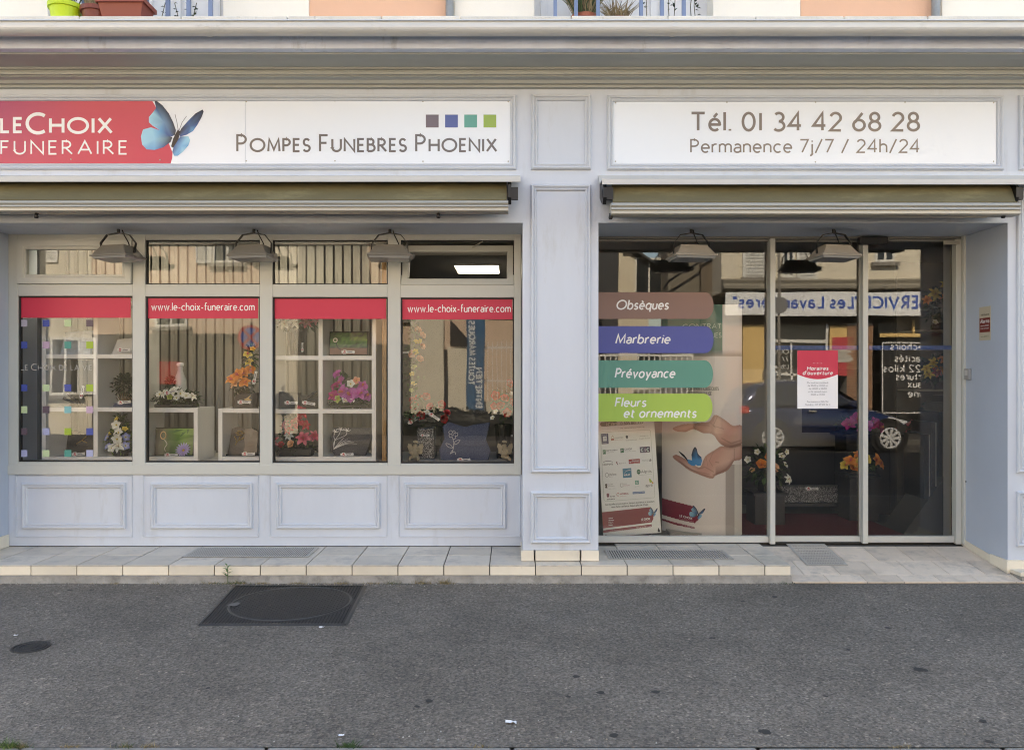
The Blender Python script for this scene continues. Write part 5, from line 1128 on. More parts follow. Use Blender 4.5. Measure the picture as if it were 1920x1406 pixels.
ledge_pot('terracotta pot of tall grass behind the middle railing', 1096, -.08, .07, .09, .16, C(150, 80, 55), (260, .42, .55, GR + DRY))
ledge_pot('pot of dry tufted grass behind the middle railing', 1158, -.08, .06, .08, .135, C(130, 75, 55), (180, .22, .7, DRY))
for px, lab in ((1206, 'thin leafy stem growing at the ledge left of two others'), (1262, 'curved thin stem growing in the middle of the ledge railing'), (1302, 'leafy climbing stem at the right end of the middle railing'), (330, 'dry weeds growing in the ledge crack behind blue bars')):
    t = thing('ledge_plant', lab, 'plant', (PX(px, -.1), -.1, zt), 'stems growing on the ledge'); m = MB(); rk = random.Random(px)
    for k in range(4 if px == 330 else 2):
        x_ = rk.uniform(-.12, .12) if px == 330 else rk.uniform(-.03, .03); top_ = .26 if px == 330 else .6
        pts = [(x_, 0, 0), (x_ + rk.uniform(-.03, .03), 0, top_ * .4), (x_ + rk.uniform(-.05, .05), 0, top_)]; m.tube(pts, .003, 5, (.09, .08, .04))
        for q_ in range(14): 
            s_ = rk.uniform(.2, 1); leaf(m, Vector(pts[0]).lerp(Vector(pts[2]), s_), Vector((rk.gauss(0, 1), -.5, rk.gauss(0, .6))), Vector((0, 0, 1)), .03, .009, rk.choice(GRD))
    part('stem', m, M_fol, t, local=True)
# ------------------------------------------------------------------ weeds at the foot of the step
y = -.15; t = thing('weed', 'small green weed growing from the foot of the step', 'weed', (PX(428, y), y - .01, .03)); rk = random.Random(2); m = MB(); 
m.tube([(0, 0, -.03), (.004, -.01, .06), (0, -.015, .11)], [.003, .0025, .001], 5, (.09, .14, .05))
for k in range(16):
    h_ = .015 + .095 * k / 16; a = k * 2.4; leaf(m, Vector((0, -.01, h_)), Vector((math.cos(a), math.sin(a) * .7 - .2, .55)), Vector((0, 0, 1)), .052 - .018 * k / 16, .0075, rk.choice([(.10, .19, .07), (.14, .24, .10)]))
part('leaves', m, M_fol, t, local=True)
m = MB(); rk = random.Random(6)
def tuft(px, y, n, L, cols, z=0, sx=.03):
    x = PX(px, y)
    for _ in range(n):
        a = rk.uniform(0, 6.28); b = Vector((x + rk.gauss(0, sx), y + rk.gauss(0, .008), z)); d = Vector((math.cos(a), math.sin(a) * .5, rk.uniform(.2, 1.1))).normalized() * L * rk.uniform(.4, 1.2); w_ = .0022
        m.add([b - Vector((w_, 0, 0)), b + Vector((w_, 0, 0)), b + d], [(0, 1, 2)], rk.choice(cols))
STR = [(.32, .25, .13), (.22, .17, .09), (.16, .14, .07)]
for px, n, L, c_ in ((795, 60, .05, STR), (835, 80, .05, STR), (735, 40, .035, STR + GR), (445, 80, .04, STR + GR), (290, 24, .03, STR), (215, 30, .03, STR), (395, 40, .03, STR), (415, 30, .03, STR + GR), (1050, 20, .02, STR), (1480, 20, .02, GR), (490, 60, .025, STR), (560, 70, .025, STR), (640, 60, .025, STR), (700, 40, .025, STR)): tuft(px, -.172, n, L, c_)
for px in range(-20, 1480, 12): tuft(px + rk.uniform(-6, 6), -.17, rk.randint(0, 5), .014, STR + [(.06, .055, .04)], sx=.02)
yk = -2.735
for px, n, L, c_ in ((15, 120, .05, GR + GRL), (40, 60, .04, GR + STR), (235, 50, .03, GR + STR), (280, 40, .03, STR), (652, 90, .04, GR), (130, 40, .02, STR), (900, 25, .02, STR), (1690, 25, .02, STR)): tuft(px, yk, n, L, c_, sx=.02)
o = solo('dry_grass', m, M_fol, 'dry grass and weeds along the pavement joints', 'grass', (0, 0, 0)); o['kind'] = 'stuff'; del o['category']
rk = random.Random(14); m = MB()
for _ in range(900):
    if rk.random() < .5: x, y = rk.uniform(-4, 2.1), -.17 - abs(rk.gauss(0, .03))
    elif rk.random() < .5: x, y = rk.gauss(-1.2, .4), -.19 - abs(rk.gauss(0, .03))
    else: x, y = rk.uniform(-4, 4), -2.7 + abs(rk.gauss(0, .12))
    s_ = rk.uniform(.0015, .0055); c_ = rk.choice([(.4, .38, .34), (.2, .19, .17), (.3, .24, .17), (.10, .09, .08)])
    m.add([(x - s_, y, 0), (x, y - s_, 0), (x + s_, y, 0), (x, y + s_, 0), (x + s_ * .2, y, s_ * 1.2)], [(0, 1, 4), (1, 2, 4), (2, 3, 4), (3, 0, 4)], c_)
tag(solo('gravel', m, M_attr, 'grit and small stones swept against the step', None), kind='stuff')
# ------------------------------------------------------------------ behind the door: leaning board, totem, flowers, samples
def inpoly(x, y, p):
    c = False; j = len(p) - 1
    for i in range(len(p)):
        if (p[i][1] > y) != (p[j][1] > y) and x < (p[j][0] - p[i][0]) * (y - p[i][1]) / (p[j][1] - p[i][1]) + p[i][0]: c = not c
        j = i
    return c
yb = .98
bb = thing('partner_board', 'leaning white poster board with rows of company logos behind the door glass', 'poster board', (PX(1180, yb), yb, ZS), rot=None)
o0 = Vector((118, 1360)); Ux = Vector((657, -45)).normalized(); Uy = Vector((-Ux.y * -1, -Ux.x))  # local axes on the board, in board units
Uy = Vector((-.0407, -.9992)); sc_b = 1 / 6.114
def cr(u, v):
    d = Vector((u, v)) - o0; det = Ux.x * Uy.y - Ux.y * Uy.x
    return ((d.x * Uy.y - d.y * Uy.x) / det, (Ux.x * d.y - Ux.y * d.x) / det)
def plb(a, b, n=0):
    q_ = o0 + Ux * a + Uy * b; px, py = 1110 + q_.x * sc_b, 780 + q_.y * sc_b
    z = PZ(py, yb); return (PX(px, yb), yb - .1 - n + max(0, z) * .13, z)
Wb, Hb = 658, 1440
m = MB(); m.prism([(0, 0), (Wb, 0), (Wb, Hb), (0, Hb)], plb, -.008, 0, C(246, 249, 246)); part('panel', m, M_print, bb)
NAVY, GREEN, DRED, GRY, BLK = C(62, 56, 96), C(40, 110, 72), C(138, 38, 52), C(150, 150, 145), C(60, 60, 62)
def brect(m, u, v, w_, h_, col, n=.001):
    a, b = cr(u, v); m.poly([(a, b - h_), (a + w_, b - h_), (a + w_, b), (a, b)], plb, n, col)
def btext(m, s, u, v, h_, col, w_=None, wt=.14, n=.0018, slant=0): a, b = cr(u, v); text(m, s, plb, a, b, h_, col, wt, width=w_, n=n, slant=slant)
def bpart(name, fn):
    m = MB(); fn(m); return part(name, m, M_print, bb)
def _(m):
    m.stroke([cr(*q_) for q_ in ((100, 205), (112, 188), (660, 160), (678, 172), (712, 905), (700, 925), (150, 968), (130, 950))], 3, plb, .001, C(170, 185, 170), True)
bpart('border', _)
def _(m):
    a, b = cr(125, 96); 
    m.prism([(a + (w_ if s_ else 0) + 26 * math.cos(R(q_)) , b + 26 * math.sin(R(q_))) for s_, q_, w_ in [(0, t_, 0) for t_ in range(90, 271, 20)] + [(1, t_, 450) for t_ in range(-90, 91, 20)]], plb, 0, .0008, C(95, 110, 98))
    m.prism([(a + (w_ if s_ else 0) + 22 * math.cos(R(q_)) , b + 22 * math.sin(R(q_))) for s_, q_, w_ in [(0, t_, 0) for t_ in range(90, 271, 20)] + [(1, t_, 450) for t_ in range(-90, 91, 20)]], plb, .0008, .0012, C(200, 206, 198))
    m.prism([(a + (w_ if s_ else 0) + 23 * math.cos(R(q_)) , b + 23 * math.sin(R(q_))) for s_, q_, w_ in [(0, t_, 0) for t_ in range(90, 271, 20)] + [(1, t_, 150) for t_ in range(-90, 91, 20)]], plb, .0012, .0016, C(52, 98, 70))
bpart('phone_badge', _)
for a_ in (('N° Vert', 172, 113, 36, C(190, 205, 190), 125, .16, .002), ('0 805 801 771', 335, 108, 36, C(70, 90, 78), 255, .16, .002), ('APPEL GRATUIT DEPUIS UN POSTE FIXE', 325, 152, 13, GRY, 285)): bpart('lettering', lambda m: btext(m, *a_))
def _(m):
    brect(m, 108, 205, 82, 120, NAVY); brect(m, 128, 235, 44, 55, C(225, 228, 235), .0016); btext(m, '7', 145, 278, 26, NAVY); btext(m, 'EUROP', 118, 226, 12, C(210, 210, 230), 60); btext(m, 'CONSEIL', 118, 315, 10, C(210, 210, 230), 60)
    brect(m, 222, 262, 34, 20, C(165, 85, 60)); m.stroke([cr(224, 255), cr(240, 226), cr(256, 250)], 5, plb, .001, C(190, 170, 150)); btext(m, 'CONVICTION', 262, 262, 16, GRY, 100); btext(m, 'services funeraires', 262, 280, 8, C(180, 120, 110), 100)
    m.poly([cr(388, 235), cr(402, 222), cr(418, 230), cr(414, 262), cr(400, 262)], plb, .001, BLK); btext(m, 'BANQUE POPULAIRE', 392, 286, 10, GRY, 130); btext(m, 'Assurances', 552, 238, 12, GRY, 100); btext(m, 'Credit Mutuel', 545, 268, 12, GRY, 122)
bpart('logo_row', _)
def _(m):
    brect(m, 124, 390, 34, 48, GREEN); m.stroke([cr(130, 425), cr(138, 402), cr(152, 412)], 4, plb, .0016, WH); btext(m, 'BNP PARIBAS', 168, 406, 17, BLK, 126); btext(m, 'ASSURANCE', 170, 424, 9, GRY, 80)
    brect(m, 326, 372, 40, 50, GREEN); m.stroke([cr(333, 408), cr(342, 384), cr(358, 394)], 4, plb, .0016, WH); btext(m, 'CARDIF', 374, 394, 22, BLK, 88); btext(m, 'GROUPE BNP PARIBAS', 376, 412, 8, GRY, 130)
    brect(m, 550, 356, 116, 66, C(58, 50, 78)); brect(m, 608, 353, 16, 66, C(90, 55, 80), .0014); btext(m, 'C', 562, 410, 40, C(205, 225, 225), 30, .22, .002); btext(m, 'I', 607, 410, 40, C(205, 200, 215), None, .22, .002); btext(m, 'C', 628, 406, 40, C(215, 235, 230), 30, .22, .002)
bpart('logo_row', _)
def _(m):
    m.stroke([cr(126, 532), cr(150, 518), cr(180, 513), cr(210, 516), cr(236, 526)], 5, plb, .001, BLK); btext(m, 'IONIS', 122, 566, 20, BLK, 118, .2)
    m.stroke([cr(276, 520), cr(298, 558)], 8, plb, .001, C(80, 70, 80)); m.stroke([cr(274, 545), cr(292, 522)], 4, plb, .0014, C(180, 70, 60)); btext(m, 'apicil', 306, 548, 16, GRY, 80)
    brect(m, 420, 497, 128, 50, C(168, 46, 48)); btext(m, 'Dolmen', 462, 524, 20, WH, 78, .16, .002); btext(m, 'assistance', 478, 538, 9, WH, 62, .16, .002); m.stroke([cr(430, 522), cr(438, 532), cr(452, 518)], 6, plb, .0018, WH)
    btext(m, 'mma', 576, 522, 34, C(185, 190, 185), 70, .08); btext(m, 'a', 656, 518, 36, BLK, 24, .14, .002)
bpart('logo_row', _)
def _(m):
    a, b = cr(168, 672); m.stroke([(a + 20 * math.cos(t_ * .42), b + 22 * math.sin(t_ * .42)) for t_ in range(15)], 5, plb, .001, GRY, True); btext(m, 'thelem', 192, 682, 32, C(130, 130, 128), 84, .1); btext(m, 'assurances', 192, 696, 8, GRY, 50)
    brect(m, 348, 600, 100, 104, C(46, 130, 160)); m.stroke(smooth_path([cr(362, 660), cr(390, 628), cr(438, 614)]), 5, plb, .0016, WH, taper=lambda s_: .3 + s_); btext(m, 'MAAF', 362, 686, 26, WH, 74, .22, .002)
    a, b = cr(532, 636); m.poly([(a + 22 * math.cos(t_ * .4), b + 28 * math.sin(t_ * .4)) for t_ in range(16)], plb, .001, C(36, 105, 62)); m.stroke([(a - 12, b - 6), (a - 4, b + 6), (a + 4, b - 6), (a + 12, b + 6)], 3, plb, .0014, WH); btext(m, 'Alptis', 560, 652, 34, C(90, 96, 92), 120, .12)
    m.stroke([cr(525, 674), cr(682, 662)], 2, plb, .001, C(120, 160, 125))
bpart('logo_row', _)
def _(m):
    m.poly([cr(144, 784), cr(152, 770), cr(168, 772), cr(172, 790), cr(166, 800), cr(174, 818), cr(150, 820), cr(146, 806), cr(152, 798)], plb, .001, (.02, .02, .02)); btext(m, 'Mutuelle', 184, 784, 12, GRY, 50); btext(m, 'prevoyance', 184, 802, 10, GRY, 70); btext(m, 'familiale', 184, 832, 8, GRY, 80)
    m.stroke([cr(320, 768), cr(320, 800), cr(334, 808), cr(350, 800), cr(350, 768)], 4, plb, .001, GRY, True); btext(m, 'mutac', 356, 776, 12, GRY, 40); btext(m, 'obseques', 356, 796, 12, C(180, 130, 135), 72)
    brect(m, 488, 734, 42, 46, C(88, 165, 140)); btext(m, 'G', 498, 772, 30, WH, 22, .18, .0018); btext(m, 'gpma', 484, 806, 9, C(150, 180, 170), 50)
    m.poly([cr(648, 712), cr(668, 718), cr(682, 740), cr(676, 762), cr(654, 752)], plb, .001, C(170, 190, 60)); m.poly([cr(680, 742), cr(698, 756), cr(696, 772), cr(680, 764)], plb, .0012, C(225, 160, 60)); btext(m, 'april', 608, 806, 34, C(85, 85, 80), 78, .12)
bpart('logo_row', _)
def _(m):
    m.poly([cr(160, 884), cr(176, 876), cr(190, 884), cr(188, 914), cr(176, 928), cr(163, 914)], plb, .001, C(120, 40, 62)); btext(m, 'europ', 198, 920, 17, BLK, 58, .2); btext(m, 'assistance', 162, 952, 16, BLK, 92, .2)
    a, b = cr(291, 890); m.stroke([(a + 14 * math.cos(t_ * .5), b + 16 * math.sin(t_ * .5)) for t_ in range(12)], 5, plb, .001, C(180, 60, 62)); btext(m, 'MONDIAL', 314, 894, 19, C(170, 70, 75), 100, .2); btext(m, 'assistance', 316, 914, 9, C(190, 120, 120), 70)
    brect(m, 458, 862, 138, 24, C(70, 130, 185)); btext(m, 'FILASSISTANCE', 464, 880, 13, WH, 126, .16, .002)
bpart('logo_row', _)
for a_ in (('Ces mutuelles et prevoyances, banques assurances et assisteurs', 142, 1014, 21, C(95, 110, 100), 565), ('nous font confiance depuis plus de 12 ans', 214, 1040, 21, C(95, 100, 96), 420, .17)): bpart('lettering', lambda m: btext(m, *a_))
def _(m):
    m.poly([cr(106, 1088), cr(660, 1030), cr(690, 1128), cr(688, 1160), cr(668, 1200), cr(115, 1268)], plb, .001, DRED); m.poly([cr(116, 1288), cr(668, 1220), cr(668, 1248), cr(118, 1316)], plb, .001, DRED)
bpart('red_banner', _)
for a_ in [('LE CHOIX', 553, 1180, 26, WH, 100, .22), ('FUNERAIRE', 553, 1200, 15, C(210, 170, 175), 112, .12), ('LE CHOIX DE LA VIE', 494, 1268, 22, C(215, 180, 182), 170, .13), ('www.le-choix-funeraire.com', 190, 1298, 11, C(220, 190, 190), 150)] + [(s_, 180, 1160 + k * 25, 13, WH, w_, .2) for k, (s_, w_) in enumerate([('Marbrerie', 50), ('Obseques', 62), ('Fleurs', 52), ('Pompes', 45)])]: bpart('lettering', lambda m: btext(m, *a_))
butterfly(bb, lambda u, v, n=0: plb(cr(630, 1030)[0] + (u - 795) * .31, cr(630, 1030)[1] - (v - 566) * .35, .0022 + n), M_print)
for u, v in ((748, 1284), (150, 1352)):
    m = MB(); a, b = cr(u, v); m.prism([(a - 14, b - 18), (a + 14, b - 22), (a + 6, b + 4), (a - 2, b + 24), (a - 12, b + 6)], plb, -.01, .01, (.02, .02, .02)); part('clip', m, M_attr, bb)
m = MB(); m.tube([plb(120, 1100, -.03), (plb(120, 0)[0], yb + .32, ZS + .005)], .008, 8); m.tube([plb(540, 1100, -.03), (plb(540, 0)[0], yb + .32, ZS + .005)], .008, 8); m.box(plb(100, 0)[0], plb(560, 0)[0], yb + .0, yb + .34, ZS + .001, ZS + .012); part('easel', m, M_black, bb)
# totem with the printed hands: one curved sheet, its print as colour on a fine mesh
tt = thing('display_totem', 'tall curved display totem printed with two hands sheltering a blue butterfly', 'display stand', (PX(1320, 1.05), 1.05, ZS))
def yt(u): return .93 + .30 * max(0, (1338 - u) / 88) ** 2 * .9 if u < 1338 else .93
def plt_(u, v, n=0): y = yt(u); return (PX(u, .98), y - n, PZ(v, .98))
HU = [(245, 340), (260, 322), (330, 292), (420, 280), (500, 268), (560, 258), (600, 200), (640, 200), (720, 250), (790, 300), (875, 300), (875, 470), (830, 500), (770, 512), (710, 500), (650, 460), (610, 400), (570, 375), (500, 370), (420, 335), (350, 365), (280, 365), (250, 350)]
HL = [(245, 610), (270, 597), (300, 605), (360, 640), (430, 690), (480, 700), (520, 600), (600, 540), (680, 495), (760, 510), (875, 480), (875, 615), (800, 640), (770, 690), (720, 740), (620, 780), (600, 805), (560, 808), (480, 780), (380, 740), (320, 690), (250, 635)]
sm = lambda p: smooth_path(p + [p[0]], 3)[:-1]
HU, HL = sm(HU), sm(HL)
SKIN, SKD, SKR = Vector(C(224, 186, 170)), Vector(C(126, 86, 76)), Vector(C(202, 146, 130))
LINES = [([(330, 365), (410, 345), (420, 300)], 5), ([(420, 335), (440, 290), (560, 300)], 4), ([(600, 300), (700, 330)], 5), ([(640, 200), (600, 290)], 5), ([(560, 258), (620, 320)], 4), ([(300, 660), (400, 735), (560, 770)], 6), ([(455, 720), (520, 700), (600, 745)], 6), ([(600, 545), (560, 640), (590, 690)], 4), ([(530, 600), (545, 690)], 3), ([(620, 650), (650, 655)], 7), ([(600, 780), (720, 720), (790, 640)], 9), ([(320, 690), (480, 772), (600, 800)], 8), ([(760, 500), (870, 470)], 10), ([(800, 520), (800, 630)], 5), ([(680, 420), (770, 470), (860, 440)], 8)]
def dseg(p, a, b):
    ax, ay = a; bx, by = b; dx, dy = bx - ax, by - ay; q_ = dx * dx + dy * dy
    s_ = max(0, min(1, ((p[0] - ax) * dx + (p[1] - ay) * dy) / q_)); return math.hypot(p[0] - ax - s_ * dx, p[1] - ay - s_ * dy)
PAP = Vector(C(244, 241, 237)); PAPB = Vector(C(238, 232, 228))
def tot_col(px, py):
    u, v = (px - 1220) * 5.205, (py - 740) * 5.205
    if py < 668 and px < 1352: return C(48, 120, 108)
    if px < 1358 or py < 870:
        base = PAP.lerp(PAPB, max(0, min(1, (py - 700) / 300)))
    else: base = Vector(C(186, 178, 172)) if px < 1374 else Vector(C(226, 222, 214))
    for poly, dark in ((HU, 1), (HL, 0)):
        if 230 < u < 880 and 190 < v < 820 and inpoly(u, v, poly):
            e = min(dseg((u, v), a, b) for a, b in zip(poly, poly[1:] + poly[:1]))
            k = max(0, 1 - e / 34); c_ = SKIN.lerp(SKR, .35 + .35 * math.sin(u * .021 + v * .013)).lerp(SKD, k * .45 * (1.0 if dark == 0 else .9))
            if dark and v > 440: c_ = c_.lerp(SKD, min(1, (v - 440) / 90))
            if not dark and u > 620: c_ = c_.lerp(SKD, min(.6, max(0, (v - (900 - u * .35)) / 120)))
            for pts, wd in LINES:
                d = min(dseg((u, v), a, b) for a, b in zip(pts, pts[1:]))
                if d < wd: c_ = c_.lerp(SKD, .6 * (1 - d / wd))
            return tuple(c_)
    if py > 940 and px < 1340:
        if inpoly(u, v, [(150, 1043), (300, 1066), (415, 1086), (465, 1210), (430, 1250), (280, 1232), (150, 1210)]) or inpoly(u, v, [(150, 1248), (280, 1270), (426, 1288), (426, 1304), (280, 1292), (150, 1268)]): return C(136, 30, 56)
    return tuple(base)
us = [1250 + i * .75 for i in range(185)]; vs_ = [572 + j * 1.0 for j in range(0, 100, 12)] + [668, 668.5] + [680 + j * 1.0 for j in range(331)]
rows = [[plt_(u, v) for u in us] for v in vs_]
m = MB(); nu = len(us); m.v = [p for r_ in rows for p in r_]; colg = [[tot_col(u, v) for u in us] for v in vs_]; m.any = True
for j in range(len(vs_) - 1):
    for i in range(nu - 1):
        m.f.append((j * nu + i, j * nu + i + 1, (j + 1) * nu + i + 1, (j + 1) * nu + i)); m.c.append([colg[j][i], colg[j][i + 1], colg[j + 1][i + 1], colg[j + 1][i]])
part('printed_sheet', m, M_print, tt, smooth=True)
m = MB(); m.grid([[plt_(u, v, -.004) for u in us[::6]] for v in (572, 1013)]); part('backing', m, M_shelf, tt)
m = MB(); m.box(PX(1256, .98), PX(1386, .98), .95, 1.2, ZS + .001, ZS + .02); m.tube([(PX(1330, .98), 1.12, ZS + .02), (PX(1330, .98), 1.12, PZ(580, .98))], .02, 10); part('stand', m, M_alu, tt)
kk = lambda u, v: (1220 + u / 5.205, 740 + v / 5.205)
m = MB(); BF = C(60, 150, 215); plk = lambda u, v, n=0: plt_(*kk(u, v), n)
fan(m, plk, [(358, 632), (405, 640), (440, 672), (430, 694), (400, 690), (372, 670)], (400, 665), BF, [BF] * 6, .001)
fan(m, plk, [(405, 640), (400, 585), (412, 535), (430, 505), (446, 525), (455, 570), (470, 590), (486, 602), (493, 640), (482, 686), (455, 692), (425, 672)], (450, 630), BF, [BF, C(20, 30, 45), C(12, 12, 16), C(12, 12, 16), C(12, 12, 16), C(14, 16, 22), C(20, 40, 70), C(30, 80, 130), BF, BF, BF, BF], .0014)
fan(m, plk, [(290, 560), (300, 560), (340, 592), (366, 632), (372, 660), (345, 625), (318, 598)], (340, 610), C(15, 18, 24), [C(15, 18, 24)] * 7, .001); part('printed_butterfly', m, M_print, tt)
ptx = lambda u0, v0: (lambda a, b, n=0: plk(u0 + a, v0 - b + a * .16, n))
for s_, u_, v_, h_, c_, wt_, wd_ in (('LE CHOIX', 300, 1204, 24, WH, .2, 108), ('FUNERAIRE', 296, 1226, 16, C(190, 140, 150), .13, 126), ('LE CHOIX DE LA VIE', 240, 1272, 17, C(200, 160, 165), .15, 180)):
    m = MB(); text(m, s_, ptx(u_, v_), 0, 0, h_, c_, wt_, width=wd_, n=.001); part('lettering', m, M_print, tt)
butterfly(tt, lambda u, v, n=0: plk(382 + (u - 795) * .40, 1077 + (v - 566) * .42, .0012 + n), M_print)
for s_, u_, v_, h_, c_, e_ in (('CONTRAT', 1282, 617, .046, C(170, 205, 195), 1350), ('OBSEQUES', 1290, 634, .046, C(170, 205, 195), 1350), ('CONTRAT OBSEQUES', 1287, 732, .032, C(120, 125, 122), 1345), ('PERSONNALISE', 1290, 741, .032, C(120, 125, 122), 1332)):
    m = MB(); text(m, s_, lambda a, b, n=0: (a, yt(960 + a / (S * 6.98 / 6)) - .002 - n, b), PX(u_, .98), PZ(v_, .98), h_, c_, .14, width=PX(e_, .98) - PX(u_, .98)); part('lettering', m, M_print, tt)
# carpet, counter, stone samples, flowers
m = MB(); m.box(PX(1385, 1.0), PX(1690, 1.0), .9, 2.0, ZS + .001, ZS + .012); solo('door_mat', m, M_carpet, 'dark red carpet inside the glass door', 'carpet', (1.9, 1.4, ZS), bevel=.004)
yc = 2.6; t = thing('counter', 'long grey counter standing inside behind the door', 'counter', (PX(1480, yc), yc, ZS))
M_cgrey = mat('counter_grey', (.24, .235, .22), .5); M_cdark = mat('counter_dark', (.02, .02, .022), .4)
m = MB(); m.box(PX(1300, yc), PX(1665, yc), yc + .005, yc + .6, ZS + .001, PZ(838, yc)); part('base', m, M_cdark, t)
m = MB(); m.box(PX(1140, yc), PX(1502, yc), yc - .02, yc + .004, PZ(836, yc), PZ(692, yc)); m.box(PX(1608, yc), PX(1700, yc), yc - .02, yc + .004, PZ(836, yc), PZ(800, yc)); m.box(PX(1502, yc) + .001, PX(1608, yc) - .001, yc - .02, yc + .004, PZ(836, yc), PZ(811, yc)); part('front_panel', m, M_cgrey, t)
m = MB(); m.box(PX(1502, yc) + .002, PX(1608, yc) - .002, yc - .015, yc + .003, PZ(810.5, yc), PZ(692, yc)); part('dark_panel', m, M_cdark, t)
ys2 = 1.9
m = MB(); m.box(PX(1464, ys2), PX(1580, ys2), ys2, ys2 + .12, PZ(942, ys2), PZ(912, ys2)); solo('granite_block', m, G_speck, 'low speckled granite block lying on the dark bench inside the door', 'granite block', (PX(1522, ys2), ys2, PZ(942, ys2)), bevel=.004)
m = MB(); m.box(PX(1445, ys2), PX(1600, ys2), ys2 - .05, ys2 + .5, PZ(948, ys2), PZ(942, ys2) - .001); 
t = thing('bench', 'low dark bench under the speckled granite block', 'bench', (PX(1522, ys2), ys2 + .2, ZS)); part('top', m, M_cdark, t)
for x_ in (1450, 1594):
    m = MB(); m.box(PX(x_, ys2) - .02, PX(x_, ys2) + .02, ys2 - .04, ys2 + .48, ZS + .001, PZ(948, ys2) - .001); part('leg', m, M_cdark, t)
copy = copy_tree(tg); copy.location = P(1523, 916, ys2 - .004); copy['label'] = 'price tag on the low speckled granite block inside the door'; copy.rotation_euler = (0, 0, 0); copy.scale = (1, 1, 1)
def stool(label, px, py, y, w_=.16):
    t = thing('plinth', label, 'plinth', (PX(px, y), y + .02, ZS), 'dark display plinths inside the door'); m = MB(); z1 = PZ(py, y)
    m.box(PX(px, y) - w_, PX(px, y) + w_, y - .14, y + .18, z1 - .025, z1); part('top', m, M_cdark, t, bevel=.003)
    m = MB(); m.box(PX(px, y) - w_ * .85, PX(px, y) + w_ * .85, y - .12, y + .16, ZS + .001, z1 - .026); part('body', m, M_cdark, t)
stool('dark plinth under the orange rose bouquet near the door mullion', 1436, 920, 1.5)
arrangement('dark leafy bouquet with orange roses by the left door mullion', 1436, 920, 1.5, [(0, 44, 40, 40, 200, 13, 4, GRD + GR)], [('rose', 'orange', -16, 52, 9, -.12), ('rose', 'orange', -2, 64, 8, -.1), ('blossom', 'white', -38, 60, 7, -.08), ('blossom', 'white', 24, 66, 7, -.08), ('blossom', 'white', 30, 50, 7, -.08), ('rose', 'peach', 8, 46, 8, -.12), ('blossom', 'white', -20, 74, 6, -.06), ('blossom', 'white', 34, 74, 6, -.06), ('lily', 'white', 34, 24, 9, -.1), ('blossom', 'peach', -30, 40, 6, -.08)], pot_base(14, 18, 18, (.02, .02, .02)), z=PZ(920, 1.5) + .001, group='bouquets inside the door')
stool('dark plinth under the orange and yellow bouquet behind the door stile', 1610, 888, 1.7)
arrangement('orange and yellow flower bouquet seen behind the sliding door stile', 1612, 888, 1.7, [(0, 18, 34, 16, 110, 11, 3.5, GRD + GR)], [('orchid', 'orange', -26, 26, 11, -.1), ('orchid', 'yellow', -12, 22, 11, -.12), ('orchid', 'yellow', 2, 30, 11, -.1), ('orchid', 'orange', 22, 28, 11, -.1), ('orchid', 'orange', 32, 20, 10, -.08), ('rose', 'orange', -20, 14, 9, -.12), ('orchid', 'yellow', -34, 18, 9, -.08), ('orchid', 'orange', -8, 36, 9, -.06)], tray_base(24, 6), z=PZ(888, 1.7) + .001, group='bouquets inside the door')
stool('dark plinth under the purple flowers behind the car reflection', 1625, 812, 2.1, .3)
arrangement('magenta flowers low behind the right sliding door leaf', 1608, 812, 2.1, [(0, 14, 40, 14, 110, 11, 3.5, GRD)], [('orchid', 'magenta', -24, 18, 12, -.1), ('orchid', 'magenta', -10, 28, 11, -.1), ('orchid', 'purple', 6, 16, 12, -.12), ('orchid', 'magenta', 22, 20, 11, -.1), ('orchid', 'purple', -4, 10, 10, -.12), ('orchid', 'magenta', 36, 12, 10, -.08)], tray_base(30, 5), z=PZ(812, 2.1) + .001, group='bouquets inside the door')
yp = 1.8
stool('tall dark plinth carrying pink flowers beside the stone samples', 1716, 812, yp, .2)
arrangement('pale pink and red orchid bouquet beside the leaning stone samples', 1714, 812, yp, [(0, 30, 34, 34, 90, 11, 3.5, GRD)], [('orchid', 'pink', -22, 22, 10, -.1), ('orchid', 'stargazer', -8, 16, 11, -.12), ('orchid', 'pink', 6, 34, 10, -.1), ('orchid', 'white', -14, 36, 9, -.08), ('orchid', 'pink', 14, 52, 10, -.08), ('orchid', 'pink', 22, 66, 9, -.06), ('orchid', 'stargazer', 20, 38, 10, -.08), ('blossom', 'white', 10, 72, 7, -.05), ('orchid', 'stargazer', -26, 10, 10, -.08), ('orchid', 'stargazer', 4, 12, 10, -.12)], tray_base(26, 5), z=PZ(812, yp) + .001, group='bouquets inside the door')
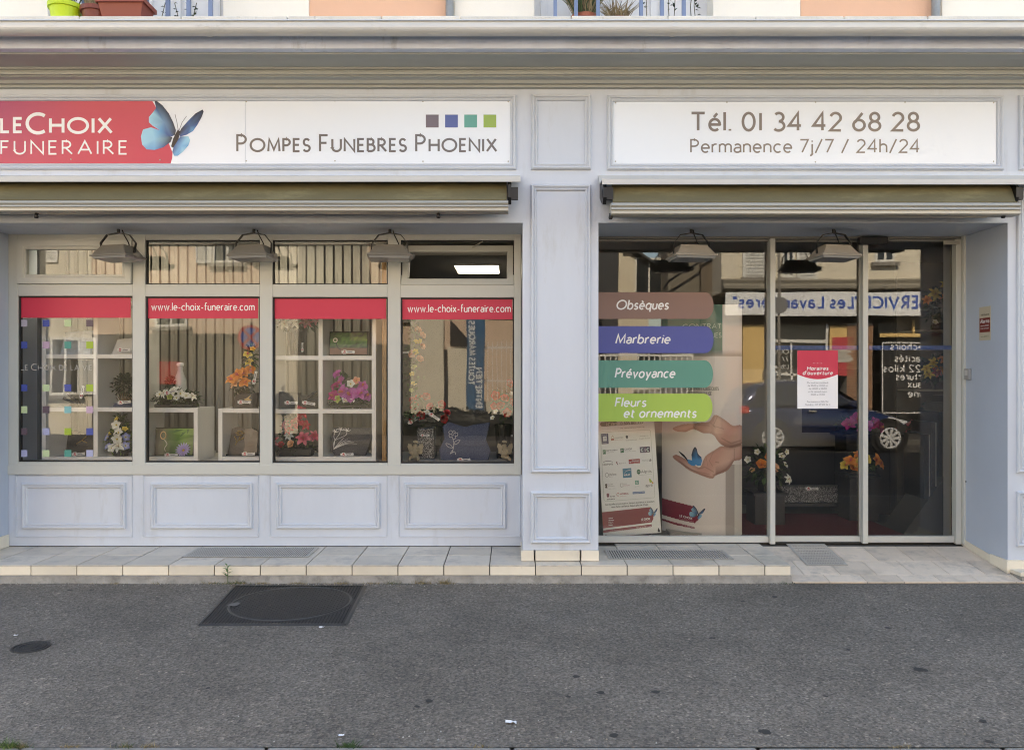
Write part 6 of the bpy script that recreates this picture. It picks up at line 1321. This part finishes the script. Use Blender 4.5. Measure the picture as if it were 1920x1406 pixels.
# flower shelves high at the right
yq = 1.5; t = thing('wall_shelf', 'dark wall shelf with glass board carrying flowers, right of the door', 'shelf', (PX(1760, yq), yq, ZS))
m = MB(); m.box(PX(1700, yq), PX(1830, yq), yq - .12, yq + .18, PZ(620, yq) - .015, PZ(620, yq)); part('shelf_board', m, M_alu, t); m = MB(); m.box(PX(1700, yq), PX(1830, yq), yq - .12, yq + .18, PZ(730, yq) - .015, PZ(730, yq)); part('shelf_board', m, M_alu, t)
m = MB(); m.box(PX(1700, yq), PX(1830, yq), yq + .19, yq + .22, ZS + .001, 2.6); part('back', m, M_black_int, t)
arrangement('yellow and orange bouquet on the upper dark shelf at the right of the door', 1762, 619, yq, [(0, 42, 34, 40, 190, 12, 4, GRD)], [('lily', 'yellow', -18, 66, 12, -.08), ('lily', 'yellow', 12, 74, 11, -.06), ('lily', 'orange', -4, 60, 9, -.1), ('lily', 'yellow', 22, 62, 11, -.08), ('lily', 'orange', -30, 56, 8, -.06), ('lily', 'yellow', 4, 84, 9, -.04), ('blossom', 'white', -20, 14, 6, -.1)], pot_base(10, 14, 14, (.015, .015, .015)), z=PZ(620, yq) + .001, group='bouquets inside the door')
arrangement('red, orange and yellow flowers on the lower dark shelf at the right of the door', 1760, 729, yq, [(0, 34, 36, 30, 190, 12, 4, GRD)], [('lily', 'orange', 0, 54, 10, -.08), ('lily', 'red', 12, 50, 9, -.08), ('lily', 'yellow', 26, 56, 11, -.06), ('lily', 'yellow', -18, 50, 9, -.08), ('lily', 'orange', -8, 36, 11, -.1), ('lily', 'yellow', 10, 36, 11, -.12), ('lily', 'red', -14, 32, 9, -.1), ('lily', 'yellow', -28, 38, 9, -.06), ('lily', 'orange', 30, 40, 9, -.06), ('lily', 'yellow', -26, 26, 9, -.08)], pot_base(10, 14, 14, (.015, .015, .015)), z=PZ(730, yq) + .001, group='bouquets inside the door')
t = thing('sample_rack', 'dark sloping rack holding grey stone sample slabs inside the door', 'rack', (PX(1750, 1.1), 1.1, ZS))
ya_ = 1.0
m = MB(); pts = [(PX(1694, ya_), ZS + .002), (PX(1800, ya_), ZS + .002), (PX(1800, ya_), PZ(855, ya_))]; m.prism(pts, front(ya_), -.4, 0); part('rack_side', m, mat('rack_grey', (.055, .058, .058), .6), t)
for k, (a, b, q0, q1) in enumerate([(1732, 1744, 815, 935), (1746, 1756, 792, 912), (1758, 1770, 772, 894), (1773, 1784, 755, 876), (1786, 1795, 742, 858)]):
    s_ = thing('stone_sample', ['first stone sample slab, lowest on the rack', 'second stone sample slab from the low end of the rack', 'middle stone sample slab of the five on the rack', 'fourth stone sample slab, nearly at the top of the rack', 'highest stone sample slab on the rack'][k], 'stone slab', (PX((a + b) / 2, 1.02), 1.05, PZ(q1, 1.02)), 'stone samples on the rack')
    m = MB(); m.box(PX(a, 1.02), PX(b, 1.02) - .01, 1.02, 1.38, PZ(q1, 1.02), PZ(q0, 1.02)); part('slab', m, G_grey if k % 2 else G_black, s_, bevel=.003)
    m = MB(); m.box(PX(b, 1.02) - .0095, PX(b, 1.02), 1.02, 1.38, PZ(q1, 1.02), PZ(q0, 1.02)); part('bright_edge', m, mat('slab_edge', (.40, .40, .40), .4), s_)
# ------------------------------------------------------------------ the other side of the street (seen mirrored in the glass)
YF = -13.5
GD, GW = .64, .535
M_cream = mat('far_cream', (.72, .66, .54), .85, var=.06, vscale=1.5, dirt=(.40, .36, .28), dirt_scale=1.2, dirt_lo=.6, dirt_hi=.85)
M_fpeach = mat('far_peach', (.66, .50, .38), .85, var=.05, vscale=1.5)
M_fdark = mat('far_dark', (.03, .03, .03), .3)
M_fwhite = mat('far_white', (.75, .75, .72), .6)
M_brown = mat('far_brown', (.16, .13, .10), .85, var=.1)
M_slate = mat('slate', (.05, .055, .065), .6, var=.25, vscale=8, stretch=(1, 1, 4))
M_yellow = mat('far_yellow', (.75, .52, .22), .7)
M_brick = mat('brick_red', (.36, .20, .12), .85, var=.25, vscale=18)
dX = lambda p, y=YF: RX(p, y, GD); dZ = lambda q, y=YF: RZ(q, y, GD)
wX = lambda p, y=YF: RX(p, y, GW); wZ = lambda q, y=YF: RZ(q, y, GW)
def fbox(name, x0, x1, z0, z1, yf, th, mm, parent, **k):
    m = MB(); m.box(min(x0, x1), max(x0, x1), yf - th, yf, min(z0, z1), max(z0, z1)); return part(name, m, mm, parent, **k)
def fwindow(parent, x0, x1, z0, z1, yf, shutters=True):
    w_ = fbox('window', x0, x1, z0, z1, yf + .03, .028, M_fwhite, parent); n = 2
    for k in range(n):
        a = x0 + .06 + k * (x1 - x0 - .06) / n; fbox('pane', a, a + (x1 - x0 - .06) / n - .06, z0 + .07, z1 - .07, yf + .036, .005, mat('far_pane', (.03, .035, .04), .06), w_)
    fbox('sill', x0 - .1, x1 + .1, z0 - .1, z0 - .002, yf + .12, .118, M_conc, w_)
    if shutters:
        for sgn in (0, 1):
            sw = (x1 - x0) * .55; a = x0 - sw - .02 if not sgn else x1 + .02
            s_ = fbox('shutter', a, a + sw, z0, z1, yf + .05, .03, M_fwhite, parent); m = MB()
            k = z0 + .08
            while k < z1 - .08: m.add([(a + .06, yf + .052, k), (a + sw - .06, yf + .052, k), (a + sw - .06, yf + .075, k + .05), (a + .06, yf + .075, k + .05)], [(0, 1, 2, 3)]); k += .075
            part('louvres', m, M_fwhite, s_)
# laundrette house
L = thing('laundrette_house', 'cream house across the street with a laundrette on the ground floor', 'building', (10, YF, 0))
xl, xr = dX(1352), 17.
fbox('wall', xl, xr, dZ(548), 7.6, YF, 9, M_cream, L); 
m = MB(); m.extrude_x([(YF + .3, 7.6), (YF - 4.5, 10.6), (YF - 9.3, 7.6)], xl - .2, xr); part('roof', m, M_slate, L)
m = MB(); m.extrude_x([(YF, dZ(548)), (YF + .28, dZ(543)), (YF + .28, dZ(538)), (YF + .15, dZ(533)), (YF + .18, dZ(527)), (YF, dZ(523))], xl, xr); part('cornice', m, mat('far_cornice', (.25, .23, .19), .8, var=.2, vscale=6), L)
fwindow(L, dX(1395), dX(1442), dZ(522) + .02, 6.2, YF, False); 
for a, b in ((1352, 1380), (1486, 1530)):
    pass
fwindow(L, dX(1640), dX(1676), dZ(492), 6.3, YF, False); fwindow(L, dX(1466), dX(1490), dZ(522) + .02, 6.2, YF, False)
s_ = fbox('shutter', dX(1390), dX(1452), dZ(522), 6.2, YF + .1, .04, M_fwhite, L); m = MB(); k = dZ(520)
while k < 6.1: m.add([(dX(1395), YF + .102, k), (dX(1447), YF + .102, k), (dX(1447), YF + .13, k + .06), (dX(1395), YF + .13, k + .06)], [(0, 1, 2, 3)]); k += .09
part('louvres', m, M_fwhite, s_)
s_ = fbox('shutter', dX(1492), dX(1530), dZ(528), 6.2, YF + .1, .04, M_fwhite, L); m = MB(); k = dZ(526)
while k < 6.1: m.add([(dX(1496), YF + .102, k), (dX(1526), YF + .102, k), (dX(1526), YF + .13, k + .06), (dX(1496), YF + .13, k + .06)], [(0, 1, 2, 3)]); k += .09
part('louvres', m, M_fwhite, s_)
fbox('back_wall', xl, xr, 0, dZ(548) - .01, YF - 1.2, .2, M_fdark, L)
for a, b, mm in ((1340, 1360, M_brown), (1360, 1392, M_brick), (1588, 1636, M_brick)):
    pr = fbox('pier', dX(a), dX(b), 0, dZ(606), YF + .02, .4, mat('mortar', (.45, .42, .36), .9) if mm is M_brick else mm, L)
    if mm is M_brick:
        bw, bh = .22, .065; z = .02; row = 0; bm = MB(); rk = random.Random(a); proto = None
        while z < dZ(606) - .07:
            x = min(dX(a), dX(b)) + (.0 if row % 2 else -.11)
            while x < max(dX(a), dX(b)):
                x0_, x1_ = max(x, min(dX(a), dX(b))), min(x + bw - .012, max(dX(a), dX(b)))
                if x1_ - x0_ > .03: m = MB(); m.box(x0_, x1_, YF + .021, YF + .034 + rk.uniform(-.002, .003), z, z + bh - .012); part('brick', m, M_brick, pr)
                x += bw
            z += bh; row += 1
for a, b, q0, q1 in ((1394, 1432, 610, 780), (1556, 1588, 610, 700)): fbox('yellow_panel', dX(a), dX(b), dZ(q1), dZ(q0), YF, .06, M_yellow, L)
fw = fbox('shop_window', dX(1433), dX(1555), .1, dZ(608), YF - .05, .02, mat('far_pane', (.03, .035, .04), .06), L)
for a, b, q0, q1 in ((1433, 1437, 606, 790), (1549, 1553, 606, 790), (1482, 1485, 640, 790), (1437, 1549, 636, 642), (1437, 1549, 700, 704)): fbox('frame_bar', dX(a), dX(b), dZ(q1), dZ(q0), YF + .0, .045, M_fwhite, fw)
def ftext(parent, s, xstart, zb, h, col, wt=.1, width=None, mm=None, y=YF + .1, slant=0):
    m = MB(); text(m, s, facing(y), -xstart, zb, h, col, wt, width=width, slant=slant); return part('lettering', m, mm or M_print, parent)
for k, (s_, w_) in enumerate([('OUVERT', .5), ('7/7', .3), ('Libre', .4), ('de 7h', .4), ('Service', .5)]): ftext(fw, s_, dX(1480), dZ(664 + k * 14), .13, (.75, .75, .75), .14, y=YF - .045)
for k, s_ in enumerate(['ouvert', 'Libre', 'de 7h', 'Tous', 'les jours']): ftext(fw, s_, dX(1547), dZ(664 + k * 14), .13, (.75, .75, .75), .14, y=YF - .045)
bo = fbox('text_board', dX(1652), dX(1800), .5, dZ(640), YF + .03, .06, mat('board_black', (.02, .02, .022), .3), L)
m = MB(); m.ring(-0, 0, 0, 0, [(0, 0), (0, 0)], 0); 
m = MB(); x0_, x1_, z0_, z1_ = dX(1655), dX(1797), .55, dZ(643); m.stroke([(-x0_, z0_), (-x1_, z0_), (-x1_, z1_), (-x0_, z1_)], .025, facing(YF + .035), 0, (.8, .8, .8), True); part('board_line', m, M_print, bo)
for k, (s_, b, e) in enumerate([('Séchoirs', 657, 1669), ('Capacités', 679, 1677), ('de 22 kilos', 698, 1656), ('Couvertures', 713, 1679), ('Rideaux', 727, 1700), ('Laine', 745, 1700)]):
    h = .20; wdt = len(s_) * h * .62; ftext(bo, s_, dX(e) + wdt, dZ(b), h, (.85, .85, .85), .13, width=wdt, y=YF + .036)
fbox('upper_opening', dX(1650), dX(1800), dZ(624), dZ(606), YF - .1, .02, M_fdark, L); fbox('yellow_panel', dX(1650), dX(1800), dZ(632), dZ(625), YF + .02, .05, M_yellow, L); fbox('yellow_panel', dX(1712), dX(1716), dZ(624.5), dZ(600), YF + .02, .05, M_yellow, L)
po = fbox('poster', dX(1560), dX(1602), dZ(705), dZ(632), YF + .03, .01, mat('poster_red', (.55, .07, .08), .5), L); fbox('poster_picture', dX(1562), dX(1600), dZ(680), dZ(655), YF + .034, .003, mat('poster_pic', (.5, .47, .42), .5, var=.4, vscale=9), po)
sgl = thing('laundrette_sign', 'long white sign with blue laundrette lettering across the street', 'sign', (9, YF, 3.2))
fbox('board', dX(1355), 16.5, dZ(593.5), dZ(550), YF + .3, .06, mat('sign_white2', (.82, .84, .86), .3), sgl)
m = MB(); text(m, 'SERVICE "Les Lavandières"', facing(YF + .302), -dX(1727), dZ(581), .34, C(50, 90, 180), .16, width=(dX(1727) - dX(1368))); part('lettering', m, M_print, sgl)
m = MB(); text(m, 'LAVERIE SELF', facing(YF + .302), -(dX(1727) + 4.2), dZ(581), .34, C(50, 90, 180), .16, width=3.9); part('lettering', m, M_print, sgl)
# middle houses
H1 = thing('brown_house', 'grey brown house side next to the laundrette across the street', 'building', (4.7, -14.5, 0))
y_ = -14.6; fbox('wall', dX(1252, y_), dX(1312, y_), 0, 7.4, y_, 1.0, mat('far_greybrown', (.20, .18, .145), .85, var=.08), H1); fbox('wall', dX(1312.5, y_), dX(1350, y_), 0, 6.6, y_ + .15, 1.0, M_brown, H1); fbox('gate', dX(1255, y_), dX(1348, y_), 0, 2.2, y_ + .24, .06, M_fdark, H1)
m = MB(); m.tube([(dX(1240, y_), y_ + .3, dZ(545, y_)), (dX(1250, y_), y_ + .3, dZ(530, y_)), (dX(1345, y_), y_ + .3, dZ(470, y_))], .03, 6); part('cable', m, M_black, H1)
H2 = thing('gable_house', 'far cream gable house with slate roof beyond the side street', 'building', (2.5, -22, 0))
y_ = -22.; gx0, gx1 = dX(1160, y_), dX(1216, y_); zg = dZ(535, y_)
m = MB(); m.prism([(-gx0, 0), (-gx1, 0), (-gx1, dZ(513, y_)), (-gx0 - .35, dZ(468, y_)), (-gx0, dZ(468, y_))], facing(y_), -7, 0); part('wall', m, M_cream, H2)
m = MB(); m.prism([(-gx1 - .9, dZ(520, y_)), (-gx1 - .9, dZ(516, y_)), (-gx0 - .35, dZ(462, y_)), (-gx0 - .1, dZ(462, y_)), (-gx0 - .1, dZ(467, y_)), (-gx0 - .35, dZ(467, y_))], facing(y_ + .3), -7.3, 0); part('roof', m, M_slate, H2)
m = MB(); m.box(dX(1085, y_), gx0 - .01, y_ - 7, y_ - .1, dZ(470, y_) * .55, dZ(462, y_)); m.box(dX(1085, y_), gx0 - .01, y_ - 7, y_, 0, dZ(470, y_) * .55 - .01); part('slate_wall', m, M_slate, H2)
for i in range(2): fwindow(H2, gx0 + .6, gx0 + 1.6, 1 + i * 3.2, 2.6 + i * 3.2, y_, False)
gw = thing('garden_wall', 'low brick garden wall with white railing across the street', 'wall', (3, -13.9, 0))
y_ = -13.9; x0_, x1_ = dX(1080, y_), dX(1300, y_)
fbox('wall', x0_, x1_, 0, .85, y_, .22, mat('garden_brick', (.20, .10, .08), .9, var=.3, vscale=9), gw)
m = MB(); m.box(x0_, x1_, y_ - .12, y_ - .08, dZ(668, y_), dZ(664, y_)); m.box(x0_, x1_, y_ - .12, y_ - .08, .95, 1.0); part('rail', m, M_fwhite, gw)
k = x0_ + .05
while k < x1_: m = MB(); m.box(k, k + .03, y_ - .115, y_ - .085, .851, dZ(664, y_) - .001); part('baluster', m, M_fwhite, gw); k += .145
# left part of the street
y_ = YF
A = thing('long_house', 'long beige rendered house across the street, left half', 'building', (-9, y_, 0))
fbox('wall', wX(-420), wX(172), 0, 7.6, y_, 8, M_cream, A); fbox('wall', wX(172.5), wX(500), 0, 7.4, y_ - .02, 8, M_fpeach, A); fbox('wall', wX(500.5), wX(558), 0, 7.2, y_ - .06, 8, M_cream, A); fbox('wall', wX(558.5), wX(604), 0, 7.2, y_ - .09, 7.9, mat('far_taupe', (.17, .16, .135), .85, var=.1), A)
m = MB(); m.extrude_x([(y_ + .35, 7.61), (y_ - 4, 10.4), (y_ - 8.3, 7.61)], wX(-420), wX(600)); part('roof', m, M_slate, A)
fbox('lower_band', wX(172), wX(500), .0, wZ(626), y_ + .0, .018, mat('far_lower', (.07, .062, .05), .85, var=.1), A)
fwindow(A, wX(292), wX(352), wZ(612), wZ(560), y_, False)
for a, b in ((20, 78), (-160, -100), (400, 455)): fwindow(A, wX(a), wX(b), 4.4, 6.2, y_, True)
for a, b in ((95, 150), (-80, -20)): fwindow(A, wX(a), wX(b), 1., 2.5, y_, True)
d = fbox('door', wX(420), wX(470), 0, 2.3, y_ + .04, .03, M_brown, A); fbox('red_panel', wX(300), wX(340), wZ(720), wZ(678), y_ + .03, .02, mat('far_red', (.4, .05, .04), .6), A)
W1 = thing('stucco_wall', 'weathered cream garden wall with dark capped piers across the street', 'wall', (-1.6, y_, 0))
fbox('wall', wX(606), wX(770), 0, 2.3, y_, .25, mat('far_taupe', (.17, .16, .135)), W1); fbox('wall', wX(770), wX(832), 0, wZ(600), y_ + .02, .3, M_cream, W1); fbox('pier', wX(833), wX(840), 0, wZ(655), y_ + .06, .4, M_fdark, W1); fbox('wall', wX(840), wX(876), 0, wZ(650), y_ + .04, .3, M_cream, W1); fbox('wall', wX(876), wX(1010), 0, wZ(752), y_, .25, M_cream, W1)
m = MB(); m.prism([(-wX(845), wZ(600)), (-wX(878), wZ(636)), (-wX(878), wZ(650)), (-wX(845), wZ(648))], facing(y_ + .09), -.3, 0); part('dark_cap', m, M_fdark, W1)
m = MB(); m.box(wX(876), wX(1010), y_ - .15, y_ - .11, wZ(654), wZ(650)); m.box(wX(876), wX(1010), y_ - .15, y_ - .11, wZ(716), wZ(713)); part('rail', m, M_fwhite, W1)
k = wX(914)
while k < wX(1010): m = MB(); m.box(k, k + .02, y_ - .14, y_ - .12, wZ(751), wZ(640)); part('baluster', m, M_fwhite, W1); k += .12
Hh = thing('peach_house', 'peach house set back behind the railings across the street', 'building', (0, -17, 0)); fbox('wall', -6.2, 2.4, 0, 6.3, -17.2, 6, M_fpeach, Hh); m = MB(); m.extrude_x([(-16.8, 6.31), (-20, 8.6), (-23.4, 6.31)], -6.4, 2.6); part('roof', m, M_slate, Hh); fwindow(Hh, -3.6, -2.4, 3.2, 4.9, -17.2, False); fwindow(Hh, -.6, .6, 3.4, 4.9, -17.2)
bn = thing('blue_banner', 'tall blue banner with white upright lettering across the street', 'banner', (wX(893), y_ + .2, 0))
yb2 = y_ + .25; fbox('cloth', wX(876), wX(909), wZ(768), wZ(598), yb2, .02, mat('banner_blue', (.03, .12, .24), .6), bn)
fbox('post', wX(891), wX(894), 0, wZ(596), yb2 - .021, .05, M_fdark, bn)
vert = lambda x0: (lambda u, v, n=0: (x0 + v, yb2 + .004 + n, u))        # reads upwards, seen from the shop
m = MB(); text(m, 'ENTRETIEN', vert(wX(893.5)), wZ(764), 0, .17, (.8, .8, .8), .2, width=wZ(690) - wZ(764)); part('lettering', m, M_print, bn); m = MB(); text(m, 'TOUTES MARQUES', vert(wX(879.5)), wZ(722), 0, .17, (.8, .8, .8), .2, width=wZ(603) - wZ(722)); part('lettering', m, M_print, bn)
hg = thing('hedge', 'dark low clipped hedge against the far wall', 'hedge', (-1.5, y_ + .5, 0)); m = MB(); rk = random.Random(77)
foliage(m, (-1.5, y_ + .45, .2), (1.9, .3, .5), 2200, .09, .04, [(.010, .016, .007), (.015, .022, .009)], rk); m.lathe([(0, -.25), (1.0, -.2), (1.0, .15), (.7, .32), (0, .4)], (0, 0, 0), 20, col=(.008, .011, .006)); m.v[-100:] = [(-1.5 + a * 1.75, y_ + .4 + b * .22, .2 + c) for a, b, c in m.v[-100:]]; part('leaves', m, M_fol, hg)
# road signs and poles
def sign_pole(label, px, y, g, zt_, zc, r, cols, back=False):
    x = RX(px, y, g); t = thing('road_sign', label, 'road sign', (x, y, -.1)); m = MB(); m.tube([(x, y, -.1), (x, y, zt_)], .035, 10); part('pole', m, M_lamp, t, smooth=True)
    m = MB(); m.lathe([(0, .05), (r, .05), (r, .062), (0, .062)], (x, y, zc), 28, 'y', cols[0]); part('disc', m, M_attr, t)
    if not back:
        m = MB(); m.lathe([(0, .064), (r * .78, .064)], (x, y, zc), 28, 'y', cols[1]); part('centre', m, M_print, t)
        m = MB(); pl = facing(y + .066); 
        for a in (45, 135): m.stroke([(-x + r * .85 * math.cos(R(a)), zc + r * .85 * math.sin(R(a))), (-x - r * .85 * math.cos(R(a)), zc - r * .85 * math.sin(R(a)))], r * .2, pl, .001 * (a > 90), cols[0])
        part('cross', m, M_print, t)
sign_pole('red and blue round no stopping sign on a pole across the road', 470, -11.9, GW, RZ(605, -11.9, GW), RZ(633, -11.9, GW), .30, ((.45, .03, .03), (.05, .12, .40)))
sign_pole('back of a grey round sign on a pole before the laundrette', 1461, -11.8, GD, 4.9, RZ(572, -11.8, GD), .2, ((.2, .2, .2), (.2, .2, .2)), True)
# parked car
M_car = mat('car_blue', (.010, .022, .078), .12, metal=.3); MATS['car_blue'].node_tree.nodes['Principled BSDF'].inputs['Coat Weight'].default_value = 1
ycar = -10.4; ysd = ycar + .86
xw0, xw1 = RX(1448, ysd, GD), RX(1668, ysd, GD); xa, xb = RX(1388, ysd, GD), RX(1716, ysd, GD); Lc = xb - xa
car = thing('parked_car', 'dark blue hatchback parked across the road facing right', 'car', ((xa + xb) / 2, ycar, -.115)); zr = -.115
def loft(secs, mm, name, par, sub=True, cap=True):
    m = MB(); rows = [[(xa + s_[0], ycar + a * s_[1], zr + b) for a, b in s_[2]] for s_ in secs]; m.grid(rows, None, True)
    if cap:
        n = len(rows[0]); m.f.append(tuple(range(n))); m.c.append(None); e = len(m.v) - n; m.f.append(tuple(range(e, e + n))); m.c.append(None)
    o = part(name, m, mm, par, smooth=True)
    if sub: sb = o.modifiers.new('sub', 'SUBSURF'); sb.levels = sb.render_levels = 2
    return o
def bsec(x, w_, z0, z1): zm = z0 + (z1 - z0) * .55; return (x, w_, [(-.9, z0), (-1, z0 + .1), (-1, zm), (-.97, z1 - .06), (-.86, z1), (0, z1 + .03), (.86, z1), (.97, z1 - .06), (1, zm), (1, z0 + .1), (.9, z0), (0, z0 - .02)])
k = Lc / 3.83
body = loft([bsec(*s_) for s_ in [(0, .66, .36, .84), (.04 * k, .74, .28, .92), (.2 * k, .81, .22, .98), (.7 * k, .85, .19, .99), (1.9 * k, .86, .19, .96), (2.7 * k, .85, .19, .95), (3.1 * k, .83, .19, .88), (3.5 * k, .78, .20, .78), (3.72 * k, .68, .25, .66), (3.83 * k, .55, .33, .54)]], M_car, 'body', car)
def csec(x, wb, wt_, zt_): return (x, 1, [(-wb, .9), (-(wb * .55 + wt_ * .45), .9 + (zt_ - .9) * .5), (-wt_, zt_ - .05), (-wt_ * .7, zt_), (wt_ * .7, zt_), (wt_, zt_ - .05), ((wb * .55 + wt_ * .45), .9 + (zt_ - .9) * .5), (wb, .9)])
loft([csec(*s_) for s_ in [(.1 * k, .74, .66, 1.0), (.2 * k, .77, .60, 1.36), (.5 * k, .80, .60, 1.50), (1.1 * k, .81, .61, 1.555), (1.7 * k, .81, .61, 1.54), (2.05 * k, .80, .60, 1.45), (2.6 * k, .78, .64, 1.10), (2.85 * k, .76, .70, .95)]], M_car, 'roof', car)
M_cglass = mat('car_glass', (.012, .014, .016), .04, spec=.8)
def side(zz_): return .815 + (zz_ - .9) * -.34
for pts in ([(.36, 1.0), (.42, 1.34), (.62, 1.42), (1.0, 1.45), (1.02, 1.0)], [(1.07, 1.0), (1.06, 1.46), (1.7, 1.44), (1.98, 1.36), (2.0, 1.0)], [(2.05, 1.0), (2.04, 1.3), (2.52, 1.04), (2.52, 1.0)]):
    m = MB(); P3 = [(xa + x * k, ycar + side(z) + .02, zr + z) for x, z in pts]; m.add(P3 + [(x, y - .03, z) for x, y, z in P3], [tuple(range(len(pts))), tuple(range(len(pts), 2 * len(pts)))]); part('side_window', m, M_cglass, car)
m = MB(); m.add([(xa + 2.12 * k, ycar - .5, zr + 1.44), (xa + 2.12 * k, ycar + .5, zr + 1.44), (xa + 2.78 * k, ycar + .6, zr + 1.02), (xa + 2.78 * k, ycar - .6, zr + 1.02)], [(0, 1, 2, 3)]); part('windscreen', m, M_cglass, car)
for x in (xw0, xw1):
    for sgn in (1, -1):
        yy = ycar + sgn * .84; zc = zr + .315
        m = MB(); m.lathe([(.40, -.02), (.40, .018), (.0, .018)], (x, yy, zr + .33), 28, 'y'); arch = part('wheel_arch', m, mat('arch_black', (.01, .01, .01), .9), car)
        m = MB(); m.lathe([(.19, -.12), (.30, -.12), (.315, -.08), (.315, .04), (.305, .06), (.22, .066), (.21, .05)], (x, yy, zc), 32, 'y'); wh = part('wheel', m, mat('tyre', (.015, .015, .015), .8), car, smooth=True)
        if sgn > 0:
            m = MB(); m.lathe([(.19, .05), (.215, .064), (.225, .068), (.205, .072), (.185, .05)], (x, yy, zc), 32, 'y')
            for a in range(9):
                ca, sa = math.cos(a * .698), math.sin(a * .698); pts = [(.035, -.022), (.20, -.034), (.20, .034), (.035, .022)]
                m.add([(x + u * ca - v * sa, yy + .066, zc + u * sa + v * ca) for u, v in pts] + [(x + u * ca - v * sa, yy + .04, zc + u * sa + v * ca) for u, v in pts], [(0, 1, 2, 3), (0, 4, 5, 1), (1, 5, 6, 2), (2, 6, 7, 3), (3, 7, 4, 0)])
            m.lathe([(0, .076), (.04, .074), (.05, .06)], (x, yy, zc), 16, 'y'); part('rim', m, mat('rim_silver', (.72, .72, .73), .35, metal=.4), wh)
for x, z in ((1.62, .9), (2.5, .88)): m = MB(); m.box(xa + (x - 1) * k, xa + (x - .83) * k, ycar + .86, ycar + .895, zr + z - .02, zr + z + .015); part('handle', m, M_alu, car, bevel=.008)
m = MB(); m.prism([(-xa - 3.72 * k, zr + .66), (-xa - 3.3 * k, zr + .76), (-xa - 3.25 * k, zr + .70), (-xa - 3.6 * k, zr + .60)], facing(ycar + .75), 0, .05); part('headlight', m, mat('headlight', (.6, .62, .65), .1), car)
m = MB(); m.box(xa + .03, xa + .22, ycar + .72, ycar + .80, zr + .82, zr + .98); part('tail_light', m, mat('tail_red', (.5, .02, .01), .15), car, bevel=.02)
m = MB(); m.box(xa + 2.35 * k, xa + 2.5 * k, ycar + .86, ycar + 1.02, zr + .98, zr + 1.1); part('mirror', m, M_car, car, bevel=.03)
m = MB(); m.box(xa + .7 * k, xa + 2.9 * k, ycar + .862, ycar + .878, zr + .52, zr + .56); part('side_strip', m, M_car, car, bevel=.005)
